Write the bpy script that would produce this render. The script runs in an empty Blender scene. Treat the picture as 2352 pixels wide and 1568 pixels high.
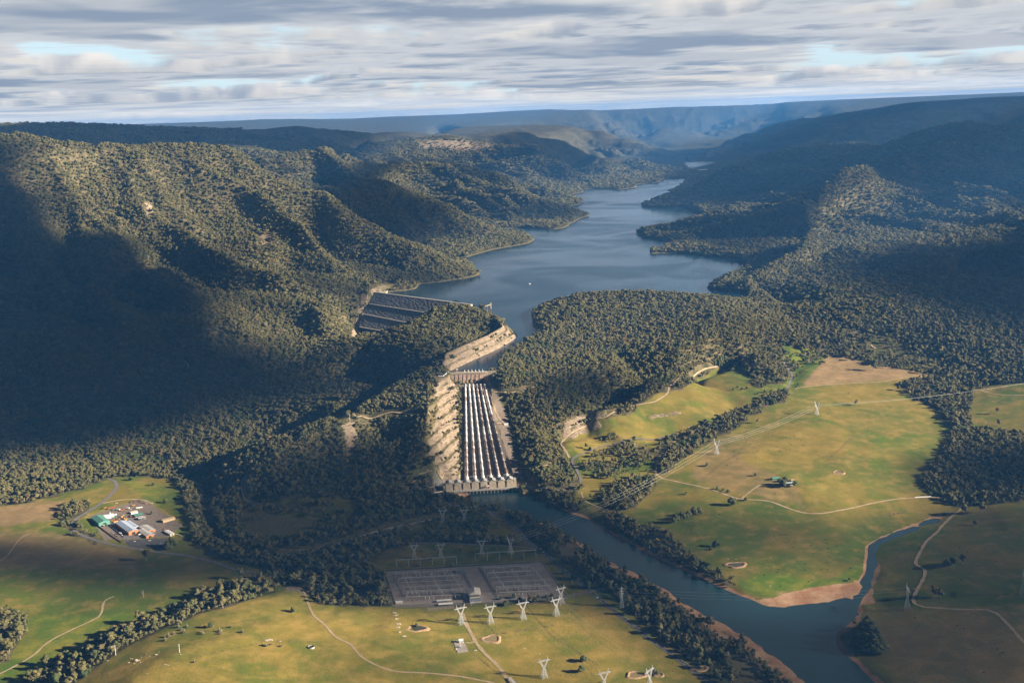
import bpy, math, random
import numpy as np
from mathutils import Vector, Matrix
from mathutils.geometry import delaunay_2d_cdt
random.seed(7); rng = np.random.default_rng(11)
SC = bpy.context.scene
COL = SC.collection
# ---------------------------------------------------------------- camera geometry (photo measured on a 2352 x 1568 grid)
F = 2630.0; CX = 1176.0; CY = 784.0; H = 893.0
PITCH = math.atan((784 - 252.7) / 2630); ROLL = math.radians(2.0)
cR, sR, cP, sP = math.cos(ROLL), math.sin(ROLL), math.cos(PITCH), math.sin(PITCH)
def ray(px, py):
    x = px - CX; y = -(py - CY)
    xr = x * cR + y * sR; yr = -x * sR + y * cR
    return xr, F * cP + yr * sP, -F * sP + yr * cP
def PZ(px, py, z):
    x, y, zz = ray(px, py); t = (z - H) / zz
    return x * t, y * t, z
def PD(px, py, d):
    x, y, zz = ray(px, py); t = d / math.hypot(x, y)
    return x * t, y * t, H + zz * t
def proj(x, y, z):
    z = z - H
    f = y * cP - z * sP; u = y * sP + z * cP
    xr = x / f * F; yr = u / f * F
    return CX + xr * cR - yr * sR, CY - (xr * sR + yr * cR)
# ---------------------------------------------------------------- numpy noise
def _hash(ix, iy, seed):
    n = (ix.astype(np.int64) * 374761393 + iy.astype(np.int64) * 668265263 + seed * 974634777) & 0xffffffff
    n = ((n ^ (n >> 13)) * 1274126177) & 0xffffffff
    n = (n ^ (n >> 16)) & 0xffffffff
    return n.astype(np.float64) / 4294967295.0
def vnoise(x, y, seed=0):
    x = np.asarray(x, float); y = np.asarray(y, float)
    ix = np.floor(x); iy = np.floor(y); fx = x - ix; fy = y - iy
    a = 2 * math.pi
    def g(dx, dy):
        h = _hash(ix + dx, iy + dy, seed) * a
        return np.cos(h) * (fx - dx) + np.sin(h) * (fy - dy)
    sx = fx * fx * fx * (fx * (fx * 6 - 15) + 10); sy = fy * fy * fy * (fy * (fy * 6 - 15) + 10)
    n0 = g(0, 0) * (1 - sx) + g(1, 0) * sx; n1 = g(0, 1) * (1 - sx) + g(1, 1) * sx
    return (n0 * (1 - sy) + n1 * sy) * 1.5
def fbm(x, y, octv=4, seed=0, gain=.5):
    s = 0; a = 1; t = 0
    for o in range(octv):
        s = s + a * vnoise(x * 2 ** o, y * 2 ** o, seed + o); t += a; a *= gain
    return s / t
def sstep(a, b, x):
    t = np.clip((x - a) / (b - a), 0, 1); return t * t * (3 - 2 * t)
def inpoly(x, y, poly):
    x = np.asarray(x); y = np.asarray(y); c = np.zeros(x.shape, bool); n = len(poly); j = n - 1
    for i in range(n):
        xi, yi = poly[i]; xj, yj = poly[j]
        if yi != yj:
            c ^= ((yi > y) != (yj > y)) & (x < (xj - xi) * (y - yi) / (yj - yi) + xi)
        j = i
    return c
def segdist(x, y, pts, closed=False):
    d = np.full(np.shape(x), 1e9); n = len(pts)
    for i in range(n if closed else n - 1):
        ax, ay = pts[i][:2]; bx, by = pts[(i + 1) % n][:2]; vx, vy = bx - ax, by - ay
        t = np.clip(((x - ax) * vx + (y - ay) * vy) / (vx * vx + vy * vy + 1e-9), 0, 1)
        d = np.minimum(d, np.hypot(x - ax - t * vx, y - ay - t * vy))
    return d
# ---------------------------------------------------------------- object helpers
def tag(o, label=None, cat=None, group=None, kind=None):
    if label: o['label'] = label
    if cat: o['category'] = cat
    if group: o['group'] = group
    if kind: o['kind'] = kind
    return o
def empty(name, loc, rz=0.0, **k):
    o = bpy.data.objects.new(name, None); COL.objects.link(o)
    o.location = loc; o.rotation_euler = (0, 0, rz); o.empty_display_size = 2
    return tag(o, **k)
class MB:
    def __init__(s): s.v = []; s.f = []; s.smooth = False
    def add(s, vs, fs):
        n = len(s.v); s.v += [tuple(v) for v in vs]; s.f += [tuple(i + n for i in f) for f in fs]; return s
    def box(s, c, d, rz=0, taper=1.0):
        hx, hy, hz = d[0] / 2, d[1] / 2, d[2] / 2; ca, sa = math.cos(rz), math.sin(rz); vs = []
        for k, z in ((1, -hz), (taper, hz)):
            for x, y in ((-hx, -hy), (hx, -hy), (hx, hy), (-hx, hy)):
                vs.append((c[0] + (x * ca - y * sa) * k, c[1] + (x * sa + y * ca) * k, c[2] + z))
        return s.add(vs, [(3, 2, 1, 0), (4, 5, 6, 7), (0, 1, 5, 4), (1, 2, 6, 5), (2, 3, 7, 6), (3, 0, 4, 7)])
    def bar(s, a, b, w, h=None):
        a = Vector(a); b = Vector(b); h = h or w; d = (b - a)
        if d.length < 1e-6: return s
        d.normalize(); up = Vector((0, 0, 1)) if abs(d.z) < .95 else Vector((1, 0, 0))
        x = d.cross(up).normalized() * w / 2; y = x.cross(d).normalized() * h / 2
        vs = [a - x - y, a + x - y, a + x + y, a - x + y, b - x - y, b + x - y, b + x + y, b - x + y]
        return s.add(vs, [(3, 2, 1, 0), (4, 5, 6, 7), (0, 1, 5, 4), (1, 2, 6, 5), (2, 3, 7, 6), (3, 0, 4, 7)])
    def tube(s, pts, rad, n=12, cap=True):
        pts = [Vector(p) for p in pts]; rings = []
        for i, p in enumerate(pts):
            d = (pts[min(i + 1, len(pts) - 1)] - pts[max(i - 1, 0)]).normalized()
            up = Vector((0, 0, 1)) if abs(d.z) < .9 else Vector((0, 1, 0))
            x = d.cross(up).normalized(); y = x.cross(d)
            r = rad[i] if isinstance(rad, (list, tuple)) else rad
            rings.append([p + x * math.cos(2 * math.pi * k / n) * r + y * math.sin(2 * math.pi * k / n) * r for k in range(n)])
        vs = [v for r in rings for v in r]; fs = []
        for i in range(len(pts) - 1):
            for k in range(n):
                a = i * n + k; b = i * n + (k + 1) % n; fs.append((a, b, b + n, a + n))
        if cap: fs += [tuple(range(n))[::-1], tuple(range((len(pts) - 1) * n, len(pts) * n))]
        return s.add(vs, fs)
    def poly(s, pts, z0, z1):
        n = len(pts); vs = [(p[0], p[1], z0) for p in pts] + [(p[0], p[1], z1) for p in pts]
        fs = [tuple(range(n))[::-1], tuple(range(n, 2 * n))] + [(i, (i + 1) % n, n + (i + 1) % n, n + i) for i in range(n)]
        return s.add(vs, fs)
    def gable(s, c, L, W, h, rise, rz=0, over=0.0, thick=.25):
        # roof of a building: ridge along local x
        ca, sa = math.cos(rz), math.sin(rz); a = L / 2 + over; b = W / 2 + over
        def T(x, y, z): return (c[0] + x * ca - y * sa, c[1] + x * sa + y * ca, c[2] + z)
        vs = [T(-a, -b, h), T(a, -b, h), T(a, 0, h + rise), T(-a, 0, h + rise), T(-a, b, h), T(a, b, h)]
        lo = [(v[0], v[1], v[2] - thick) for v in vs]
        return s.add(vs + lo, [(0, 1, 2, 3), (3, 2, 5, 4), (9, 8, 7, 6), (10, 11, 8, 9), (0, 6, 7, 1), (4, 5, 11, 10), (0, 3, 9, 6), (3, 4, 10, 9), (1, 7, 8, 2), (2, 8, 11, 5)])
    def house(s, c, L, W, h, rise, rz=0):
        ca, sa = math.cos(rz), math.sin(rz); a = L / 2; b = W / 2
        def T(x, y, z): return (c[0] + x * ca - y * sa, c[1] + x * sa + y * ca, c[2] + z)
        vs = [T(-a, -b, -1), T(a, -b, -1), T(a, b, -1), T(-a, b, -1), T(-a, -b, h), T(a, -b, h), T(a, b, h), T(-a, b, h), T(-a, 0, h + rise), T(a, 0, h + rise)]
        return s.add(vs, [(3, 2, 1, 0), (0, 1, 5, 4), (2, 3, 7, 6), (1, 2, 6, 9, 5), (3, 0, 4, 8, 7), (4, 5, 9, 8), (6, 7, 8, 9)])
    def ico(s, c, r, sub=1, jit=0.0, sq=(1, 1, 1)):
        vs, fs = ICO[sub]
        k = [1 + random.uniform(-jit, jit) for _ in vs]
        return s.add([(c[0] + v[0] * r * q * sq[0], c[1] + v[1] * r * q * sq[1], c[2] + v[2] * r * q * sq[2]) for v, q in zip(vs, k)], fs)
    def build(s, name, m, parent=None, smooth=False, loc=None, **k):
        me = bpy.data.meshes.new(name); me.from_pydata(s.v, [], s.f); me.update()
        if smooth: me.shade_smooth()
        for mm in (m if isinstance(m, (list, tuple)) else [m]): me.materials.append(mm)
        o = bpy.data.objects.new(name, me); COL.objects.link(o)
        if parent: o.parent = parent
        if loc: o.location = loc
        return tag(o, **k)
def _ico():
    import bmesh
    out = {}
    for sub in (1, 2, 3):
        b = bmesh.new(); bmesh.ops.create_icosphere(b, subdivisions=sub, radius=1)
        out[sub] = ([tuple(v.co) for v in b.verts], [tuple(v.index for v in f.verts) for f in b.faces]); b.free()
    return out
ICO = _ico()
def link_copy(o, parent=None):
    c = o.copy(); COL.objects.link(c); c.parent = parent
    for ch in KIDS.get(o.name, []): link_copy(ch, c)
    return c
KIDS = {}
def kids(o):
    KIDS[o.name] = [c for c in COL.objects if c.parent == o]
    for c in KIDS[o.name]: kids(c)
# ---------------------------------------------------------------- materials
def mat(name, col, rough=.8, metal=0.0, spec=.3):
    m = bpy.data.materials.new(name); m.use_nodes = True; b = m.node_tree.nodes['Principled BSDF']
    b.inputs['Base Color'].default_value = (*col, 1); b.inputs['Roughness'].default_value = rough
    b.inputs['Metallic'].default_value = metal; b.inputs['Specular IOR Level'].default_value = spec
    return m
class NT:
    def __init__(s, m): s.t = m.node_tree if hasattr(m, 'node_tree') and not isinstance(m, bpy.types.NodeTree) else m; s.n = s.t.nodes; s.l = s.t.links
    def node(s, typ, props={}, **ins):
        n = s.n.new(typ)
        for k, v in props.items(): setattr(n, k, v)
        for k, v in ins.items():
            s.set(n, k.replace('_', ' ') if k.replace('_', ' ') in n.inputs else k, v)
        return n
    def set(s, n, k, v):
        i = n.inputs[k]
        if isinstance(v, bpy.types.NodeSocket): s.l.new(v, i)
        elif isinstance(v, bpy.types.Node): s.l.new(v.outputs[0], i)
        else:
            try: i.default_value = v
            except Exception: i.default_value = (*v, 1) if len(v) == 3 else v[:3]
    def math(s, op, a, b=None, c=None, clamp=False):
        n = s.n.new('ShaderNodeMath'); n.operation = op; n.use_clamp = clamp
        for i, v in enumerate((a, b, c)):
            if v is not None: s.set(n, i, v)
        return n.outputs[0]
    def vmath(s, op, a, b=None):
        n = s.n.new('ShaderNodeVectorMath'); n.operation = op; s.set(n, 0, a)
        if b is not None: s.set(n, 3 if op == 'SCALE' else 1, b)
        return n.outputs[0]
    def mix(s, fac, a, b, typ='MIX'):
        n = s.n.new('ShaderNodeMix'); n.data_type = 'RGBA'; n.blend_type = typ; n.clamp_factor = True
        s.set(n, 0, fac); s.set(n, 6, a if not isinstance(a, tuple) else (*a, 1)); s.set(n, 7, b if not isinstance(b, tuple) else (*b, 1))
        return n.outputs[2]
    def noise(s, vec, scale, detail=3, rough=.5, dist=0.0, dim='3D', out=0):
        n = s.n.new('ShaderNodeTexNoise'); n.noise_dimensions = dim
        if vec is not None: s.set(n, 'Vector', vec)
        n.inputs['Scale'].default_value = scale; n.inputs['Detail'].default_value = detail
        n.inputs['Roughness'].default_value = rough; n.inputs['Distortion'].default_value = dist
        return n.outputs[out]
    def ramp(s, x, lo, hi, a=0.0, b=1.0, smooth=True):
        n = s.n.new('ShaderNodeMapRange'); n.interpolation_type = 'SMOOTHSTEP' if smooth else 'LINEAR'
        s.set(n, 'Value', x); s.set(n, 'From Min', lo); s.set(n, 'From Max', hi); s.set(n, 'To Min', a); s.set(n, 'To Max', b)
        return n.outputs[0]
    def attr(s, name):
        n = s.n.new('ShaderNodeAttribute'); n.attribute_name = name; return n.outputs['Fac']
    def bump(s, h, dist, strength=1.0):
        n = s.n.new('ShaderNodeBump'); s.set(n, 'Height', h); n.inputs['Distance'].default_value = dist; n.inputs['Strength'].default_value = strength
        return n.outputs[0]
def varied(name, c1, c2, scale=.2, rough=.85, lo=.35, hi=.65, metal=0.0, c3=None, spec=.3, coord='Object'):
    m = mat(name, c1, rough, metal, spec); t = NT(m); b = t.n['Principled BSDF']
    tc = t.n.new('ShaderNodeTexCoord').outputs[coord] if coord != 'World' else t.n.new('ShaderNodeNewGeometry').outputs['Position']
    n = t.ramp(t.noise(tc, scale, 5, .6), lo, hi); c = t.mix(n, c1, c2)
    if c3: c = t.mix(t.ramp(t.noise(tc, scale * 5.3, 4, .65), .55, .72), c, c3)
    t.set(b, 'Base Color', c); return m
SUNEL = 20.0; SUNAZ = math.radians(12); CLOUD_S = 2.65; SKY_S = .42; SKY_BG = .09; EXPO = 1.76; N_NEAR = 210
HAZE_COL = (.11, .39, .95); HAZE_D = 2.8e-5; HAZE_G = .1
CSC = .42; CTHR = .530; CHT = .42; CSEED = 2.0; CSTR = .8
# ================================================================= TERRAIN CONTROL
# polylines of (px, py, v): v < 1200 is an elevation in metres, v >= 1200 a distance in metres
LN = []
def L(*p, back=None): LN.append((p, back))
def Wp(px, py, d, z): WP.append((px, py, d, z))
WP = []
# left range, nearest mountain: skyline and its long spur to the lake
L((-60,298,5600),(0,292,5600),(120,302,5700),(200,310,5800),(320,324,6000),(400,320,6000),(520,322,6000),(600,375,5900),(670,403,5850),(740,421,5800),(800,472,5650),(900,530,5500),(1000,582,5350),(1090,626,5250),(1100,632,151), back=(1.09,110))
L((400,322,5980),(440,370,5780),(500,400,5650),(580,508,5200),(603,555,4950),(673,620,4650),(700,666,4450),(740,720,4250))
L((560,400,5700),(626,450,5400),(628,560,5050),(650,600,4880),(745,680,4520),(790,700,4480))
L((640,400,5800),(677,508,5250),(730,545,5080),(789,583,4950),(863,648,4780))
L((720,470,5560),(820,575,5150),(900,640,4980))
L((200,330,5700),(310,400,5500),(400,520,5080),(470,600,4800),(500,680,4500),(560,760,4150))
L((20,470,5150),(90,520,4880),(160,570,4700),(230,640,4400),(290,720,4150)); L((340,340,5800),(400,440,5420),(455,540,5020),(520,620,4750),(590,700,4430)); L((60,400,5350),(130,450,5250),(204,494,5050),(297,550,4850),(394,601,4620),(440,680,4350),(480,760,4120))
L((0,430,5350),(0,560,5000),(0,750,4400),(0,900,3850),(0,1070,25))
L((-60,430,5350),(-60,560,5000),(-60,750,4400),(-60,900,3850),(-60,1080,25))
L((120,560,5060),(180,650,4640),(240,760,4250),(300,900,3680))
L((90,600,4800),(110,720,4350),(130,830,4000),(150,950,3560))
L((300,600,4950),(330,700,4480),(380,800,4120),(420,900,3640))
L((500,700,4350),(500,800,4080),(500,900,3640),(520,960,3420))
L((150,1080,20),(250,1050,18),(330,1020,16),(400,1010,18),(450,1050,10))
L((600,870,45),(600,950,40),(600,1000,22),(560,1050,12),(480,1060,9))
# lake shore, left side
L((940,652,151),(1000,648,151),(1060,640,151),(1100,632,151),(1075,600,151),(1070,590,151),(1130,573,151),(1210,560,151),(1205,540,151),(1300,522,151),(1306,516,151),(1347,494,151),(1310,480,151),(1328,471,151),(1325,462,151),(1300,450,151),(1313,437,151),(1400,428,151),(1477,422,151),(1540,408,151),(1606,404,151),(1620,396,151),(1585,388,151))
# range B
L((600,350,7000),(640,322,7500),(689,313,7600),(740,322,7600),(751,328,7600),(813,383,7200),(860,400,7100),(955,433,7000),(1033,466,6900),(1083,500,6780),(1125,527,6650),(1212,559,6450), back=(1.08,90))
L((680,360,7100),(760,430,6700),(860,500,6300),(960,560,5850),(1060,592,5700))
L((760,345,7500),(860,420,6900),(950,480,6550),(1050,545,6300))
# range C
L((751,325,7700),(820,340,8300),(888,359,8800),(938,363,9000),(1042,369,9000),(1145,392,8800),(1208,425,8500),(1249,454,8300),(1290,473,8180),(1347,492,8040), back=(1.06,90))
L((888,400,7500),(1000,440,7300),(1100,480,7150),(1200,530,6900))
L((1020,400,8200),(1100,430,7950),(1200,480,7650),(1300,515,7500))
L((1150,412,9700),(1191,415,9800),(1270,433,9500),(1328,458,9300), back=(1.04,60))
# mesa with cliffs (E)
L((830,325,11500),(946,315,12500),(1042,309,12500),(1104,311,12500),(1129,319,12300),(1160,316,12300),(1216,311,12200),(1245,327,12000),(1282,350,11800),(1311,386,11500),(1380,410,10900), back=(1.05,40))
L((946,332,12200),(1042,330,12200),(1104,335,12100),(1129,345,11900),(1216,345,11700),(1260,375,11350))
L((900,352,10200),(1000,356,10600),(1060,370,10700),(1150,400,10500),(1250,425,10600))
L((1165,330,12200),(1180,365,11500),(1210,400,10900),(1290,432,10500))
L((1090,302,14500),(1180,298,14500),(1220,293,14500),(1290,299,14300),(1335,325,14000),(1365,347,13600), back=(1.06,120))
L((1330,370,12500),(1365,347,13300),(1395,340,13300),(1430,342,13300),(1480,366,12900),(1540,378,12800),(1590,386,12600),(1620,394,12400), back=(1.05,80))
L((1400,372,12100),(1440,395,11600),(1500,405,11500)); L((1350,400,11200),(1430,418,10800))
# distant ranges
L((1000,300,18500),(1170,290,18500),(1270,279,18000),(1380,283,17500),(1450,305,17000),(1550,340,16500),(1600,362,15600),(1620,375,15200), back=(1.06,200))
L((1490,308,23500),(1530,290,24000),(1590,293,24000),(1650,313,23000),(1700,320,22500), back=(1.07,200))
L((1500,325,20500),(1600,345,18500),(1640,350,18000))
L((-60,288,11500),(30,286,11500),(150,284,11500),(300,290,12000),(480,296,12500),(620,289,13500),(700,282,13500),(760,290,13500),(860,301,14000),(960,303,15000),(1060,292,19000), back=(1.07,60))
L((-60,315,8000),(200,325,8400),(400,330,9000),(600,330,9500),(700,315,10000))
L((-60,289,27000),(200,286,27000),(400,280,28000),(500,276,28000),(610,270,28500),(700,275,29000),(870,266,29000),(1000,262,29500),(1180,252,30000),(1260,247,30000),(1330,249,30000),(1550,240,30000),(1800,230,29000),(2000,222,29000),(2200,214,29000),(2420,205,29000), back=(1.1,300))
L((1000,286,24000),(1400,272,25000),(1700,300,24500),(1900,262,24500))
# right ranges
L((1585,375,15200),(1596,345,15500),(1680,306,17500),(1744,292,18000),(1795,269,18000),(1911,255,18000),(2050,234,17500),(2235,222,17000),(2420,213,17000), back=(1.08,150))
L((1650,385,12500),(1760,350,13000),(1842,315,13500),(1934,271,14000),(2004,253,14000),(2100,240,14000),(2235,226,14500),(2420,216,15000), back=(1.05,120))
L((1763,347,11200),(1818,320,11500),(1880,322,11500),(1957,308,11500),(1994,326,11300),(2100,330,11000), back=(1.05,120))
L((1640,390,151),(1600,400,151),(1560,430,151),(1482,474,151),(1530,476,151),(1600,473,151))
L((1482,473,8640),(1522,445,8800),(1587,413,8900),(1680,371,9200),(1749,345,9300),(1832,333,9400),(1948,327,9500),(2003,329,9500),(2073,302,9300),(2142,283,9100),(2226,271,9000),(2281,281,9000),(2352,284,9000),(2420,284,9000), back=(1.09,170))
L((1600,473,151),(1650,470,7300),(1703,468,7250),(1800,430,7500),(1880,400,7900),(1960,380,8400))
L((1467,530,151),(1522,501,6750),(1580,482,6700),(1624,466,6660),(1703,468,6520),(1780,460,6380),(1865,450,6230), back=(1.05,130))
L((1467,536,151),(1485,546,151),(1550,554,151),(1545,562,151),(1480,582,151),(1484,589,151),(1545,580,151),(1633,589,151),(1707,598,151),(1712,612,151),(1660,640,151),(1620,662,151))
L((1500,572,157),(1540,570,165),(1600,560,6060),(1700,545,5850),(1780,520,5850))
L((1990,335,8600),(2004,357,7450),(1911,387,6950),(1874,422,6550),(1865,450,6230),(1872,487,5800),(1851,515,5560),(1842,560,5230),(1781,589,4990),(1726,612,4790),(1722,640,4600),(1754,672,4440),(1795,705,4300), back=(1.035,70))
L((1700,620,4930),(1660,655,4660)); L((1740,690,4400),(1680,690,4400))
L((2073,340,8000),(2150,345,8000),(2258,403,7700),(2328,417,7500),(2420,440,7300))
L((2050,380,7600),(2120,440,7250),(2189,475,6900),(2235,515,6550),(2240,552,6250))
L((2200,415,7300),(2290,450,6900),(2352,470,6750))
L((2225,440,7050),(2249,466,6700),(2300,490,6500),(2352,510,6350))
L((1920,430,6800),(1957,473,6450),(2020,520,6050),(2096,560,5750),(2166,572,5650))
L((1900,470,6150),(1930,540,5500),(2004,589,5050),(2100,640,4700),(2166,660,4560))
L((2100,568,5450),(2166,575,5350),(2235,570,5300),(2281,556,5250),(2352,535,5200),(2420,520,5200), back=(1.12,110))
L((2200,620,4850),(2280,640,4750),(2420,640,4720)); L((1850,620,4950),(1880,650,4680),(1920,690,4420))
L((1800,720,4250),(1900,700,4300),(2000,700,4250),(2100,720,4150),(2200,730,4150),(2420,720,4250))
L((1800,780,3850),(1900,780,3900),(2000,770,3980),(2100,780,3950),(2200,790,3880),(2352,800,3900),(2420,800,3900))
# forest edge / pastures on the right
L((1700,830,75),(1800,800,88),(1900,815,70),(2060,840,58),(2150,862,45),(2240,885,40),(2300,880,50),(2420,880,60))
L((1450,905,55),(1560,885,62),(1640,850,70)); L((1700,900,62),(1800,880,62),(1900,900,46),(2060,900,36),(2150,930,26),(2250,930,32),(2420,930,40))
L((1550,1000,24),(1640,980,30),(1740,940,44),(1860,960,40),(2000,1000,24),(2150,1000,15),(2250,990,18),(2420,1000,30))
L((1510,1090,14),(1600,1120,20),(1700,1060,26),(1800,1090,31),(1860,1120,27),(1950,1080,17),(2100,1090,9),(2180,1080,9),(2300,1080,14),(2420,1080,18))
L((1500,1180,9),(1620,1150,19),(1750,1170,14),(1900,1180,11),(2080,1150,8),(2160,1150,7),(2352,1150,14),(2420,1150,14))
L((1600,1230,9),(1750,1260,8),(1900,1260,8),(1960,1240,7)); L((1650,1290,6),(1780,1340,5),(1900,1340,5),(1975,1300,4))
L((2060,1250,6),(2200,1230,14),(2420,1220,22)); L((2040,1320,8),(2200,1330,16),(2420,1330,24)); L((2060,1420,8),(2200,1430,14),(2420,1430,22)); L((2100,1560,8),(2420,1568,16))
# middle wooded hill by the lake
L((1222,728,152),(1231,726,155),(1275,701,4150),(1326,674,4330),(1427,665,4300),(1529,670,4250),(1618,676,4200),(1672,687,4220),(1735,702,4250), back=(1.07,110))
L((1326,668,4300),(1300,714,4050),(1288,737,3900),(1243,766,3700),(1202,784,3560),(1167,808,3440),(1150,832,3330))
L((1218,733,151),(1240,766,151),(1232,772,151),(1200,792,151),(1164,812,151),(1146,826,151),(1140,848,151))
L((1222,722,151),(1290,672,151))
L((1400,720,4000),(1480,735,3880),(1600,735,3860),(1660,720,3950)); L((1400,800,3600),(1480,780,3700),(1560,800,3560),(1680,765,3780),(1720,800,3660))
L((1300,820,3480),(1250,850,3330),(1200,850,3260),(1160,862,158)); L((1280,870,3220),(1200,900,128),(1165,905,126),(1150,890,138))
L((1350,860,3300),(1420,850,3340),(1500,860,3300),(1560,850,3380)); L((1300,900,3100),(1380,920,3060),(1480,905,3130))
L((1180,960,84),(1240,950,96),(1300,950,2980),(1400,960,36)); L((1190,1010,60),(1250,1000,70),(1290,1000,40),(1350,1000,34))
L((1192,1060,32),(1235,1060,42),(1290,1050,38),(1305,1060,28)); L((1200,1100,18),(1250,1105,30),(1310,1100,14),(1328,1110,12))
L((1400,1020,30),(1480,1020,26),(1400,1080,18),(1450,1120,12),(1350,1130,10))
# knoll between dam and channel
L((1125,741,176),(1100,714,186),(1060,700,196),(1045,698,198),(1020,703,190),(1000,711,176),(940,752,148),(900,769,132),(860,788,112),(800,804,94),(760,812,78),(700,826,52),(640,856,28), back=(1.06,60))
L((1184,768,155),(1165,750,166),(1125,738,182),(1060,772,194),(1020,800,184),(1003,830,176))
L((1192,771,151),(1184,778,151),(1150,800,151),(1100,822,151),(1050,845,151),(1033,858,151)); L((1130,716,151),(1192,771,151))
L((960,790,152),(900,830,124),(880,850,118)); L((1000,850,164),(940,845,140)); L((800,870,70),(860,880,92),(740,880,58),(650,890,42))
# slope left of the penstocks
L((985,860,163),(940,872,3200),(880,905,3120),(805,955,2930),(720,987,2850),(640,1040,2770),(585,1085,2740),(560,1115,2700), back=(1.05,38))
L((1000,880,150),(1000,900,3010),(985,950,2890),(965,1000,2790),(955,1060,2670),(960,1100,28)); L((1052,890,134),(1052,950,2920),(1052,1000,2800),(1054,1060,2680),(1058,1100,14))
L((700,932,72),(830,937,92)); L((880,1000,2870),(850,1050,2740),(850,1110,2610)); L((740,1060,2740),(700,1110,2640),(640,1130,2610))
L((560,1150,10),(700,1165,12),(800,1150,14),(900,1160,11),(1000,1135,10)); L((540,1230,7),(700,1230,8),(850,1200,8),(1000,1180,8),(1080,1150,8))
# pondage and its banks
RL = [(1088,1150),(1096,1160),(1150,1166),(1200,1172),(1215,1186),(1260,1206),(1330,1245),(1400,1290),(1500,1342),(1580,1390),(1640,1425),(1700,1455),(1745,1482),(1790,1520),(1850,1575),(1900,1640)]
RR = [(1188,1128),(1240,1148),(1290,1172),(1340,1187),(1400,1224),(1500,1278),(1600,1322),(1700,1368),(1750,1388),(1800,1392),(1850,1388),(1900,1388),(1935,1376),(1965,1352),(1985,1320),(1990,1290),(1992,1258),(2020,1240),(2060,1222),(2130,1196),(2160,1186)]
RS = [(2168,1196),(2120,1212),(2060,1236),(2012,1252),(2012,1300),(2004,1330),(1975,1365),(1960,1395),(1970,1410),(1955,1432),(1915,1458),(1935,1495),(1980,1535),(2040,1590),(2100,1650)]
for R_ in (RL, RR, RS): L(*[(p[0], p[1], .2) for p in R_])
L((1120,1150,-5),(1220,1165,-6),(1400,1255,-6),(1600,1355,-6),(1800,1440,-7),(1930,1560,-7)); L((1915,1430,-6),(1935,1412,-6)); L((1900,1410,-6),(1950,1395,-5),(1960,1400,-5),(1990,1350,-3),(2001,1290,-2.5),(2003,1250,-2.5),(2060,1229,-2),(2160,1191,-2))
L((1090,1180,7),(1200,1190,8),(1300,1250,8),(1400,1310,7),(1500,1365,5),(1600,1425,4),(1700,1490,4),(1780,1560,4))
L((1240,1135,9),(1340,1165,8),(1440,1225,7),(1560,1290,6),(1700,1350,4),(1760,1375,3)); L((1990,1420,4),(1945,1460,3),(2000,1530,4),(2080,1600,5))
# river on the left
RV = [(400,1082),(430,1092),(452,1108),(462,1130),(470,1160),(480,1195),(490,1222),(520,1250),(580,1268),(640,1275),(720,1262),(800,1240),(880,1215),(960,1195),(1040,1185)]
L(*[(p[0], p[1], 2.0) for p in RV])
L(*[(p[0] - 14, p[1] + 8, 5.5) for p in RV[:7]]); L(*[(p[0] + 16, p[1] - 2, 5.5) for p in RV[:7]])
L(*[(p[0], p[1] + 16, 6) for p in RV[7:]]); L(*[(p[0], p[1] - 14, 6) for p in RV[7:]])
# lowland left and front
L((-60,1160,20),(100,1145,18),(250,1100,17),(380,1095,12)); L((-60,1250,18),(100,1200,20),(200,1190,16),(300,1215,12),(400,1220,9),(440,1240,7))
L((-60,1330,14),(100,1300,16),(250,1290,11),(400,1310,9),(540,1300,8)); L((-60,1420,9),(60,1440,6),(150,1400,7),(250,1350,9),(400,1350,9),(560,1330,9),(640,1325,13))
L((-60,1568,8),(60,1560,8),(130,1530,8),(240,1465,8),(350,1420,8),(430,1388,8),(540,1350,9)); L((-60,1500,9),(60,1490,9),(200,1440,9))
L((165,1572,38),(300,1482,42),(370,1448,43),(450,1414,42),(560,1382,37),(655,1362,32),(700,1352,28),(760,1370,20))
L((300,1560,62),(400,1500,62),(500,1470,56),(600,1440,46),(700,1420,34),(820,1400,22)); L((350,1640,70),(550,1560,58),(700,1500,40),(850,1450,22))
L((880,1570,26),(1000,1480,14),(1000,1410,12)); L((1176,1568,8),(1150,1450,10),(1250,1450,9),(1350,1500,7),(1500,1568,6),(1500,1480,7)); L((1000,1700,14),(1400,1700,6),(1700,1700,5))
L((880,1388,13),(1000,1390,12),(1180,1385,12),(1300,1375,11),(1400,1360,10),(1340,1290,10),(1240,1285,12),(1060,1300,12),(885,1312,13),(880,1388,13)); L((720,1320,22),(800,1340,24),(850,1300,18),(780,1380,16))
L((870,1250,9),(1000,1235,9),(1150,1240,9),(1230,1240,9)); L((1000,1265,13),(1100,1270,11),(1200,1270,10)); L((930,1270,22),(970,1280,20))

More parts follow.
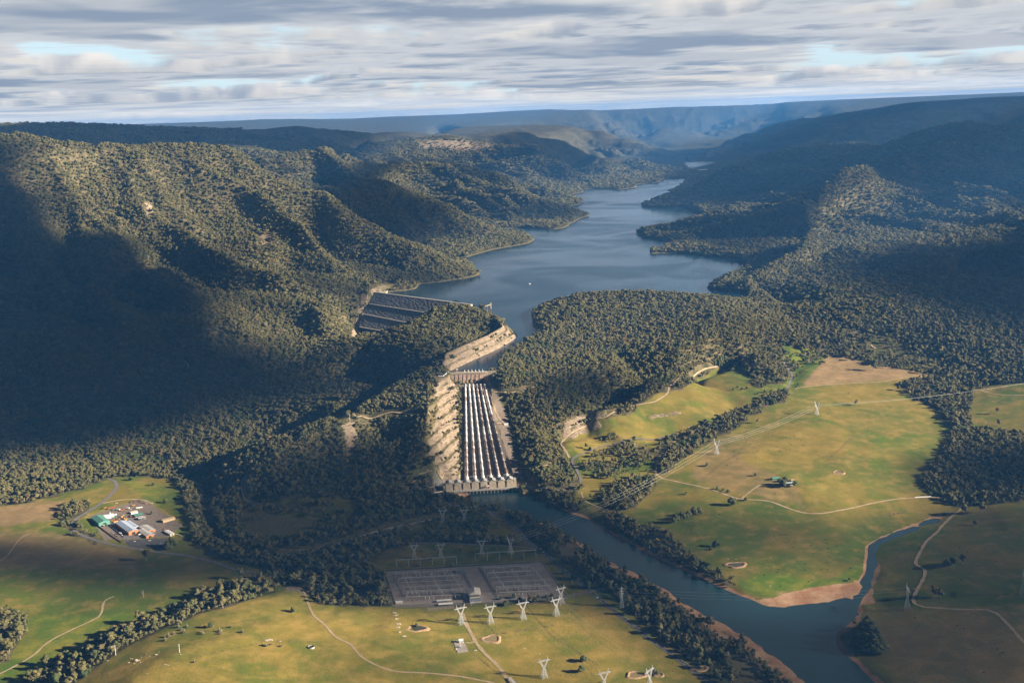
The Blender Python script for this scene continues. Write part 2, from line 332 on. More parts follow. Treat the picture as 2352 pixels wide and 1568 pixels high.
# rockfill dam: plane of its sloping face
DC0 = Vector(PZ(858, 671, 159)); DC1 = Vector(PZ(1028, 693, 159)); DT = (DC1 - DC0).normalized(); DN = Vector((DT.y, -DT.x, 0)); DS = 1.75
if DN.y > 0: DN = -DN
def dam_plane(px, py):
    d = Vector(ray(px, py)); o = Vector((0, 0, H)); n = Vector((DN.x, DN.y, DS)).normalized()
    t = (DC0 - o).dot(n) / d.dot(n); return o + d * t
_dl = [dam_plane(*p) for p in ((858,671),(848,690),(842,705),(834,721),(829,738),(826,751),(818,765),(810,785))]
RIDGE_PTS = []
def build_controls():
    pts = []
    def uv(x, y): return math.atan2(x, y), math.log(math.hypot(x, y))
    def p3(px, py, v): return PD(px, py, v) if v >= 1200 else PZ(px, py, v)
    for line, back in LN:
        q = [p3(*p) for p in line]
        for i in range(len(q)):
            a = q[i]; b = q[min(i + 1, len(q) - 1)]; pa, pb = line[i], line[min(i + 1, len(q) - 1)]
            n = max(1, int(math.hypot(pa[0] - pb[0], pa[1] - pb[1]) / 11)) if i < len(q) - 1 else 1
            ua, va = uv(a[0], a[1]); ub, vb = uv(b[0], b[1])
            for k in range(n):
                t = k / n; u = ua + (ub - ua) * t; v = va + (vb - va) * t; z = a[2] + (b[2] - a[2]) * t
                pts.append((u, v, z))
                if back: RIDGE_PTS.append((u, v, z))
                if back and k % 2 == 0: pts.append((u, v + math.log(back[0]), max(z - back[1], 100)))
    for px in range(-100, 2500, 60):
        x, y, _ = ray(px, 784); u = math.atan2(x, y)
        pts.append((u, math.log(900), 12)); pts.append((u, math.log(38000), 700)); pts.append((u, math.log(50000), 700))
    for i, p in enumerate(_dl):
        for o_, dz in ((0, 1.5), (-14, 5), (-34, 14), (-70, 22), (25, -6), (120, -8), (260, -8)):
            q = p + DT * o_; u, v = uv(q.x, q.y); pts.append((u, v, q.z + dz))
        if i == 0:
            for o_ in (20, 120, 220): q = p + DT * o_ - DN * 16; u, v = uv(q.x, q.y); pts.append((u, v, 140))
    for px, py in ((1189,786),(1165,806),(1140,822),(1115,834),(1090,842),(1070,850),(1195,778),(1120,845)):
        x, y, z = PZ(px, py, 151); u, v = uv(x, y); pts.append((u, v, 138))
    # the bed of the lake
    for px, py in ((1000,670),(1100,680),(1200,700),(1150,780),(1110,800),(1080,830),(1200,760),(1150,640),(1250,620),(1350,640),(1450,645),(1600,640),(1680,615),(1250,570),(1350,560),(1430,560),(1300,540),(1400,500),(1440,470),(1370,460),(1420,440),(1500,430),(1560,415),(1600,640),(1450,520),(1400,610),(1150,600),(1560,600),(1450,580),(1520,590),(1180,745)):
        x, y, z = PZ(px, py, 151); u, v = uv(x, y); pts.append((u, v, 118))
    for px, d, z in ((1490,7400,118),(1530,7500,118),(1570,7600,118),(1500,7900,118),(1540,8000,118),(1590,8000,120),(1470,7600,118),(1620,7700,122),(1520,8200,120),(1570,8250,122)):
        x, y, _ = PD(px, 480, d); u, v = uv(x, y); pts.append((u, v, z))
    return pts
# ================================================================= TERRAIN GRID (polar, dense where the photo looks)
def _axis():
    u = list(np.radians(np.arange(-27, 27.001, .053)))
    a = 27.0; st = .1; out = []
    while a < 178:
        a += st; out.append(a); st = min(st * 1.12, 4)
    out = np.radians(np.array([x for x in out if x < 179]))
    return np.concatenate([[-math.pi], -out[::-1], u, out, [math.pi]])
U = _axis()
_v = [math.log(150.0)]
while _v[-1] < math.log(35000):
    d = math.exp(_v[-1])
    st = .03 if d < 1300 else (.0026 if d < 4500 else (.0034 if d < 9000 else (.0045 if d < 20000 else .009)))
    _v.append(_v[-1] + st)
V = np.array(_v)
NU, NV = len(U), len(V)
def tin_raster(pts):
    seen = {}; P = []
    for u, v, z in pts:
        k = (round(u * 900), round(v * 900))
        if k in seen: continue
        seen[k] = 1; P.append((u, v, z))
    res = delaunay_2d_cdt([Vector((p[0], p[1])) for p in P], [], [], 0, 1e-7)
    vz = [np.mean([P[j][2] for j in o]) if o else 0 for o in res[3]]
    uc = np.clip(U, math.radians(-24.6), math.radians(25.0))
    Z = np.full((NV, NU), np.nan)
    ui = np.arange(NU)
    for t in res[2]:
        a, b, c = [(res[0][i].x, res[0][i].y, vz[i]) for i in t]
        den = (b[0] - a[0]) * (c[1] - a[1]) - (c[0] - a[0]) * (b[1] - a[1])
        if abs(den) < 1e-14: continue
        u0, u1 = min(a[0], b[0], c[0]), max(a[0], b[0], c[0]); v0, v1 = min(a[1], b[1], c[1]), max(a[1], b[1], c[1])
        i0, i1 = np.searchsorted(uc, u0 - 1e-9), np.searchsorted(uc, u1 + 1e-9, 'right'); j0, j1 = np.searchsorted(V, v0), np.searchsorted(V, v1, 'right')
        if i0 >= i1 or j0 >= j1: continue
        uu = uc[None, i0:i1]; vv = V[j0:j1, None]
        w1 = ((uu - a[0]) * (c[1] - a[1]) - (c[0] - a[0]) * (vv - a[1])) / den
        w2 = ((b[0] - a[0]) * (vv - a[1]) - (uu - a[0]) * (b[1] - a[1])) / den
        m = (w1 >= -1e-6) & (w2 >= -1e-6) & (w1 + w2 <= 1 + 1e-6)
        z = a[2] + w1 * (b[2] - a[2]) + w2 * (c[2] - a[2])
        S = Z[j0:j1, i0:i1]; S[m] = z[m]
    # fill outside the hull
    for j in range(NV):
        r = Z[j]; ok = ~np.isnan(r)
        if ok.sum() > 5: Z[j] = np.interp(uc, uc[ok], r[ok])
    ok = ~np.isnan(Z[:, NU // 2]); jj = np.where(ok)[0]
    for j in range(NV):
        if not ok[j]: Z[j] = Z[jj[np.argmin(abs(jj - j))]]
    return Z
def blur(Z, s):
    r = int(s * 2.5 + 1); k = np.exp(-.5 * (np.arange(-r, r + 1) / s) ** 2); k /= k.sum()
    A = np.pad(Z, ((r, r), (0, 0)), 'edge'); B = sum(k[i] * A[i:i + Z.shape[0]] for i in range(2 * r + 1))
    A = np.pad(B, ((0, 0), (r, r)), 'edge'); return sum(k[i] * A[:, i:i + Z.shape[1]] for i in range(2 * r + 1))
Z0 = blur(tin_raster(build_controls()), 2.2)
DD = np.exp(V)[:, None]; XX = DD * np.sin(U)[None, :]; YY = DD * np.cos(U)[None, :]
# relief: valleys and spurs of the hills, stronger where the ground is steep
gu = np.gradient(Z0, axis=1) / (np.gradient(U)[None, :] * DD); gv = np.gradient(Z0, axis=0) / (np.gradient(V)[:, None] * DD)
SL = blur(np.hypot(gu, gv), 5)
amp = np.maximum(sstep(.09, .42, SL) * sstep(1500, 3000, DD), sstep(.02, .20, SL) * sstep(3150, 3500, DD) * sstep(95, 125, Z0))
nearlake = sstep(4, 70, np.abs(Z0 - 151)) * np.where((Z0 < 151) & (DD > 3200) & (SL < .3) & (Z0 > 112), 0.0, 1.0)
def ridged(x, y, seed, o=4):
    s = 0; a = 1.0; t = 0; w = 1.0
    for k in range(o):
        n = 1 - np.abs(vnoise(x * 2 ** k + 7 * k, y * 2 ** k, seed + k)) * 2.2
        s = s + a * n * w; w = np.clip(n * 1.1, .15, 1); t += a; a *= .5
    return s / t
wx = fbm(XX / 900, YY / 900, 2, 5) * 160; wy = fbm(XX / 900, YY / 900, 2, 9) * 160
sc = np.clip(DD / 6000, .55, 2.2)
rel = ridged((XX + wx) / 620, (YY + wy) / 620, 21, 4) - .25
rel2 = ridged((XX + wx * .5) / 210, (YY + wy * .5) / 210, 41, 3) - .3
far_ = sstep(9000, 16000, DD)
relf = ridged((XX + wx) / 2300, (YY + wy) / 2300, 61, 4) - .25
PA = XX * .55 + YY * .83; QA = XX * .83 - YY * .55
an = ridged((PA + wx * .9) / 520, (QA + wy * .9) / 1500, 71, 3) - .3; an2 = ridged((PA + wx * .5) / 190, (QA + wy * .5) / 520, 81, 3) - .3
RM = np.zeros(Z0.shape)
for u_, v_, z_ in RIDGE_PTS:
    i_ = np.searchsorted(U, u_); j_ = np.searchsorted(V, v_)
    if 0 < i_ < NU and 0 < j_ < NV: RM[j_, i_] = 1
RM = np.clip(blur(RM, 6) * 60, 0, 1); soft = 1 - .82 * RM
bigm = sstep(3700, 5000, DD); lh = np.clip((Z0 - np.where(DD > 3900, 150, 5)) / 160, .12, 1)
cut1 = np.clip(.80 - an, 0, 1.2); cut2 = np.clip(.75 - an2, 0, 1.2); cut3 = np.clip(.7 - rel2, 0, 1.2)
NZ = -amp * nearlake * soft * (cut1 * (40 + 118 * bigm + 30 * sstep(6000, 9000, DD)) * lh + cut2 * (9 + 26 * bigm) * lh + cut3 * 5)
NZ += -far_ * sstep(.03, .2, SL) * np.clip(.7 - relf, 0, 1.2) * 150 * soft
NZ = np.where((Z0 > 151) & (DD > 4300), np.maximum(NZ, (153 - Z0) * .8), NZ)
NZ += sstep(.02, .1, SL) * fbm(XX / 60, YY / 60, 3, 3) * 1.6 * np.clip(nearlake, .1, 1)
flat = 1 - sstep(.03, .12, SL)
NZ += flat * np.where(Z0 > 2.5, 1, 0) * (fbm(XX / 170, YY / 170, 3, 13) * 2.2) * sstep(3, 9, Z0) * (DD < 3900)
# keep the far skylines where they are
ZT = Z0 + NZ
# ---------------------------------------------------------------- levelled ground, cuts and benches
def wpoly(pts, z): return [PZ(p[0], p[1], z)[:2] for p in pts]
def level(poly, zf, feather=8, mode='set'):
    global ZT
    xs = [p[0] for p in poly]; ys = [p[1] for p in poly]; f = feather
    sel = (XX > min(xs) - f) & (XX < max(xs) + f) & (YY > min(ys) - f) & (YY < max(ys) + f)
    x = XX[sel]; y = YY[sel]; ins = inpoly(x, y, poly); d = segdist(x, y, poly, True)
    w = np.where(ins, 1.0, 1 - np.clip(d / f, 0, 1)); w = w * w * (3 - 2 * w)
    z = ZT[sel]; t = zf(x, y) if callable(zf) else np.full(x.shape, float(zf))
    if mode == 'min': t = np.minimum(t, z)
    ZT[sel] = z + (t - z) * w
def bench(poly, step, z0=0, k=.62):
    global ZT
    xs = [p[0] for p in poly]; ys = [p[1] for p in poly]
    sel = (XX > min(xs)) & (XX < max(xs)) & (YY > min(ys)) & (YY < max(ys))
    x = XX[sel]; y = YY[sel]; w = np.where(inpoly(x, y, poly), np.clip(segdist(x, y, poly, True) / 8, 0, 1), 0)
    z = ZT[sel]; q = (z - z0) / step; f = q - np.floor(q); t = z0 + (np.floor(q) + sstep(1 - k, 1, f)) * step
    ZT[sel] = z + (t - z) * w
CUT_L = wpoly([(990,868),(1014,856),(1050,878),(1056,1100),(1010,1108),(935,1115),(900,1100),(935,1050),(958,1000),(972,950),(984,905)], 80)
CUT_L = [PZ(p[0], p[1], z)[:2] for p, z in zip([(990,862),(1020,858),(1052,882),(1052,950),(1053,1020),(1056,1100),(1010,1112),(920,1112),(935,1050),(955,1000),(972,950),(984,905)], (160,160,140,112,70,14,12,18,55,92,120,145))]
CUT_K = [PZ(p[0], p[1], z)[:2] for p, z in zip([(1003,828),(1030,795),(1060,766),(1100,750),(1130,738),(1166,748),(1190,768),(1150,797),(1100,819),(1050,842),(1030,856),(1006,852)], (178,188,196,192,182,166,152,152,152,152,152,160))]

for P_, add in ((CUT_L, 14),):
    xs_ = [p[0] for p in P_]; ys_ = [p[1] for p in P_]; sl_ = (XX > min(xs_)) & (XX < max(xs_)) & (YY > min(ys_)) & (YY < max(ys_)); d_ = np.where(inpoly(XX[sl_], YY[sl_], P_), segdist(XX[sl_], YY[sl_], P_, True), 0); ZT[sl_] += np.clip(d_ / 25, 0, 1) * add
# penstocks: line of every pipe axis
PT = [PZ(x, 884.5, 139.0) for x in (1068.6, 1077.4, 1086, 1094.5, 1103, 1111.8)]
PBm = [PZ(x, y, 13.0) for x, y in ((1072.5,1097),(1091.5,1096),(1109.5,1095),(1127.2,1093.8),(1145.6,1093),(1164.2,1091))]
ytop = sum(p[1] for p in PT) / 6; ybot = sum(p[1] for p in PBm) / 6
def trench_z(x, y): return np.clip(8.5 + (y - ybot) / (ytop - ybot) * 126, 5, 134.5)
TR = [PZ(1056,884,134)[:2], PZ(1121,882,134)[:2], PZ(1131,930,112)[:2], PZ(1149,1000,70)[:2], PZ(1162,1045,42)[:2], PZ(1180,1102,9)[:2], PZ(1060,1104,9)[:2], PZ(1055,1000,68)[:2]]
level(TR, trench_z, 7)
def rbank(x, y): return trench_z(x, y) + 4
level([PZ(1121,882,138)[:2], PZ(1131,930,116)[:2], PZ(1149,1000,74)[:2], PZ(1180,1102,12)[:2], PZ(1196,1096,14)[:2], PZ(1178,1020,66)[:2], PZ(1158,950,108)[:2], PZ(1140,895,134)[:2]], rbank, 22, 'min')
level([PZ(p[0], p[1], 151)[:2] for p in ((1134,711),(1150,716),(1198,768),(1222,742),(1212,700),(1150,690))], 139, 5, 'min')
def steps(z, st, z0, k):
    q = (z - z0) / st; f = q - np.floor(q); return z0 + (np.floor(q) + sstep(k, .95, f)) * st
_tl = [PZ(1053,884,138)[:2], PZ(1052,950,112)[:2], PZ(1053,1000,74)[:2], PZ(1058,1103,10)[:2]]
_kl = [PZ(p[0], p[1], 151)[:2] for p in ((1118,716),(1140,728),(1166,748),(1186,766),(1190,774),(1184,781),(1150,801),(1100,823),(1050,846),(1033,858))]; _kc = PZ(1078, 766, 185)
CUT_K = _kl + [(p[0] + (_kc[0] - p[0]) / math.hypot(_kc[0] - p[0], _kc[1] - p[1]) * 66, p[1] + (_kc[1] - p[1]) / math.hypot(_kc[0] - p[0], _kc[1] - p[1]) * 66) for p in _kl[::-1][2:-1]] + []
CUT_K = _kl + [(p[0] + o_[0], p[1] + o_[1]) for p, o_ in zip(_kl[::-1], ((-26, 40), (-34, 52), (-38, 52), (-40, 48), (-46, 40), (-56, 14), (-56, -6), (-40, -40), (-34, -40), (-25, -30)))]
def cutl(x, y): return steps(trench_z(x, y) + 5 + segdist(x, y, _tl) * .78 + fbm(x / 22, y / 22, 2, 6) * 2.5 + fbm(x / 75, y / 75, 2, 16) * 12, 15, 3, .40)
def cutk(x, y): return np.minimum(steps(152.0 + segdist(x, y, _kl) * .78 + fbm(x / 20, y / 20, 2, 6) * 1.6, 13.0, 151.0, .56), 192)
level(CUT_L, cutl, 5, 'min'); level(CUT_K, cutk, 4)
STN = wpoly([(1004,1116),(1020,1104),(1184,1096),(1215,1100),(1235,1120),(1188,1124),(1184,1118),(1060,1134),(1020,1130),(1004,1132)], 9)
level(STN, 8.6, 10)
level(wpoly([(1030,1140),(1092,1132),(1186,1124),(1200,1136),(1180,1150),(1100,1156)], 0), -5, 5, 'min')
level([PZ(p[0], p[1], 151)[:2] for p in ((1192,772),(1184,780),(1150,801),(1100,823),(1052,846),(1034,858),(1138,849),(1146,827),(1163,812),(1200,792),(1232,771),(1225,745),(1205,740))], 139, 4, 'min')
YARD = wpoly([(878,1311),(1246,1290),(1304,1374),(905,1392)], 12)
level(YARD, 12, 14)
DEPOT = wpoly([(205,1185),(330,1145),(350,1160),(420,1205),(385,1232),(240,1240)], 13)
level(DEPOT, 13, 12)
level(wpoly([(985,848),(1030,845),(1150,845),(1152,856),(1120,870),(1060,874),(1000,868)], 158), 150, 6, 'min')
level(wpoly([(1062,866),(1118,862),(1122,884),(1060,888)], 136), 134.6, 4)
level(wpoly([(1032,857),(1146,850),(1142,846),(1040,850)], 151), 138, 5, 'min')
level(wpoly([(984,852),(1012,845),(1034,850),(1030,866),(1000,872)], 164), 163.5, 6)
# rockfill dam: sloping face, ground lowered below it
def dam_z(x, y): return 159 - ((x - DC0.x) * DN.x + (y - DC0.y) * DN.y) / DS
DAMF = [(p.x, p.y) for p in _dl] + [(p.x, p.y) for p in [_dl[-1] + DT * 380, DC1 + DT * 130]]
level(DAMF, lambda x, y: dam_z(x, y) - 4, 5, 'min')
UP = DC0 - DN * 14; UP2 = DC1 + DT * 130 - DN * 14
level([(DC0.x, DC0.y), (DC1.x + DT.x * 130, DC1.y + DT.y * 130), (UP2.x, UP2.y), (UP.x, UP.y)], 148, 5, 'min')
def hgt(x, y):
    x = np.asarray(x, float); y = np.asarray(y, float)
    u = np.arctan2(x, y); v = np.log(np.hypot(x, y))
    i = np.clip(np.searchsorted(U, u) - 1, 0, NU - 2); j = np.clip(np.searchsorted(V, v) - 1, 0, NV - 2)
    a = np.clip((u - U[i]) / (U[i + 1] - U[i]), 0, 1); b = np.clip((v - V[j]) / (V[j + 1] - V[j]), 0, 1)
    return (ZT[j, i] * (1 - a) + ZT[j, i + 1] * a) * (1 - b) + (ZT[j + 1, i] * (1 - a) + ZT[j + 1, i + 1] * a) * b
def G(px, py, dmin=1400, dmax=30000):
    x, y, z = ray(px, py); r = math.hypot(x, y); t = z / r
    d = np.exp(np.arange(math.log(dmin), math.log(dmax), .0012)); h = hgt(d * x / r, d * y / r); s = H + d * t - h
    k = np.where(s <= 0)[0]
    k = k[0] if len(k) else len(d) - 1
    k = max(k, 1); f = s[k - 1] / (s[k - 1] - s[k] + 1e-9); dd = d[k - 1] + (d[k] - d[k - 1]) * min(max(f, 0), 1)
    return Vector((dd * x / r, dd * y / r, float(hgt(dd * x / r, dd * y / r))))
def GP(pts): return [G(*p) for p in pts]
# ================================================================= LAND COVER (what grows or lies where)
PXX, PYY = proj(XX, YY, ZT)
PYY = np.where(YY > 300, PYY, 9999)
def area(poly, dmin=0, dmax=1e9, feather=5, rag=7):
    xs = [p[0] for p in poly]; ys = [p[1] for p in poly]; f = feather + rag
    W = np.zeros(XX.shape)
    sel = (PXX > min(xs) - f) & (PXX < max(xs) + f) & (PYY > min(ys) - f) & (PYY < max(ys) + f) & (DD > dmin) & (DD < dmax) & (YY > 300)
    x = PXX[sel]; y = PYY[sel]
    n = fbm(XX[sel] / 45, YY[sel] / 45, 3, 77) * rag * 1.6 if rag else 0
    ins = inpoly(x, y, poly); d = segdist(x, y, poly, True); d = np.where(ins, d, -d) + n
    W[sel] = sstep(-feather, feather, d) if feather else (d > 0)
    return W
def strip(pts, w, feather=2.0):
    q = [(p[0], p[1]) for p in pts]; xs = [p[0] for p in q]; ys = [p[1] for p in q]; f = w * 3 + 8
    W = np.zeros(XX.shape); sel = (PXX > min(xs) - f) & (PXX < max(xs) + f) & (PYY > min(ys) - f) & (PYY < max(ys) + f) & (YY > 300)
    d = segdist(PXX[sel], PYY[sel], q); n = fbm(XX[sel] / 18, YY[sel] / 18, 3, 31) * w * .8
    W[sel] = 1 - sstep(w - feather, w + feather, d + n); return W
def mx(*a):
    r = a[0]
    for b in a[1:]: r = np.maximum(r, b)
    return r
P_LEFT = [(-300,1185),(0,1162),(100,1147),(180,1125),(235,1100),(330,1092),(390,1096),(415,1130),(430,1170),(440,1240),(520,1290),(620,1305),(690,1320),(650,1352),(560,1372),(440,1405),(300,1468),(160,1570),(60,1800),(-300,1800)]
P_HILL = [(60,1800),(150,1580),(300,1478),(450,1412),(560,1382),(660,1350),(700,1348),(730,1388),(900,1392),(1010,1398),(1300,1378),(1330,1355),(1430,1400),(1530,1475),(1640,1568),(1750,1700),(1600,1800)]
P_SUB = [(850,1300),(870,1262),(1000,1248),(1230,1252),(1330,1310),(1420,1380),(1500,1450),(1400,1420),(1310,1378),(905,1400),(860,1360)]
P_RIGHT = [(1792,790),(1860,806),(1940,822),(2050,846),(2160,864),(2240,892),(2352,876),(2600,860),(2600,1900),(2100,1650),(2040,1590),(1950,1500),(1912,1458),(1960,1420),(1900,1400),(1760,1396),(1600,1336),(1450,1262),(1340,1192),(1320,1150),(1335,1110),(1300,1050),(1292,1000),(1390,960),(1450,950),(1500,905),(1560,895),(1640,852),(1700,846),(1760,818)]
P_SOUTH = [(1440,1400),(1500,1385),(1600,1450),(1700,1510),(1760,1568),(1800,1700),(1660,1700),(1560,1500)]
open_ = mx(area(P_LEFT), area(P_HILL, feather=3, rag=3), area(P_SUB), area(P_RIGHT), area(P_SOUTH) * .5)
open_ = mx(open_, area([(540,1215),(560,1160),(700,1140),(800,1145),(840,1170),(960,1165),(1080,1150),(1100,1180),(1000,1170),(860,1195),(700,1235),(600,1240)]) * .75,
  area([(1090,1170),(1200,1168),(1240,1210),(1200,1235),(1080,1240),(1000,1230),(900,1250),(870,1230),(1000,1190)]) * .7,
  area([(1930,790),(1990,760),(2060,770),(2100,800),(2180,830),(2140,862),(2000,838)]) * .5)
T_ADD = [
 ([(2060,885),(2110,872),(2180,868),(2235,905),(2225,960),(2240,990),(2360,1002),(2600,1000),(2600,1160),(2352,1150),(2250,1165),(2190,1165),(2135,1140),(2115,1105),(2150,1060),(2175,1020),(2190,985),(2160,950),(2105,915)], 1.0),
 ([(1504,1088),(1500,1040),(1530,1008),(1640,968),(1740,922),(1800,898),(1815,915),(1740,948),(1690,985),(1620,1020),(1560,1058),(1530,1085)], .85),
 ([(1375,1150),(1410,1118),(1470,1095),(1502,1090),(1512,1115),(1490,1140),(1460,1165),(1400,1180)], .95),
 ([(1372,1165),(1500,1215),(1580,1270),(1660,1320),(1690,1350),(1600,1318),(1500,1270),(1400,1215)], .8),
 ([(1330,1080),(1370,1030),(1400,1000),(1490,1020),(1500,1060),(1440,1090),(1370,1100)], .4),
 ([(1165,1172),(1230,1190),(1330,1240),(1420,1310),(1500,1360),(1560,1410),(1500,1400),(1400,1330),(1300,1285),(1230,1250),(1150,1205)], .95),
 ([(1400,1300),(1480,1345),(1600,1420),(1700,1480),(1800,1560),(1860,1640),(1700,1700),(1600,1530),(1500,1450),(1430,1390),(1380,1330)], .6),
 ([(700,1330),(880,1310),(900,1390),(740,1388)], .8),
 ([(440,1240),(560,1290),(700,1305),(850,1290),(900,1250),(1000,1225),(900,1215),(760,1250),(640,1262),(500,1240),(470,1200)], .55),
 ([(1700,828),(1800,790),(1800,830),(1830,840),(1800,880),(1740,890),(1720,860)], .7),
 ([(1840,800),(1900,825),(1890,840),(1840,835)], .25),
 ([(130,1190),(150,1165),(200,1155),(215,1172),(180,1190),(190,1215),(235,1235),(220,1248),(160,1225)], .8),
 ([(40,1570),(160,1500),(280,1440),(420,1385),(560,1330),(640,1300),(660,1340),(560,1375),(440,1408),(300,1472),(160,1575)], .8),
 ([(-40,1400),(20,1400),(70,1420),(60,1445),(25,1520),(-60,1530)], .6),
 ([(1930,1340),(1975,1330),(2000,1360),(1990,1395),(1960,1440),(1930,1450)], .5),
 ([(1300,1170),(1340,1150),(1400,1180),(1340,1180)], .3),
]
M_TREE = np.clip(1 - open_, 0, 1)
for p, s in T_ADD: M_TREE = np.maximum(M_TREE, area(p, feather=3) * s)
# bare things: rock cuts, mud banks, gravel, tracks
def wmask(poly, f=4):
    xs = [p[0] for p in poly]; ys = [p[1] for p in poly]; W = np.zeros(XX.shape)
    sel = (XX > min(xs) - f) & (XX < max(xs) + f) & (YY > min(ys) - f) & (YY < max(ys) + f)
    x = XX[sel]; y = YY[sel]; d = segdist(x, y, poly, True); d = np.where(inpoly(x, y, poly), d, -d) + fbm(x / 14, y / 14, 3, 8) * f
    W[sel] = sstep(-1.5, 1.5, d); return W
CUT_LR = [PZ(p[0], p[1], z)[:2] for p, z in zip([(990,865),(1052,882),(1052,950),(1053,1020),(1056,1100),(1032,1106),(988,1080),(990,1030),(1004,985),(1008,950),(994,905)], (160,140,112,70,14,12,30,60,85,110,140))]
M_ROCK = mx(wmask(CUT_L, 9) * .36, wmask(CUT_LR, 7), wmask(CUT_K, 3), strip([(838,682),(834,700),(828,722),(822,745),(812,775)], 7), strip([(858,671),(885,657),(905,656)], 8),
  strip([(1300,1000),(1305,975),(1330,965),(1385,950)], 8), strip([(1310,1000),(1340,985),(1370,975)], 9), strip([(1490,958),(1560,948)], 3),
  strip([(640,1272),(720,1262),(800,1240),(880,1215),(950,1197),(1010,1186)], 9), strip([(1205,842),(1285,815),(1330,800)], 3), strip([(1243,770),(1290,722),(1326,668)], 6) * .6,
  strip([(-40,392),(40,382),(100,370),(180,364),(240,352),(300,345)], 4, 5) * .5 * (DD < 6500), area([(326,470),(350,460),(352,495),(335,500)], 4000, 6000) * .9,
  area([(590,540),(630,530),(632,565),(600,572)], 4000, 6000) * .7, area([(945,318),(1130,314),(1140,345),(1080,350),(1040,345),(950,338)], 11000, 13000) * .75, area([(640,395),(665,385),(660,408)], 4500, 6500) * .7,
  strip([(780,960),(800,975),(810,1040),(790,1110)], 13) * .75, area([(560,1170),(620,1180),(740,1190),(700,1225),(560,1235)]) * .6, area([(640,868),(760,832),(840,832),(850,850),(700,870)]) * .6)
M_MUD = mx(strip(RL[4:], 6, 3), strip([(p[0] - 5, p[1] + 5) for p in RL[7:]], 9, 6) * .8, strip([(p[0] - 16, p[1] + 12) for p in RL[10:]], 7, 6) * .7, strip(RR[2:], 5, 3), strip(RR[4:9], 7, 3), strip(RR[8:14], 15, 6), strip(RR[12:], 4, 2), strip(RS[4:], 10, 5), area([(1740,1380),(1850,1350),(1930,1340),(1990,1330),(1975,1362),(1930,1386),(1850,1398),(1760,1392)], rag=3) * .9,
  area([(700,1500),(1700,1500),(1850,1568)], rag=2) * 0)
M_MUD = np.maximum(M_MUD, sstep(.2, -1, ZT) * (DD < 2700))
SHORE = .7 * sstep(3.2, 1.0, np.abs(ZT - 152.2)) * (DD > 3000) * (DD < 16000) * (ZT < 158)
M_BARE = mx(strip([(1056,880),(1058,1105)], 2) * 0, area([(1056,884),(1121,882),(1131,930),(1149,1000),(1180,1102),(1060,1104)], 2500, 3200, 1, 0), strip([(1120,884),(1138,925),(1158,975),(1170,1040),(1186,1095)], 12),
  wmask(YARD, 3), wmask(DEPOT, 5), wmask(STN, 3), area([(240,1168),(330,1148),(345,1160),(260,1180)], feather=2, rag=2), area([(1040,1340),(1060,1330),(1100,1380),(1010,1390)]) * .0,
  area([(800,1345),(840,1360),(850,1385),(815,1380)]) * .5, area([(1540,800),(1560,790)] + [(1550,810)]) * 0, strip([(660,1350),(690,1352),(700,1362)], 5), area([(980,1395),(1060,1388),(1062,1394),(985,1402)], rag=0, feather=1.5),
  area([(1270,1255),(1330,1245),(1350,1275),(1300,1290)]) * .5, area([(1600,1430),(1700,1500),(1760,1560),(1700,1540)]) * .5)
M_DRY = mx(area([(-60,1170),(100,1152),(180,1150),(200,1165),(120,1195),(-60,1215)]), area([(-60,1230),(60,1215),(200,1235),(330,1265),(300,1300),(0,1310),(-60,1310)], feather=14, rag=14) * .75,
  area([(1845,880),(1905,812),(1990,830),(2100,852),(2160,862),(2040,872),(1850,886)], feather=2, rag=1), area([(1690,1060),(1760,1010),(1640,990),(1660,1050)]) * .3, area([(1580,1090),(1640,1010),(1700,1050),(1830,1120),(1850,1165),(1740,1140),(1650,1120)]) * .55,
  area([(1980,1400),(2352,1400),(2600,1380),(2600,1800),(2060,1568),(1960,1450)], feather=30, rag=25) * .5, area([(1940,1360),(1800,1385),(1780,1360),(1900,1352)], rag=2) * .8)
M_LUSH = mx(area([(1700,1330),(1750,1318),(1900,1330),(1985,1290),(1975,1330),(1920,1350),(1760,1375),(1690,1345)]), area([(650,1345),(700,1320),(560,1375),(460,1400),(430,1395)]) * .7, area([(1430,1385),(1480,1470),(1560,1520),(1400,1400)]) * .8,
  area([(1800,795),(1900,818),(1850,880),(1790,900),(1820,850)]) * .8, area([(0,1420),(300,1410),(200,1500),(0,1560)]) * .6, area([(280,1100),(420,1120),(420,1180),(330,1150)]) * .6, area([(2000,1000),(2210,1000),(2180,1080),(2000,1080)]) * .5)
M_TREE = M_TREE * (1 - np.clip(mx(M_BARE, M_MUD * 1.1), 0, 1)) * (1 - .95 * np.clip(M_ROCK, 0, 1) ** .6)
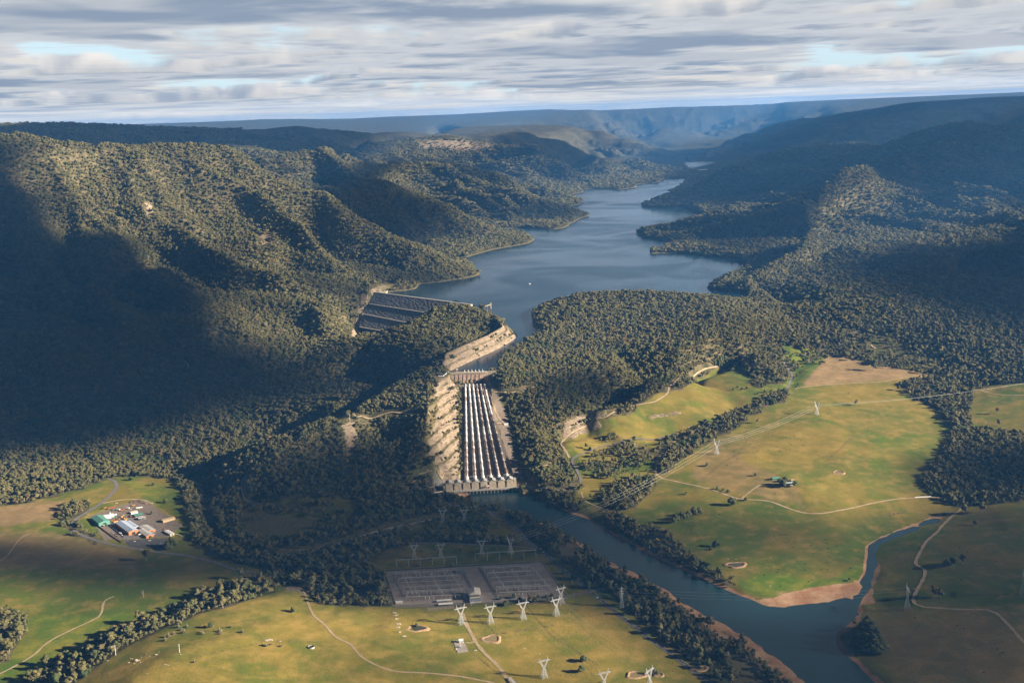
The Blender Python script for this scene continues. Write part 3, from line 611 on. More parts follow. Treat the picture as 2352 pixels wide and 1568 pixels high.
# ground lines: ditches and old tracks in the paddocks
M_DITCH = mx(strip([(1660,1000),(1760,1020),(1850,1040),(1990,1060)], .6, .5) * .7, strip([(1900,950),(1990,985),(2090,1010),(2170,1040)], .6, .5) * .7, strip([(1560,1180),(1700,1215),(1830,1230),(1960,1225)], .6, .5) * .7, strip([(700,1420),(900,1440),(1050,1450)], .5, .5) * .7, strip([(300,1540),(480,1500),(620,1470),(760,1475)], .6, .5) * .7, strip([(2130,1300),(2240,1320),(2352,1330)], .6, .5) * .7, strip([(60,1350),(200,1340),(330,1330),(480,1330)], .6, .5) * .7, strip([(1840,885),(1905,812)], .8, .5), strip([(1480,1390),(1300,1400),(1260,1396)], .6, .5) * .7, strip([(2140,1400),(2080,1470),(2100,1568)], .6, .5) * .7,strip([(945,1385),(985,1410),(1010,1425)], .9, .7), strip([(1090,1410),(1140,1455)], .9, .7), strip([(1208,1388),(1240,1430),(1270,1460),(1330,1498),(1370,1525)], 1.2, .8), strip([(1140,1455),(1180,1450),(1270,1435)], .7, .5), strip([(1620,1095),(1660,1060),(1700,1040)], .8, .6),
  strip([(1990,1195),(2080,1175),(2040,1180)], .8, .6), strip([(1060,1480),(1100,1510),(1170,1568)], 1, .8), strip([(740,1350),(800,1390)], .8, .6), strip([(160,1320),(250,1295),(330,1295)], 1, .8) * .7, strip([(1895,1060),(1930,1030),(1960,1000)], .8, .6))
# ---------------------------------------------------------------- the ground sheet
def grid_mesh(name):
    me = bpy.data.meshes.new(name); n = NU * NV
    co = np.empty((n, 3), np.float32); co[:, 0] = XX.ravel(); co[:, 1] = YY.ravel(); co[:, 2] = ZT.ravel()
    i = np.arange(NU - 1)[None, :]; j = np.arange(NV - 1)[:, None]; a = j * NU + i
    q = np.stack([a, a + NU, a + NU + 1, a + 1], -1).reshape(-1, 4)[:, ::-1]
    me.vertices.add(n); me.vertices.foreach_set('co', co.ravel())
    me.loops.add(q.size); me.loops.foreach_set('vertex_index', np.ascontiguousarray(q, np.int32).ravel())
    me.polygons.add(len(q)); me.polygons.foreach_set('loop_start', np.arange(0, q.size, 4, dtype=np.int32))
    me.update(calc_edges=True); me.shade_smooth(); return me
me = grid_mesh('ground')
def put(name, A): me.attributes.new(name, 'FLOAT', 'POINT').data.foreach_set('value', np.ascontiguousarray(A, np.float32).ravel())
put('m_tree', M_TREE); put('m_rock', np.clip(np.maximum(M_ROCK, SHORE * .8), 0, 1)); put('m_mud', M_MUD); put('m_bare', M_BARE); put('m_dry', M_DRY); put('m_lush', M_LUSH); put('m_ditch', M_DITCH); put('m_gold', mx(area(P_HILL, feather=20, rag=20) * .7, area([(1500,1080),(1560,1000),(1640,960),(1760,900),(2050,870),(2150,940),(2180,1080),(2080,1140),(1900,1170),(1700,1140)], feather=40, rag=40) * .42, area([(0,1165),(200,1130),(260,1110),(180,1200),(0,1235)], feather=8) * .6, area([(1310,1010),(1400,980),(1510,1000),(1480,1050),(1340,1070)], feather=8) * .9))
m = mat('ground_surface', (.1, .1, .05), .95, 0, .1); t = NT(m); b = t.n['Principled BSDF']
pos = t.n.new('ShaderNodeNewGeometry').outputs['Position']
n1 = t.noise(pos, .0045, 5, .55, .4); n2 = t.noise(pos, .03, 5, .65); n3 = t.noise(pos, .25, 4, .7); n4 = t.noise(t.vmath('ADD', pos, (900., 300., 0.)), .009, 4, .6, .8)
grass = t.mix(t.ramp(n1, .38, .62), (.072, .105, .014), (.19, .145, .028))
grass = t.mix(t.ramp(n4, .5, .66, 0, .8), grass, (.085, .125, .012))
grass = t.mix(t.ramp(n2, .46, .72, 0, .75), grass, (.27, .18, .048))
grass = t.mix(t.ramp(n3, .48, .78, 0, .5), grass, (.06, .07, .014)); n5 = t.noise(t.vmath('MULTIPLY', pos, (.5, 1.6, 1.)), .11, 5, .7, .6); grass = t.mix(t.ramp(n5, .50, .68, 0, .55), grass, (.075, .10, .012))
grass = t.mix(t.math('MULTIPLY', t.attr('m_lush'), .75), grass, t.mix(t.ramp(n2, .4, .65), (.06, .13, .01), (.16, .19, .015)))
grass = t.mix(t.math('MULTIPLY', t.attr('m_gold'), t.ramp(n4, .62, .42, .25, .8)), grass, t.mix(t.ramp(n2, .35, .65), (.22, .175, .028), (.35, .24, .058)))
dry = t.mix(t.ramp(n2, .35, .7), (.22, .15, .075), (.33, .215, .11)); grass = t.mix(t.math('MULTIPLY', t.attr('m_dry'), .85), grass, dry)
grass = t.mix(t.attr('m_ditch'), grass, t.mix(t.ramp(n3, .4, .6), (.035, .045, .012), (.2, .14, .07)))
floor_ = t.mix(t.ramp(n2, .38, .62), (.05, .052, .022), (.14, .11, .058)); floor_ = t.mix(t.ramp(n3, .5, .75, 0, .7), floor_, (.03, .035, .016))
far_n = t.noise(pos, .012, 6, .75); far_c = t.mix(t.ramp(far_n, .35, .7), (.045, .048, .026), (.105, .088, .058))
dist = t.vmath('LENGTH', pos); dn = t.n[-1] if False else [x for x in t.n if x.type == 'VECT_MATH' and x.operation == 'LENGTH'][-1].outputs['Value']
floor_ = t.mix(t.ramp(dn, 7000., 10000.), floor_, far_c)
c = t.mix(t.ramp(t.math('ADD', t.attr('m_tree'), t.math('MULTIPLY', t.math('SUBTRACT', n2, .5), .8)), .3, .6), grass, floor_)
vor = t.noise(t.vmath('MULTIPLY', pos, (.06, .06, .3)), 1.0, 6, .72, 1.0)
rock = t.mix(t.ramp(vor, .35, .62), (.13, .097, .07), (.32, .25, .175)); rock = t.mix(t.ramp(n3, .6, .75, 0, .5), rock, (.09, .085, .04)); nz_ = t.n.new('ShaderNodeSeparateXYZ'); t.l.new(t.n.new('ShaderNodeNewGeometry').outputs['Normal'], nz_.inputs[0]); rock = t.mix(t.ramp(t.math('ADD', nz_.outputs[2], t.math('MULTIPLY', t.math('SUBTRACT', n2, .5), .25)), .88, .98, 0, .8), rock, t.mix(t.ramp(n3, .4, .65), (.085, .085, .028), (.17, .14, .06)))
c = t.mix(t.ramp(t.math('ADD', t.attr('m_rock'), t.math('MULTIPLY', t.math('SUBTRACT', n3, .5), .7)), .25, .6), c, rock)
bare = t.mix(t.ramp(n3, .3, .7), (.16, .125, .10), (.25, .20, .16)); bare = t.mix(t.ramp(n2, .5, .7, 0, .5), bare, (.11, .09, .075))
c = t.mix(t.attr('m_bare'), c, bare)
mud = t.mix(t.ramp(n2, .35, .65), (.30, .15, .075), (.44, .28, .17)); mud = t.mix(t.ramp(n3, .5, .72, 0, .7), mud, (.25, .19, .13))
c = t.mix(t.ramp(t.math('ADD', t.attr('m_mud'), t.math('MULTIPLY', t.math('SUBTRACT', n2, .5), .9)), .35, .65), c, mud)
t.set(b, 'Base Color', c)
t.set(b, 'Normal', t.bump(t.math('ADD', t.math('MULTIPLY', n3, 1.0), t.math('MULTIPLY', vor, t.math('MULTIPLY', t.attr('m_rock'), 4.))), 1.6, .6))
me.materials.append(m)
ground = bpy.data.objects.new('ground', me); COL.objects.link(ground); tag(ground, kind='structure')
# ================================================================= WATER
def water_mat(name, deep, rough, bs, bd):
    m = mat(name, deep, rough, 0, .5); t = NT(m); b = t.n['Principled BSDF']; pos = t.n.new('ShaderNodeNewGeometry').outputs['Position']
    n = t.noise(t.vmath('MULTIPLY', pos, (1., 2.6, 1.)), bs, 6, .6); gust = t.noise(pos, .0016, 4, .55, 1.2)
    b.inputs['IOR'].default_value = 1.33
    t.set(b, 'Normal', t.bump(n, bd, 1.0)); t.set(b, 'Roughness', t.ramp(gust, .35, .65, rough, rough + .15))
    return m
M_LAKE = water_mat('lake_water', (.008, .03, .05), .10, .06, .30); M_RIV = water_mat('river_water', (.010, .042, .055), .10, .25, .25)
def sheet(name, pts, z, m, **k):
    me = bpy.data.meshes.new(name); me.from_pydata([(p[0], p[1], z) for p in pts], [], [tuple(range(len(pts)))]); me.update()
    if me.polygons[0].normal.z < 0: me.flip_normals()
    me.materials.append(m); o = bpy.data.objects.new(name, me); COL.objects.link(o); return tag(o, **k)
LK = [(858,671.5),(1030,693.5),(1048,690),(1085,705),(1115,724),(1150,752),(1172,765),(1120,795),(1040,832),(1010,846),(1030,857),(1144,851),(1155,834),(1195,805),(1250,775),(1300,722),(1340,690),(1430,682),(1620,690),(1730,686),(1700,655),(1740,640),(1780,600),(1700,540),(1660,520),(1700,500),(1640,480),(1650,455),(1620,430),(1660,395),(1720,385),(1660,372),(1560,364),(1500,372),(1480,390),(1400,402),(1280,410),(1200,440),(1230,470),(1150,500),(1100,530),(1000,560),(980,600),(1000,625),(900,640),(850,650)]
sheet('reservoir_water', [PZ(p[0], p[1], 151)[:2] for p in LK], 151.0, M_LAKE, kind='structure')
PW = [(1080,1130)] + [(p[0] - 6, p[1] + 7) for p in RL] + [(p[0] + 8, p[1] + 6) for p in RS[::-1]] + [(p[0] + 3, p[1] - 6) for p in RR[::-1]]
sheet('river_water', [PZ(p[0], p[1], 0)[:2] for p in PW], 0.0, M_RIV, kind='structure')
def ribbon(name, pts, w, m, off=.5, z=None, step=9, kindv='structure', **k):
    P = [Vector(p) for p in pts]; q = []
    for i in range(len(P) - 1):
        p0, p1, p2, p3 = P[max(i - 1, 0)], P[i], P[i + 1], P[min(i + 2, len(P) - 1)]
        n = max(1, int((p2 - p1).length / step))
        for s in range(n):
            f = s / n; q.append(.5 * ((2 * p1) + (p2 - p0) * f + (2 * p0 - 5 * p1 + 4 * p2 - p3) * f * f + (3 * p1 - p0 - 3 * p2 + p3) * f ** 3))
    q.append(P[-1]); mb = MB(); vs = []
    for i, p in enumerate(q):
        d = q[min(i + 1, len(q) - 1)] - q[max(i - 1, 0)]; d.z = 0
        if d.length < 1e-6: d = Vector((1, 0, 0))
        d.normalize(); nrm = Vector((d.y, -d.x, 0)); ww = (w[min(int(i / len(q) * len(w)), len(w) - 1)] if isinstance(w, (list, tuple)) else w) / 2
        if name.endswith('track'): ww *= 1 + .25 * math.sin(i * 1.7) * math.sin(i * .37)
        for s in (-1, -.5, 0, .5, 1):
            x = p.x + nrm.x * ww * s; y = p.y + nrm.y * ww * s
            vs.append((x, y, (z if z is not None else 0) + (0 if z is not None else 0)))
    if z is None:
        A = np.array(vs); h = hgt(A[:, 0], A[:, 1]).reshape(-1, 5)
        h = np.maximum(h, h[:, 2:3]) + off; h[:, 0] -= .0; h[:, 4] -= .0
        vs = [(v[0], v[1], float(hh)) for v, hh in zip(vs, h.ravel())]
    fs = [(i * 5 + k, i * 5 + k + 1, i * 5 + k + 6, i * 5 + k + 5) for i in range(len(q) - 1) for k in range(4)]
    mb.add(vs, fs); o = mb.build(name, m, kind=kindv, **k); return o, q
rv_pts = [PZ(p[0], p[1], 3.2) for p in RV]
for a_, b_, w_ in ((0, 7, [8, 12, 15, 20, 26, 24, 16]), (6, 10, [9, 9, 12, 10])):
    ribbon('stream_water', rv_pts[a_:b_ + 1], w_, M_RIV, z=3.3)
ribbon('stream_water', [PZ(p[0], p[1], 3) for p in ((840,1238),(880,1226),(925,1212),(960,1204))], 9, M_RIV, z=3.0)
# stock ponds
def pond(px, py, rx, ry, wm, bank):
    c = G(px, py); n = 26; mb = MB(); vs = []; A = [1 + .12 * math.sin(3 * a * 2 * math.pi / n + px) + .06 * math.sin(5 * a + px) for a in range(n)]
    rings = [(1.0, -.1), (1.22, 1.3), (1.42, 1.5), (1.75, .1)]
    top = c.z + .2
    for rr, dz in rings:
        for i in range(n):
            a = i / n * 2 * math.pi; k = rr * A[i]; x = c.x + math.cos(a) * rx * k; y = c.y + math.sin(a) * ry * k
            vs.append((x, y, (top + dz) if rr < 1.7 else float(hgt(x, y)) - .3))
    fs = [(r * n + i, r * n + (i + 1) % n, (r + 1) * n + (i + 1) % n, (r + 1) * n + i) for r in range(3) for i in range(n)]
    mb.add(vs, fs); mb.build('pond_bank', bank, kind='structure', smooth=True)
    sheet('pond_water', [(c.x + math.cos(i / n * 2 * math.pi) * rx * A[i] * 1.1, c.y + math.sin(i / n * 2 * math.pi) * ry * A[i] * 1.1) for i in range(n)], top + .45, wm, kind='structure')
M_BANK = varied('pond_earth', (.40, .25, .14), (.26, .18, .10), .3, coord='World')
M_PW1 = mat('clay_water', (.22, .17, .08), .25, 0, .4); M_PW2 = mat('pond_water_dark', (.06, .06, .045), .12, 0, .5)
for a_ in ((1129,1467,11,10,M_PW1),(957,1443,12,9,M_PW2),(1926,1085,9,9,M_PW1),(1460,1550,10,8,M_PW1),(1512,1549,6,5,M_PW1),(1608,1535,9,6,M_PW1),(1690,1297,14,9,M_PW2)): pond(*a_, M_BANK)
# ================================================================= AIR
TOPZ = max(H, float(ZT[(DD < 45000) & (np.abs(U)[None, :] < 9)].max())) + 40
mb = MB(); mb.box((0, 0, (TOPZ + float(ZT.min()) - 1.5) / 2), (73000, 73000, TOPZ - float(ZT.min()) + 1.5))
hm = bpy.data.materials.new('haze_air'); hm.use_nodes = True; t = NT(hm)
for n_ in list(t.n):
    if n_.type == 'BSDF_PRINCIPLED': t.n.remove(n_)
pvn = t.n.new('ShaderNodeVolumePrincipled'); pvn.inputs['Color'].default_value = (*HAZE_COL, 1); pvn.inputs['Density'].default_value = HAZE_D; pvn.inputs['Anisotropy'].default_value = HAZE_G
t.l.new(pvn.outputs[0], t.n['Material Output'].inputs['Volume'])
mb.build('haze', hm, kind='stuff')
# ================================================================= CLOUDS that shade the valley (above and to the right of the view)
SUN_E = math.radians(SUNEL); SDX = math.cos(SUNAZ) / math.tan(SUN_E); SDY = -math.sin(SUNAZ) / math.tan(SUN_E); ZC = 2700.0
SH = [  # ground patches to shade; some cover added on slopes merely turned from the sun
 ([(-500,440),(-100,420),(60,415),(125,440),(150,480),(110,520),(200,535),(330,560),(350,600),(420,610),(480,660),(520,740),(560,780),(640,800),(700,822),(790,812),(860,840),(885,890),(800,935),(720,930),(560,935),(480,975),(300,1030),(200,1062),(-500,1085)], 1.0, 90),
 ([(300,1010),(560,940),(700,950),(640,1040),(430,1085),(250,1080)], .45, 90),
 ([(230,1252),(400,1262),(440,1190),(432,1105),(560,1072),(740,1025),(860,1005),(985,1000),(1030,1060),(1010,1090),(1010,1118),(1060,1134),(1190,1124),(1280,1132),(1330,1145),(1440,1170),(1450,1190),(1540,1240),(1600,1290),(1660,1330),(1640,1400),(1800,1480),(1900,1568),(2100,1800),(1500,1800),(1640,1568),(1560,1500),(1440,1400),(1340,1372),(1200,1386),(1000,1392),(880,1395),(740,1390),(700,1345),(560,1345),(300,1380),(0,1330),(-400,1300),(-400,1240),(100,1232)], .93, 28),
 ([(2140,1168),(2352,1140),(2600,1130),(2600,1900),(2000,1700),(1900,1568),(1780,1480),(1850,1402),(1960,1400),(1990,1320),(2010,1250),(2090,1220)], .9, 60),
 ([(1480,1170),(1650,1165),(1800,1190),(1900,1200),(2090,1205),(1990,1260),(1900,1285),(1750,1290),(1640,1300),(1540,1240)], .6, 60),
 ([(2700,500),(2352,530),(2280,560),(2166,575),(2080,562),(1960,600),(1890,622),(1930,655),(2050,695),(2200,730),(2352,760),(2700,770)], .97, 110),
 ([(2190,1050),(2260,1020),(2352,1030),(2700,1040),(2700,1150),(2352,1145),(2200,1160),(2150,1120)], .95, 35),
 ([(1240,875),(1340,858),(1420,850),(1530,872),(1535,900),(1440,925),(1300,945),(1200,925)], .9, 30),
 ([(2020,335),(2226,271),(2700,270),(2700,430),(2330,405),(2210,385),(2100,350)], .9, 150),
 ([(770,395),(850,375),(930,440),(1030,475),(1050,535),(960,560),(860,530),(780,470)], .95, 90),
 ([(590,366),(640,368),(690,395),(670,410),(610,390)], .9, 60),
 ([(880,362),(1060,365),(1180,425),(1010,405)], .75, 90), ([(1010,450),(1180,480),(1290,475),(1345,490),(1300,510),(1150,500)], .8, 90),
 ([(1125,315),(1245,312),(1335,385),(1310,415),(1240,402),(1150,350)], .9, 120),
 ([(430,590),(520,560),(620,640),(670,720),(560,700),(450,660)], .85, 80), ([(710,520),(850,555),(1010,630),(1080,650),(900,655),(790,600)], .8, 70), ([(700,600),(760,640),(860,690),(800,705),(700,670)], .7, 60),
 ([(760,1500),(900,1475),(1060,1510),(1150,1540),(1250,1535),(1400,1560),(1200,1750),(700,1750)], .42, 40), ([(1500,1190),(1700,1185),(1850,1200),(1840,1240),(1650,1250)], .6, 40),
 ([(1560,450,8700),(1700,450,8750),(1850,500,8500),(1980,500,8300),(2080,520,7900),(2200,520,7850),(2330,500,7600),(2700,500,7400),(2700,600,9800),(2226,600,9700),(1900,500,10000),(1600,400,9500)], .95, 110),
 ([(-500,700,7900),(300,700,8300),(600,650,8800),(850,600,9200),(930,600,11500),(960,800,15000),(700,800,15500),(-500,800,15500)], .93, 260),
 ([(1600,500,15500),(1750,700,19500),(2400,800,19500),(3000,800,19500),(3000,800,11800),(2200,700,11300),(2010,550,11700),(1850,450,11800),(1700,350,11500),(1640,300,12500)], .93, 260),
 ([(0,420),(60,400),(130,430),(100,470),(0,480)], .6, 60), ([(700,1005),(860,985),(960,960),(1000,985),(980,1010),(740,1035)], .45, 40),
 ([(1110,940),(1180,960),(1200,1060),(1190,1100),(1130,1095)], .35, 25), ([(1540,380),(1480,474),(1600,473),(1750,460),(1900,400),(2080,335),(1830,333)], .9, 130), ([(1467,535),(1560,500),(1640,500),(1820,470),(1870,520),(1840,565),(1710,600),(1550,560)], .85, 90),
]
x0, x1, y0, y1, st = 500, 21000, -2200, 17500, 85
gx = np.arange(x0, x1, st); gy = np.arange(y0, y1, st); CXg, CYg = np.meshgrid(gx, gy); DN_ = np.zeros(CXg.shape)
nz = fbm(CXg / 520, CYg / 520, 5, 91, .55)
for poly, dens_, fe in SH:
    q = []
    for p in poly:
        g = G(p[0], p[1]) if len(p) == 2 else Vector((PD(p[0], 290, p[2])[0], PD(p[0], 290, p[2])[1], p[1])); k = ZC - g.z; q.append((g.x + SDX * k, g.y + SDY * k))
    ins = inpoly(CXg, CYg, q); d = segdist(CXg, CYg, q, True); d = np.where(ins, d, -d) + nz * fe * 1.2
    DN_ = np.maximum(DN_, sstep(-fe * 1.6, fe * 1.6, d) * dens_)
far_frame = sstep(15800, 14500, np.hypot(CXg, CYg) * np.where(np.abs(np.arctan2(CXg, CYg)) < math.radians(29), 1, 0))
DN_ *= far_frame
mb = MB(); idx = -np.ones(DN_.shape, int); keep = DN_ > .015
kk = keep.copy()
for a_ in (-1, 0, 1):
    for b_ in (-1, 0, 1): kk |= np.roll(np.roll(keep, a_, 0), b_, 1)
jj, ii = np.where(kk); idx[jj, ii] = np.arange(len(jj)); nv_ = len(jj)
lump = (fbm(CXg / 300, CYg / 300, 4, 55) + .5) * 160
th = DN_ * (14 + lump * .22)
co_up = np.stack([CXg[jj, ii], CYg[jj, ii], ZC + th[jj, ii] * 1.5 + 3], -1); co_lo = np.stack([CXg[jj, ii], CYg[jj, ii], ZC - th[jj, ii] * .25], -1)
cc = (idx[:-1, :-1] >= 0) & (idx[:-1, 1:] >= 0) & (idx[1:, :-1] >= 0) & (idx[1:, 1:] >= 0)
a_ = idx[:-1, :-1][cc]; b_ = idx[:-1, 1:][cc]; c_ = idx[1:, 1:][cc]; d_ = idx[1:, :-1][cc]
q = np.concatenate([np.stack([a_, b_, c_, d_], -1), np.stack([d_, c_, b_, a_], -1) + nv_])
me = bpy.data.meshes.new('clouds'); me.from_pydata(np.concatenate([co_up, co_lo]).tolist(), [], q.tolist()); me.update(); me.shade_smooth()
at = me.attributes.new('cover', 'FLOAT', 'POINT'); at.data.foreach_set('value', np.concatenate([DN_[jj, ii], DN_[jj, ii]]).astype(np.float32))
cm = bpy.data.materials.new('cloud_vapour'); cm.use_nodes = True; t = NT(cm); out = t.n['Material Output']
for n_ in list(t.n):
    if n_.type == 'BSDF_PRINCIPLED': t.n.remove(n_)
df = t.n.new('ShaderNodeBsdfDiffuse'); df.inputs[0].default_value = (.9, .9, .92, 1); tl = t.n.new('ShaderNodeBsdfTranslucent'); tl.inputs[0].default_value = (.5, .5, .52, 1); tr = t.n.new('ShaderNodeBsdfTransparent')
s1 = t.n.new('ShaderNodeMixShader'); s1.inputs[0].default_value = .35; t.l.new(df.outputs[0], s1.inputs[1]); t.l.new(tl.outputs[0], s1.inputs[2])
s2 = t.n.new('ShaderNodeMixShader'); alpha = t.math('SUBTRACT', 1.0, t.math('SQRT', t.math('SUBTRACT', 1.0, t.math('MULTIPLY', t.attr('cover'), .985))))
t.l.new(alpha, s2.inputs[0]); t.l.new(tr.outputs[0], s2.inputs[1]); t.l.new(s1.outputs[0], s2.inputs[2]); t.l.new(s2.outputs[0], out.inputs[0])
me.materials.append(cm); o = bpy.data.objects.new('clouds', me); COL.objects.link(o); tag(o, kind='stuff')
# ================================================================= TREES
def leaf_mat(name, cols, dens=.0):
    m = mat(name, cols[0], .75, 0, .15); t = NT(m); b = t.n['Principled BSDF']
    oi = t.n.new('ShaderNodeObjectInfo'); pos = t.n.new('ShaderNodeNewGeometry').outputs['Position']
    r = t.n.new('ShaderNodeValToRGB'); r.color_ramp.interpolation = 'LINEAR'
    for k, c in enumerate(cols):
        e = r.color_ramp.elements[k] if k < 2 else r.color_ramp.elements.new(k / (len(cols) - 1)); e.position = k / (len(cols) - 1); e.color = (*c, 1)
    t.l.new(oi.outputs['Random'], r.inputs[0])
    big = t.noise(pos, .006, 3, .5); mid_ = t.noise(pos, .022, 4, .6); r2_ = t.mix(t.ramp(mid_, .35, .68, 0, .75), r.outputs[0], (.055, .06, .022)); c = t.mix(t.ramp(big, .35, .65, 0, .5), r2_, (.115, .105, .035))
    c = t.mix(t.ramp(t.noise(pos, .7, 3, .6), .5, .75, 0, .5), c, (.15, .14, .06)); t.set(b, 'Base Color', c); return m
M_EUC = leaf_mat('eucalypt_leaves', [(.05, .058, .018), (.115, .10, .034), (.17, .135, .055), (.07, .072, .024), (.16, .10, .048), (.06, .075, .022), (.20, .165, .085), (.085, .078, .026)])
M_DARK = leaf_mat('dark_leaves', [(.028, .045, .014), (.04, .058, .018), (.035, .05, .02)])
M_LIME = leaf_mat('bright_leaves', [(.07, .11, .02), (.09, .13, .03), (.06, .10, .025)])
M_TRUNK = varied('pale_bark', (.42, .38, .32), (.24, .20, .16), 1.2)
def crown_mb(kind, seed):
    R = random.Random(seed); mb = MB(); st = random.getstate(); random.seed(seed)
    lobes = []
    if kind == 'euc':
        for k in range(10):
            a = R.uniform(0, 6.28); r = R.uniform(.8, 4.1); z = R.uniform(6.5, 13.5); s = R.uniform(1.5, 2.7) * (1.1 - .04 * abs(z - 9))
            lobes.append((r * math.cos(a), r * math.sin(a), z, s))
        lobes.append((0, 0, 12.8, 2.3)); lobes.append((.5, -.4, 9.5, 2.8))
    elif kind == 'round':
        for k in range(12):
            a = R.uniform(0, 6.28); r = R.uniform(1.5, 4.0); z = R.uniform(3.2, 8.5); s = R.uniform(1.8, 2.9)
            lobes.append((r * math.cos(a), r * math.sin(a), z, s))
        lobes.append((0, 0, 8.8, 2.8)); lobes.append((0, 0, 5.5, 3.6))
    elif kind == 'cone':
        for k in range(26):
            f = k / 26; a = k * 2.4; r = (1 - f) * 4.6; lobes.append((r * math.cos(a), r * math.sin(a), 2 + f * 15, 1.0 + (1 - f) * 1.9))
    elif kind == 'poplar':
        for k in range(18):
            f = k / 18; a = k * 2.4; r = 1.1 * math.sin(math.pi * (.15 + f * .8)); lobes.append((r * math.cos(a), r * math.sin(a), 2 + f * 16, .8 + 1.1 * math.sin(math.pi * (.15 + f * .8))))
    elif kind == 'shrub':
        for k in range(7):
            a = R.uniform(0, 6.28); r = R.uniform(.5, 2.3); lobes.append((r * math.cos(a), r * math.sin(a), R.uniform(.8, 2.4), R.uniform(1.1, 1.9)))
    for x, y, z, s in lobes:
        mb.ico((x, y, z), s, 2, .22, (1, 1, .78))
        for _ in range(26):   # ragged sprays of leaves over the lobe
            v = Vector((R.gauss(0, 1), R.gauss(0, 1), R.gauss(0, 1) * .8)).normalized(); p = Vector((x, y, z)) + Vector((v.x * s, v.y * s, v.z * s * .8)) * R.uniform(.95, 1.28)
            q = [p + Vector((R.uniform(-.55, .55), R.uniform(-.55, .55), R.uniform(-.45, .45))) for _ in range(3)]; mb.add(q, [(0, 1, 2)])
    random.setstate(st); return mb
def trunk_mb(kind, seed):
    R = random.Random(seed); mb = MB()
    if kind in ('euc', 'dead'):
        mb.tube([(0, 0, -.6), (.1, .1, 3), (.3, 0, 6.5), (.1, .3, 10)], [.42, .34, .25, .12], 7)
        for k in range(5 if kind == 'euc' else 9):
            a = R.uniform(0, 6.28); z = R.uniform(4.5, 9); r = R.uniform(2, 3.6)
            mb.tube([(.2, .1, z), (r * .5 * math.cos(a), r * .5 * math.sin(a), z + 1.6), (r * math.cos(a), r * math.sin(a), z + 3.4)], [.16, .11, .04], 5)
    else:
        mb.tube([(0, 0, -.6), (0, 0, 3), (0, 0, 7)], [.4, .32, .15], 7)
        for k in range(4):
            a = k * 1.6; mb.tube([(0, 0, 2.5), (1.4 * math.cos(a), 1.4 * math.sin(a), 4.5)], [.15, .06], 5)
    return mb
TREE = {}
def proto(kind, seed, m, first):
    key = (kind, seed); e = empty(first, (0, 0, -500)); c = crown_mb(kind, seed).build('crown', m, e) if kind != 'dead' else None
    trunk_mb(kind, seed).build('trunk', M_TRUNK, e); kids(e); TREE[key] = e; e['used'] = 0; return e
for s in range(5): proto('euc', 100 + s, M_EUC, 'eucalypt_tree')
for s in range(2): proto('round', 200 + s, M_DARK, 'broadleaf_tree')
proto('cone', 300, M_DARK, 'conifer_tree'); proto('poplar', 310, M_LIME, 'poplar_tree'); proto('shrub', 400, M_EUC, 'shrub'); proto('dead', 500, M_EUC, 'dead_tree'); proto('round', 210, M_LIME, 'green_tree')
def place_tree(key, loc, s, label, cat='tree', group=None, sz=None):
    p = TREE[key]
    if p['used'] == 0: o = p; p['used'] = 1
    else: o = link_copy(p)
    o.location = loc; o.rotation_euler = (0, 0, random.uniform(0, 6.28)); s *= 1; o.scale = (s, s, s * (sz or random.uniform(.9, 1.15)))
    return tag(o, label, cat, group)
EUC = [('euc', 100 + i) for i in range(5)]
# candidates over the wooded ground, spaced wider with distance
def candidates():
    out = []; i0 = math.radians(-29); i1 = math.radians(29); d = 1500.0; rows = []
    while d < 13000:
        s = 6.6 if d < 2900 else 6.6 * (d / 2900) ** .82
        n = int((i1 - i0) * d / s); u = i0 + (np.arange(n) + rng.uniform(-.42, .42, n)) * s / d; r = d + rng.uniform(-.42, .42, n) * s
        rows.append(np.stack([u, r, np.full(n, s)], -1)); d += s
    A = np.concatenate(rows); return A
CA = candidates(); cu, cr, cs_ = CA.T; cx = cr * np.sin(cu); cy = cr * np.cos(cu)
def lookup(A, x, y):
    u = np.arctan2(x, y); v = np.log(np.hypot(x, y)); i = np.clip(np.searchsorted(U, u) - 1, 0, NU - 2); j = np.clip(np.searchsorted(V, v) - 1, 0, NV - 2); return A[j, i]
mt = lookup(M_TREE, cx, cy); cz = hgt(cx, cy)
bare_ = np.clip(lookup(M_ROCK, cx, cy), 0, 1)
clump = fbm(cx / 70, cy / 70, 3, 123)
wet = ((cz < 152.5) & (cy > 3000) & (np.hypot(cx, cy) > 2900) & inpoly(cx, cy, [PZ(p[0], p[1], 151)[:2] for p in LK])) | (cz < 1.2)
keepc = (rng.uniform(0, 1, len(cx)) < np.clip((mt * 1.25 - .62 * sstep(-.05, .5, fbm(cx / 150, cy / 150, 4, 321)) * sstep(7000, 4000, np.hypot(cx, cy))) + clump * .35 * (mt < .9) * (mt > .05), 0, 1)) & ~wet & (mt > .04)
TH = sstep(.0, .35, fbm(cx / 60, cy / 60, 3, 555)) * inpoly(*proj(cx, cy, cz), [(1780,770),(2000,750),(2120,800),(2200,870),(2050,850),(1880,805)]); keepc &= rng.uniform(0, 1, len(cx)) > TH * .7
def clear_of(q, w):
    global keepc
    pts = [(p[0], p[1]) for p in q]; xs = [p[0] for p in pts]; ys = [p[1] for p in pts]
    sel = (cx > min(xs) - w) & (cx < max(xs) + w) & (cy > min(ys) - w) & (cy < max(ys) + w) & keepc
    ii_ = np.where(sel)[0]; d = segdist(cx[ii_], cy[ii_], pts); keepc[ii_[d < w]] = False
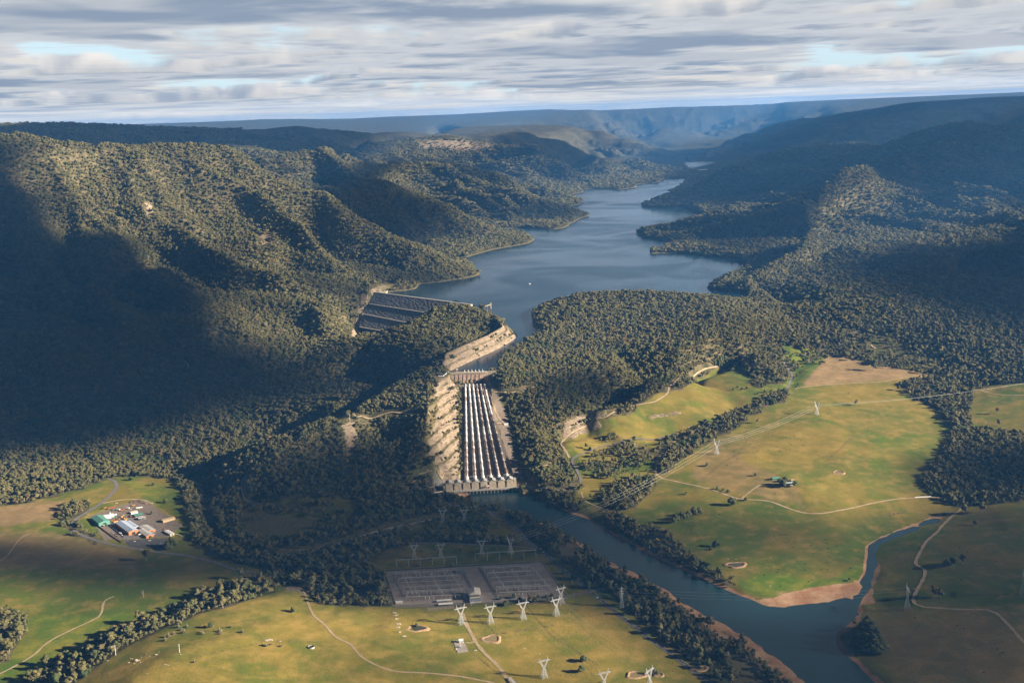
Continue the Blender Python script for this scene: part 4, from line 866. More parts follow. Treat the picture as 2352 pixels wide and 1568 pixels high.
# ================================================================= POWER STATION, PENSTOCKS, INTAKE, DAM
M_CONC = varied('pale_concrete', (.50, .42, .31), (.36, .30, .22), .09, c3=(.28, .22, .15)); M_CONC2 = varied('stained_concrete', (.36, .26, .19), (.22, .15, .11), .12, c3=(.42, .35, .28))
M_ROOFM = varied('grey_roof_metal', (.40, .40, .39), (.32, .32, .32), .15, .5); M_DARKM = mat('dark_metal', (.03, .03, .035), .6); M_WHITE = mat('white_paint', (.78, .78, .76), .45)
M_STEEL = mat('galvanised_steel', (.46, .47, .48), .5, .2); M_DARKG = mat('shadowed_opening', (.02, .02, .022), .9)
e0 = Vector(PZ(1022.4, 1127, 9)); e1 = Vector(PZ(1183.6, 1117, 9)); ee = (e1 - e0); SL_ = ee.length; ee.normalize(); nn = Vector((-ee.y, ee.x, 0))
if nn.y < 0: nn = -nn
def SP(a, b, z): return (e0.x + ee.x * a + nn.x * b, e0.y + ee.y * a + nn.y * b, z)
srz = math.atan2(ee.y, ee.x); pitch = SL_ / 8.06
stn = empty('power_station', SP(SL_ / 2, 12, 8.6), label='concrete power station of eight gabled bays at the foot of the penstocks', cat='power station')
def rel(o, root):   # keep world placement while parenting to a moved empty
    o.parent = root; o.location = -Vector(root.location) if not root.rotation_euler[2] else o.location; return o
for i in range(8):
    a0 = i * pitch + 1.0; w0 = pitch * .88; tp = pitch * .075; hh = 19.0 + (.8 if i == 7 else 0)
    mb = MB(); z0 = 6; vs = [SP(a0, 0, z0), SP(a0 + w0, 0, z0), SP(a0 + w0, 24, z0), SP(a0, 24, z0), SP(a0 + tp, 2, z0 + hh), SP(a0 + w0 - tp, 2, z0 + hh), SP(a0 + w0 - tp, 24, z0 + hh), SP(a0 + tp, 24, z0 + hh), SP(a0 + w0 / 2, 2, z0 + hh + 3), SP(a0 + w0 / 2, 24, z0 + hh + 3)]
    mb.add(vs, [(0, 1, 5, 8, 4), (1, 2, 6, 5), (2, 3, 7, 9, 6), (3, 0, 4, 7), (4, 8, 9, 7), (8, 5, 6, 9)])
    bay = rel(mb.build('turbine_bay', M_CONC), stn)
    rf = MB(); o_ = .7; z1 = z0 + hh
    for s in (0, 1):
        xa = a0 + tp - o_ if s == 0 else a0 + w0 / 2; xb = a0 + w0 / 2 if s == 0 else a0 + w0 - tp + o_; za, zb = (z1 - .1, z1 + 3.2) if s == 0 else (z1 + 3.2, z1 - .1)
        rf.add([SP(xa, 1.2, za), SP(xb, 1.2, zb), SP(xb, 25, zb), SP(xa, 25, za), SP(xa, 1.2, za + .5), SP(xb, 1.2, zb + .5), SP(xb, 25, zb + .5), SP(xa, 25, za + .5)], [(3, 2, 1, 0), (4, 5, 6, 7), (0, 1, 5, 4), (1, 2, 6, 5), (2, 3, 7, 6), (3, 0, 4, 7)])
    for k in range(1, 6): rf.bar(SP(a0 + tp, 1 + k * 4, z1 + .6), SP(a0 + w0 / 2, 1 + k * 4, z1 + 3.8), .25); rf.bar(SP(a0 + w0 / 2, 1 + k * 4, z1 + 3.8), SP(a0 + w0 - tp, 1 + k * 4, z1 + .6), .25)
    r_ = rf.build('roof', M_ROOFM); r_.parent = bay
mb = MB()
mb.poly([SP(1.5, 6, 0)[:2], SP(SL_ - 1, 6, 0)[:2], SP(SL_ - 1, 20, 0)[:2], SP(1.5, 20, 0)[:2]], 6.2, 18); rel(mb.build('link_hall', M_CONC2), stn)
mb = MB(); mb.poly([SP(SL_ * .985, 3, 0)[:2], SP(SL_ + 3.4, 3, 0)[:2], SP(SL_ + 3.4, 25, 0)[:2], SP(SL_ * .985, 25, 0)[:2]], 6, 24); rel(mb.build('end_block', M_CONC), stn)
mb = MB(); mb.poly([SP(-3.5, 2, 0)[:2], SP(1.0, 2, 0)[:2], SP(1.0, 22, 0)[:2], SP(-3.5, 22, 0)[:2]], 6, 21); rel(mb.build('end_block', M_CONC), stn)
mb = MB(); mb.poly([SP(-5, -7.5, 0)[:2], SP(SL_ + 8, -7.5, 0)[:2], SP(SL_ + 8, -.1, 0)[:2], SP(-5, -.1, 0)[:2]], 6.6, 8.9); mb.poly([SP(-5, -8, 0)[:2], SP(SL_ + 8, -8, 0)[:2], SP(SL_ + 8, -7.5, 0)[:2], SP(-5, -7.5, 0)[:2]], 6.4, 9.9); rel(mb.build('deck', varied('deck_concrete', (.48, .45, .40), (.38, .35, .31), .2)), stn)
mb = MB(); mb.poly([SP(-5, -6, 0)[:2], SP(SL_ * .30, -6, 0)[:2], SP(SL_ * .30, 0, 0)[:2], SP(-5, 0, 0)[:2]], -6, 6.5); mb.poly([SP(SL_ * .30, -1, 0)[:2], SP(SL_ + 2, -1, 0)[:2], SP(SL_ + 2, 2, 0)[:2], SP(SL_ * .30, 2, 0)[:2]], -6, 6.5); rel(mb.build('foundation_wall', M_CONC2), stn)
for k in range(15):
    a = SL_ * (.30 + .70 * k / 14); mb = MB(); mb.poly([SP(a - .8, -7, 0)[:2], SP(a + .8, -7, 0)[:2], SP(a + .8, -1.1, 0)[:2], SP(a - .8, -1.1, 0)[:2]], -6, 6.5); rel(mb.build('pier', M_CONC), stn)
ww = MB(); q = [SP(-5, -2, 0), SP(4, -22, 0), SP(16, -38, 0), SP(15, -40, 0), SP(2, -24, 0), SP(-8, -2, 0)]; ww.poly([p[:2] for p in q], -6, 7.5); rel(ww.build('wing_wall', M_CONC2), stn)
M_RED = mat('red_paint', (.45, .08, .05), .5)
gc = empty('gantry_crane', SP(SL_ * .605, -3.5, 8.9), srz, label='small red and white gantry crane on the deck before the middle bays', cat='crane')
mb = MB()
for s in (-3, 3):
    for r in (-2.4, 2.4): MB().bar((s, r, 0), (s, r, 6.5), .6).build('leg', M_RED, gc)
mb = MB(); mb.box((0, 0, 7), (7.5, 5.6, 1.2)); mb.build('beam', M_WHITE, gc); mb = MB(); mb.box((1, 0, 8.4), (2.4, 2.2, 1.6)); mb.build('hoist_cab', M_WHITE, gc)
# penstocks
def stain(name, amt, dark):
    m = mat(name, (.72, .72, .70), .45, .1, .4); t = NT(m); b = t.n['Principled BSDF']; tc = t.n.new('ShaderNodeNewGeometry').outputs['Position']
    n = t.noise(t.vmath('MULTIPLY', tc, (1., .5, .5)), .22, 5, .75, .6); n2_ = t.noise(tc, .08, 3, .5)
    c = t.mix(t.ramp(n2_, .35, .65), (.54, .54, .54), (.42, .42, .43)); f = t.ramp(n, .5 + amt, .60 + amt)
    t.set(b, 'Base Color', t.mix(f, c, dark)); return m
PM = [stain('clean_pipe_paint', .10, (.42, .38, .34)), stain('weathered_pipe_paint', -.10, (.26, .20, .16)), stain('peeling_pipe_paint', -.12, (.16, .115, .09)), stain('bare_pipe_steel', -.16, (.07, .058, .055))]
PLAN = ['00100000011111', '00010000011011', '00000000000000', '21121230122222', '12000000122211', '30000232333222']
PLAB = ['nearly clean white penstock, outermost on the left beside the rock cut', 'white penstock second from the rock cut, faintly stained near the bottom', 'cleanest bright white penstock with no stains along its whole run', 'brown stained penstock just right of the cleanest white one', 'penstock white above and brown below, second from the wooded right edge', 'heavily blackened penstock nearest the wooded right edge of the trench']
NS = 14
for i in range(6):
    A = Vector(PT[i]) + Vector((0, 0, .3)); B = Vector(PBm[i]) + Vector((0, 0, .3)); root = empty('penstock', B, label=PLAB[i], cat='pipe', group='six penstocks down the trench')
    up = (A - B).normalized()
    for k in range(NS):
        p = A.lerp(B, k / NS) - B; q = A.lerp(B, (k + 1) / NS) - B
        MB().tube([p, q], 3.0, 20).build('pipe_section', PM[int(PLAN[i][k])], root, True)
        MB().tube([p - up * .9, p + up * .9], 3.75, 20).build('collar', PM[0 if PLAN[i][k] in '01' else 1], root, True)
        MB().box((p.x, p.y, p.z - 3.6), (6.6, 2.2, 3.6)).build('saddle', M_CONC2, root)
    p = Vector((0, 0, 0)); MB().tube([p + up * 2, p, p - up * 6 + Vector((0, 0, -1)), p + Vector((0, -14, -5.0))], [3.9, 3.9, 3.5, 3.3], 20).build('elbow', M_WHITE, root, True)
# gantries behind the bays
def steel_gantry(loc, w, h, rz, label, group):
    g = empty('busbar_gantry', loc, rz, label=label, cat='gantry', group=group); mb = MB()
    for s in (-1, 1):
        for d in (-1, 1): mb.bar((s * w / 2 + d * .7, -.7, 0), (s * w / 2, 0, h), .3); mb.bar((s * w / 2 + d * .7, .7, 0), (s * w / 2, 0, h), .3)
    mb.build('posts', M_STEEL, g); mb = MB(); mb.bar((-w / 2 - 1, 0, h), (w / 2 + 1, 0, h), .5, .9); mb.build('beam', M_STEEL, g)
    mb = MB()
    for k in (-1, 0, 1): mb.bar((k * w / 3, 0, h), (k * w / 3, 0, h - 2.2), .35)
    mb.build('insulators', mat('brown_glaze', (.16, .07, .04), .3) if 'brown_glaze' not in bpy.data.materials else bpy.data.materials['brown_glaze'], g); return g
for k, a in enumerate((.40, .66, .90)): steel_gantry(SP(SL_ * a, 30, 9), 15, 22, srz, ('grey steel gantry behind the third and fourth bays', 'grey steel gantry behind the sixth bay of the station', 'grey steel gantry behind the last bay beside the white tanks')[k], 'gantries behind the station')
for k, (x, y) in enumerate(((1187.3, 1099), (1198.3, 1098.5))):
    g = G(x, y); tk = MB(); tk.tube([(0, 0, -1), (0, 0, 2.6), (0, 0, 3.1)], [2.6 - k * .6, 2.6 - k * .6, .4], 16).build('storage_tank', M_WHITE, smooth=False, loc=g, label=('larger round white tank just right of the station', 'smaller round white tank right of the larger one')[k], cat='tank')
g = G(1166, 1172); mb = MB(); mb.ico((0, 0, 0), 4.6, 3, .06, (1.2, .9, .62)); mb.build('gravel_heap', varied('pale_gravel', (.55, .45, .34), (.38, .30, .22), .8), loc=g, label='pale mound of gravel at the end of the riverside car park', cat='gravel heap')
def roofslab(name, px, py, L_, W_, h, rz, m, label, cat, posts=True):
    g = G(px, py); r = empty(name, g, rz, label=label, cat=cat); MB().box((0, 0, h), (L_, W_, .3)).build('roof', m, r); mb = MB()
    for a in range(-2, 3):
        for s in (-1, 1): mb.box((a * L_ / 4.2, s * W_ * .45, h / 2 - .4), (.25, .25, h + .5))
    mb.build('posts', M_STEEL, r); return r
roofslab('shelter', 1098, 1165, 15, 3.6, 3, srz - .1, varied('cream_roof', (.62, .55, .45), (.5, .44, .36), .3), 'long cream roofed shelter beside the riverside car park', 'shelter')
for (a_, b_, lab) in (((976 + .1221 * 0, 1062 + .1221 * 495), (976 + .1221 * 150, 1062 + .1221 * 460), 'upper pale concrete barrier west of the station'), ((995.3, 1131.6), (1016.4, 1128.6), 'lower pale concrete barrier at the west end of the station')):
    A = G(*a_); B = G(*b_); mb = MB(); n_ = 8
    for k in range(n_): mb.bar(A.lerp(B, k / n_) + Vector((0, 0, .7)), A.lerp(B, (k + .97) / n_) + Vector((0, 0, .7)), 1.0, 1.6)
    mb.build('concrete_barrier', varied('barrier_concrete_' + lab[:5], (.6, .56, .5), (.5, .46, .42), .3), label=lab, cat='barrier')
# intake structure at the head of the penstocks
i0 = Vector(PZ(1030, 857, 159)); i1 = Vector(PZ(1115, 854.5, 159)); ie = (i1 - i0); IL = ie.length; ie.normalize(); inr = Vector((-ie.y, ie.x, 0))
if inr.y < 0: inr = -inr
def IP(a, b, z): return (i0.x + ie.x * a + inr.x * b, i0.y + ie.y * a + inr.y * b, z)
itk = empty('intake_dam', IP(IL / 2, 5, 134), label='concrete intake dam across the channel at the top of the penstocks', cat='dam')
mb = MB(); mb.add([IP(18, -26, 133), IP(IL - 14, -26, 133), IP(IL, -.5, 155.5), IP(2, -.5, 155.5), IP(18, 9, 133), IP(IL - 14, 9, 133), IP(IL, 9, 155.5), IP(2, 9, 155.5)], [(0, 1, 2, 3), (3, 2, 6, 7), (1, 5, 6, 2), (4, 0, 3, 7), (5, 4, 7, 6)]); rel(mb.build('sloping_wall', M_CONC2), itk)
mb = MB(); mb.poly([IP(-4, -2, 0)[:2], IP(IL + 1, -2, 0)[:2], IP(IL + 1, 10, 0)[:2], IP(-4, 10, 0)[:2]], 155.7, 160); rel(mb.build('deck', M_CONC), itk)
mb = MB(); mb.poly([IP(-4, 7.5, 0)[:2], IP(IL + 30, 7.5, 0)[:2], IP(IL + 30, 12, 0)[:2], IP(-4, 12, 0)[:2]], 134, 159.6); rel(mb.build('upstream_wall', M_CONC), itk)
for k in range(7):
    a = 20 + (IL - 36) * k / 6; mb = MB(); mb.add([IP(a - .7, -27, 134), IP(a + .7, -27, 134), IP(a + .7, -1.5, 156), IP(a - .7, -1.5, 156), IP(a - .7, -24, 133), IP(a + .7, -24, 133), IP(a + .7, 0, 154), IP(a - .7, 0, 154)], [(0, 1, 2, 3), (4, 7, 6, 5), (0, 3, 7, 4), (1, 5, 6, 2), (0, 4, 5, 1), (3, 2, 6, 7)]); rel(mb.build('buttress', M_CONC2), itk)
for k in (.60, .72): mb = MB(); a = IL * k; mb.add([IP(a - 2.2, -23.2, 136), IP(a + 2.2, -23.2, 136), IP(a + 2.2, -15.2, 143), IP(a - 2.2, -15.2, 143)], [(0, 1, 2, 3)]); mb.v = [(v[0] - inr.x * 1.2, v[1] - inr.y * 1.2, v[2] + .9) for v in mb.v]; rel(mb.build('gate_opening', M_DARKG), itk)
for k, x in enumerate((1067.3, 1075.8, 1084, 1092, 1100.4, 1108.3)):
    a = (Vector(PZ(x, 853, 160)) - i0).dot(ie); r = empty('gate_hoist', IP(a, 8.5, 159.6), srz, label='white L shaped gate hoist standing on the intake dam deck', cat='gate hoist', group='row of gate hoists on the intake')
    MB().box((0, 0, 3.2), (1.3, 1.3, 6.4)).build('mast', M_WHITE, r); MB().box((1.1, 0, 1), (3.2, 1.6, 2)).build('motor_house', M_WHITE, r)
a = (Vector(PZ(1050.6, 853, 160)) - i0).dot(ie); r = empty('crane', IP(a, 5, 160), srz, label='tall pale gantry crane at the west end of the intake dam', cat='crane'); mb = MB()
for s in (-2.4, 2.4):
    for q in (-1.8, 1.8): mb.bar((s, q, 0), (s * .75, q * .8, 8), .8)
mb.build('legs', M_CONC, r); MB().box((0, 0, 9.2), (4.6, 3.8, 2.6)).build('cabin', M_WHITE, r); MB().box((0, 0, 5), (5.2, 3.6, .8)).build('platform', M_CONC, r)
PD_ = [PZ(p[0], p[1], 164.6)[:2] for p in ((1001,854),(1024,851.5),(1030,854),(1018,863.5),(1006,864))]
MB().poly(PD_, 160, 164.6).build('paved_platform', mat('asphalt_pad', (.06, .06, .065), .9), kind='structure'); pr = MB()
for k in (2, 3): pr.bar((*PD_[k], 165.3), (*PD_[k + 1], 165.3), .6, 1.6)
pr.build('parapet_wall', M_WHITE, label='low white parapet round the paved platform west of the intake', cat='wall')
# intake tower in the lake
tb = Vector(PZ(1127.7, 708, 151)); tw = empty('intake_tower', (tb.x, tb.y, 140), label='slim pale concrete intake tower standing in the lake by the knoll', cat='tower')
MB().box((0, 0, 12), (6, 6, 30)).build('shaft', M_CONC, tw); MB().box((0, 0, 29), (7.5, 7.5, 4)).build('cabin', M_CONC, tw)
bk = Vector(PZ(1104, 706, 166)); ab = Vector((bk.x - tb.x, bk.y - tb.y, 0)); mb = MB(); mb.bar((0, 0, 26), (ab.x, ab.y, 26), 3, 1.6)
for k in (.35, .7): mb.bar((ab.x * k, ab.y * k, 26), (ab.x * k, ab.y * k, 4), 1.4)
mb.build('bridge', M_CONC, tw)
# rockfill dam
dm = empty('rockfill_dam', (DC0.x, DC0.y, 100), label='dark rockfill dam with pale crest road and three pale berms', cat='dam')
nA = 60; A_ = DC0; B_ = DC1 + DT * 130; LD = (B_ - A_).length; left = _dl; mb = MB(); rows_ = 40; vs = []; fs = []
ltop = [((p - DC0).dot(DT), (p - DC0).dot(DN)) for p in left]; ltop[0] = (0, 0); lb = [b for a, b in ltop]; la = [a for a, b in ltop]
smax = 185.0
for j in range(rows_ + 1):
    b = smax * j / rows_; a0_ = float(np.interp(b, lb, la)) - 3
    for i in range(nA + 1):
        a = a0_ + (LD - a0_) * i / nA; p = DC0 + DT * a + DN * b; vs.append((p.x, p.y, 159 - b / DS + vnoise(a / 5, b / 5, 3).item() * .8))
for j in range(rows_):
    for i in range(nA): k = j * (nA + 1) + i; fs.append((k, k + nA + 1, k + nA + 2, k + 1))
mb.add(vs, fs); m_rk = varied('dark_rockfill', (.14, .14, .155), (.23, .215, .21), .12, c3=(.05, .05, .06), coord='World'); rel(mb.build('downstream_face', m_rk), dm)
mb = MB(); mb.poly([(A_.x - DT.x * 4, A_.y - DT.y * 4), (B_.x, B_.y), (B_.x - DN.x * 11, B_.y - DN.y * 11), (A_.x - DT.x * 4 - DN.x * 11, A_.y - DT.y * 4 - DN.y * 11)], 140, 159.7); rel(mb.build('crest_road', varied('crest_gravel', (.42, .38, .33), (.32, .29, .26), .2)), dm)
mb = MB(); A2 = A_ - DN * 11; B2 = B_ - DN * 11; A3 = A_ - DN * 32; B3 = B_ - DN * 32; mb.add([(A2.x, A2.y, 159), (B2.x, B2.y, 159), (B3.x, B3.y, 146), (A3.x, A3.y, 146)], [(0, 1, 2, 3)]); rel(mb.build('upstream_face', m_rk), dm)
for p_, q_ in (((848,698),(977,718)),((834,721),(929,740)),((826,751),(882,761))):
    P = dam_plane(*p_); Q = dam_plane(*q_); Q = P + (Q - P) * 1.5; mb = MB(); ns = 30
    for k in range(ns): mb.bar(P.lerp(Q, k / ns) + Vector((0, 0, .5)), P.lerp(Q, (k + 1) / ns) + Vector((0, 0, .5)), 5.0, 2.2)
    rel(mb.build('berm_road', bpy.data.materials['crest_gravel']), dm)
SW = [(858,670.5),(889,654.5),(906,654.5),(885,672.5)]; mb = MB(); q = [PZ(p[0], p[1], z) for p, z in zip(SW, (160.5, 156, 154, 156.5))]; q2 = [(v[0], v[1], v[2] - 8) for v in q]; mb.add(q + q2, [(0, 3, 2, 1), (4, 5, 6, 7), (0, 1, 5, 4), (1, 2, 6, 5), (2, 3, 7, 6), (3, 0, 4, 7)])
for k in range(2):
    a = Vector(q[0 if k == 0 else 3]); b = Vector(q[1 if k == 0 else 2]); mb.bar(a + Vector((0, 0, .8)), b + Vector((0, 0, .8)), 1.2, 2.2)
mb.build('spillway', M_CONC, label='pale concrete spillway beside the left end of the dam crest', cat='spillway')
bx = Vector(PZ(1217, 652, 151)); bt = empty('boat', bx, .5, label='tiny white boat alone out on the lake', cat='boat'); mb = MB(); mb.add([(-4, -1.4, .9), (3, -1.4, .9), (6, 0, 1.2), (3, 1.4, .9), (-4, 1.4, .9), (-3.6, -.9, -.3), (3, -.9, -.3), (4.6, 0, -.3), (3, .9, -.3), (-3.6, .9, -.3)], [(0, 1, 2, 3, 4), (9, 8, 7, 6, 5), (0, 5, 6, 1), (1, 6, 7, 2), (2, 7, 8, 3), (3, 8, 9, 4), (4, 9, 5, 0)]); mb.build('hull', M_WHITE, bt); MB().box((-.5, 0, 1.9), (3, 2, 1.7), taper=.8).build('cabin', M_WHITE, bt)
# ================================================================= ROADS AND TRACKS
M_ASPH = varied('asphalt', (.055, .055, .06), (.085, .08, .08), .15, coord='World'); M_ASPH2 = varied('old_asphalt', (.13, .12, .115), (.18, .165, .155), .12, coord='World')
M_TRK = varied('dirt_track', (.40, .30, .19), (.30, .225, .13), .12, coord='World', c3=(.20, .17, .08)); M_LINE = mat('road_paint', (.75, .75, .72), .6)
ROADS = {'seal': [
 ([(1118,1172),(1150,1186),(1185,1215),(1215,1245),(1250,1272),(1300,1313),(1340,1345),(1390,1385),(1440,1425),(1490,1465),(1540,1500),(1600,1545),(1660,1590)], 8.5, M_ASPH, 'sealed_road'),
 ([(1238,1262),(1180,1254),(1080,1250),(1000,1247),(930,1247),(880,1253),(840,1262),(800,1272)], 6.5, M_ASPH2, 'sealed_road'), ([(905,1395),(1010,1389),(1090,1385),(1180,1380),(1280,1372),(1340,1362),(1378,1353)], 7, M_ASPH2, 'sealed_road'),
 ([(1004,1131),(1014,1144),(1027,1155),(1044,1160),(1069,1163),(1093,1167),(1110,1170),(1122,1176),(1136,1187)], 8, M_ASPH2, 'sealed_road'),
 ([(1200,1117),(1236,1123),(1280,1126),(1310,1123),(1330,1111),(1334,1099),(1325,1079),(1317,1064),(1315,1056),(1324,1048),(1344,1040),(1377,1027),(1420,1016),(1464,1008),(1508,1009),(1530,1002),(1552,994)], 7.5, M_ASPH2, 'sealed_road'),
 ([(1800,826),(1804,836),(1811,848),(1819,859),(1816,875),(1809,890),(1797,897)], 8, M_ASPH2, 'sealed_road'),
 ([(248,1100),(262,1104),(268,1118),(252,1138),(230,1157),(201,1175),(177,1190),(166,1206),(176,1221),(208,1236),(252,1249),(305,1258),(359,1267),(431,1276),(503,1294),(540,1307),(620,1318)], 9, M_ASPH2, 'sealed_road'),
 ([(590,1063),(570,1083),(558,1110),(560,1132),(572,1148),(590,1156),(622,1160),(666,1163),(720,1168),(800,1170)], 8, M_ASPH, 'sealed_road')],
 'dirt': [
 ([(1308,1051),(1298,1033),(1290,1020),(1295,1011),(1311,998),(1333,985),(1355,971),(1377,961),(1394,957),(1420,942),(1450,933),(1480,927),(1510,920),(1533,904),(1540,886),(1555,874),(1600,860),(1650,842)], 8),
 ([(1584,980),(1564,1004),(1533,1027),(1512,1054),(1506,1082),(1519,1097),(1552,1105),(1599,1115),(1638,1125),(1685,1142),(1704,1146),(1740,1148),(1771,1152),(1806,1165),(1845,1177),(1884,1179),(1934,1171),(2001,1156),(2059,1146),(2117,1142),(2168,1142)], 7.5),
 ([(1704,1144),(1724,1128),(1747,1113),(1771,1107),(1790,1104)], 6), ([(1825,893),(1864,887),(1942,881),(2020,877),(2059,870),(2106,864),(2164,863)], 6.5), ([(2234,893),(2260,899),(2293,906),(2352,908),(2420,910)], 6.5),
 ([(2212,1165),(2186,1186),(2167,1204),(2153,1221),(2129,1242),(2116,1263),(2105,1284),(2105,1296),(2124,1309),(2121,1328),(2108,1352),(2098,1373),(2103,1387),(2121,1393),(2159,1396),(2212,1399),(2266,1400),(2287,1407),(2314,1432),(2352,1475),(2400,1530)], 8),
 ([(664,1346),(685,1347),(697,1356),(702,1366),(707,1382),(716,1404),(726,1418),(745,1433),(769,1460),(782,1468),(806,1479),(818,1494),(833,1509),(855,1522),(886,1535),(916,1542),(965,1544),(1026,1549),(1075,1556),(1136,1568)], 5.5),
 ([(1062,1407),(1067,1420),(1073,1437),(1084,1457),(1092,1472),(1100,1483),(1115,1501),(1134,1519),(1150,1536),(1161,1552),(1172,1572)], 8), ([(1092,1472),(1080,1476),(1070,1475)], 5),
 ([(-20,1556),(17,1538),(49,1521),(81,1501),(98,1484),(122,1467),(151,1452),(181,1438),(208,1426),(225,1417),(234,1404),(237,1387),(244,1377),(262,1369)], 5.5), ([(0,1288),(20,1272),(40,1243),(56,1230),(66,1226)], 4.5),
 ([(666,931),(710,925),(754,922),(798,923),(842,927)], 6), ([(808,946),(814,953),(830,956),(871,956),(900,947),(930,950),(959,952),(988,953)], 7), ([(1125,899),(1143,901),(1169,902),(1207,895),(1233,886),(1252,876),(1271,865),(1295,850),(1310,842)], 7),
 ([(1120,890),(1130,912),(1133,927),(1140,947),(1151,965),(1163,974)], 7), ([(1135,923),(1156,909),(1169,902)], 5), ([(963,1089),(1002,1081),(1030,1073)], 4), ([(930,1125),(950,1108),(975,1090),(985,1078)], 5), ([(1180,1068),(1210,1075),(1245,1070),(1270,1066)], 5), ([(400,862),(425,850),(432,838),(420,825)], 7), ([(522,880),(535,868),(552,866)], 6),
 ([(230,1157),(262,1150),(300,1146),(330,1148),(345,1155)], 8), ([(372,1262),(400,1225),(420,1232)], 5), ([(1335,1130),(1345,1150),(1380,1165),(1440,1185),(1480,1215),(1560,1275)], 5), ([(2000,792),(2012,800)], 8), ([(640,1262),(700,1262)], 3)]}
SEAL = []; TRK = []
for pts, w, m_, nm in ROADS['seal']: o, q = ribbon(nm, GP(pts), w, m_, off=.45); SEAL.append(q)
for pts, w in ROADS['dirt']: o, q = ribbon('dirt_track', GP(pts), w * .78, M_TRK, off=.35); TRK.append((q, w))
def lines(q, offs, dash, name):
    mb = MB(); dd = 0
    for k in range(len(q) - 1):
        if dash and k % 2: continue
        a, b = q[k], q[k + 1]; d = b - a; d.z = 0
        if d.length < .1: continue
        d.normalize(); n = Vector((d.y, -d.x, 0))
        if dash: b = a.lerp(b, .75)
        for o_ in offs:
            A = a + n * o_; B = b + n * o_; za = float(hgt(A.x, A.y)) ; zb = float(hgt(B.x, B.y)); c_ = n * .16
            za = max(za, float(hgt(a.x, a.y))) + .52; zb = max(zb, float(hgt(b.x, b.y))) + .52
            mb.add([(A.x - c_.x, A.y - c_.y, za), (A.x + c_.x, A.y + c_.y, za), (B.x + c_.x, B.y + c_.y, zb), (B.x - c_.x, B.y - c_.y, zb)], [(0, 1, 2, 3)])
    mb.build(name, M_LINE, kind='structure')
ribbon('stream_bed', [PZ(p[0], p[1], 5) for p in ((640,1273),(690,1270),(740,1260),(800,1243),(850,1226),(890,1214),(940,1202),(1000,1190))], [8, 14, 18, 22, 22, 16, 10, 7], varied('pale_gravel_bed', (.50, .42, .36), (.30, .25, .21), .12, coord='World', c3=(.14, .12, .09)), off=.5)
lines(SEAL[0], [0], True, 'road_centre_line'); lines(SEAL[0], [-3.7, 3.7], False, 'road_edge_line'); lines(SEAL[7], [-3.4, 3.4], False, 'road_edge_line'); lines(SEAL[3], [-3.4, 3.4], False, 'road_edge_line'); lines(SEAL[6][60:], [0], True, 'road_centre_line')
def pad(name, pts, m, off=.4, n=14):
    q = [G(*p) for p in pts]; mb = MB(); vs = []
    for j in range(n + 1):
        for i in range(n + 1):
            s, t_ = i / n, j / n; p = (q[0] * (1 - s) + q[1] * s) * (1 - t_) + (q[3] * (1 - s) + q[2] * s) * t_; vs.append((p.x, p.y, float(hgt(p.x, p.y)) + off))
    mb.add(vs, [(j * (n + 1) + i, (j + 1) * (n + 1) + i, (j + 1) * (n + 1) + i + 1, j * (n + 1) + i + 1) for j in range(n) for i in range(n)]); return mb.build(name, m, kind='structure')
pad('car_park', [(1095,1163),(1165,1163),(1160,1175),(1115,1174)], M_ASPH); pad('station_apron', [(962,1120),(1018,1103),(1020,1128),(1000,1136)], M_ASPH); pad('depot_apron', [(285,1240),(385,1236),(392,1262),(300,1256)], M_ASPH, .5)
pad('depot_yard', [(262,1180),(318,1178),(388,1228),(285,1246)], varied('depot_asphalt', (.13, .115, .11), (.20, .17, .15), .12, coord='World'), .3)
for q in SEAL: CLEAR = q; 
# ================================================================= PYLONS, CONDUCTORS, SUBSTATION
M_BROWN = bpy.data.materials['brown_glaze']; M_CABLE = mat('aluminium_cable', (.55, .55, .53), .5, .2); M_GLASSW = mat('white_porcelain', (.72, .72, .70), .35)
def lattice(mb, c0, c1, w0, w1, n, r, rb):
    c0 = Vector(c0); c1 = Vector(c1); P = []
    for k in range(n + 1):
        t_ = k / n; c = c0.lerp(c1, t_); w = w0 + (w1 - w0) * t_; P.append([c + Vector((sx_ * w / 2, sy_ * w / 2, 0)) for sx_, sy_ in ((-1, -1), (1, -1), (1, 1), (-1, 1))])
    for k in range(n):
        for q in range(4):
            mb.bar(P[k][q], P[k + 1][q], r); mb.bar(P[k][q], P[k + 1][(q + 1) % 4], rb); mb.bar(P[k][(q + 1) % 4], P[k + 1][q], rb); mb.bar(P[k + 1][q], P[k + 1][(q + 1) % 4], rb)
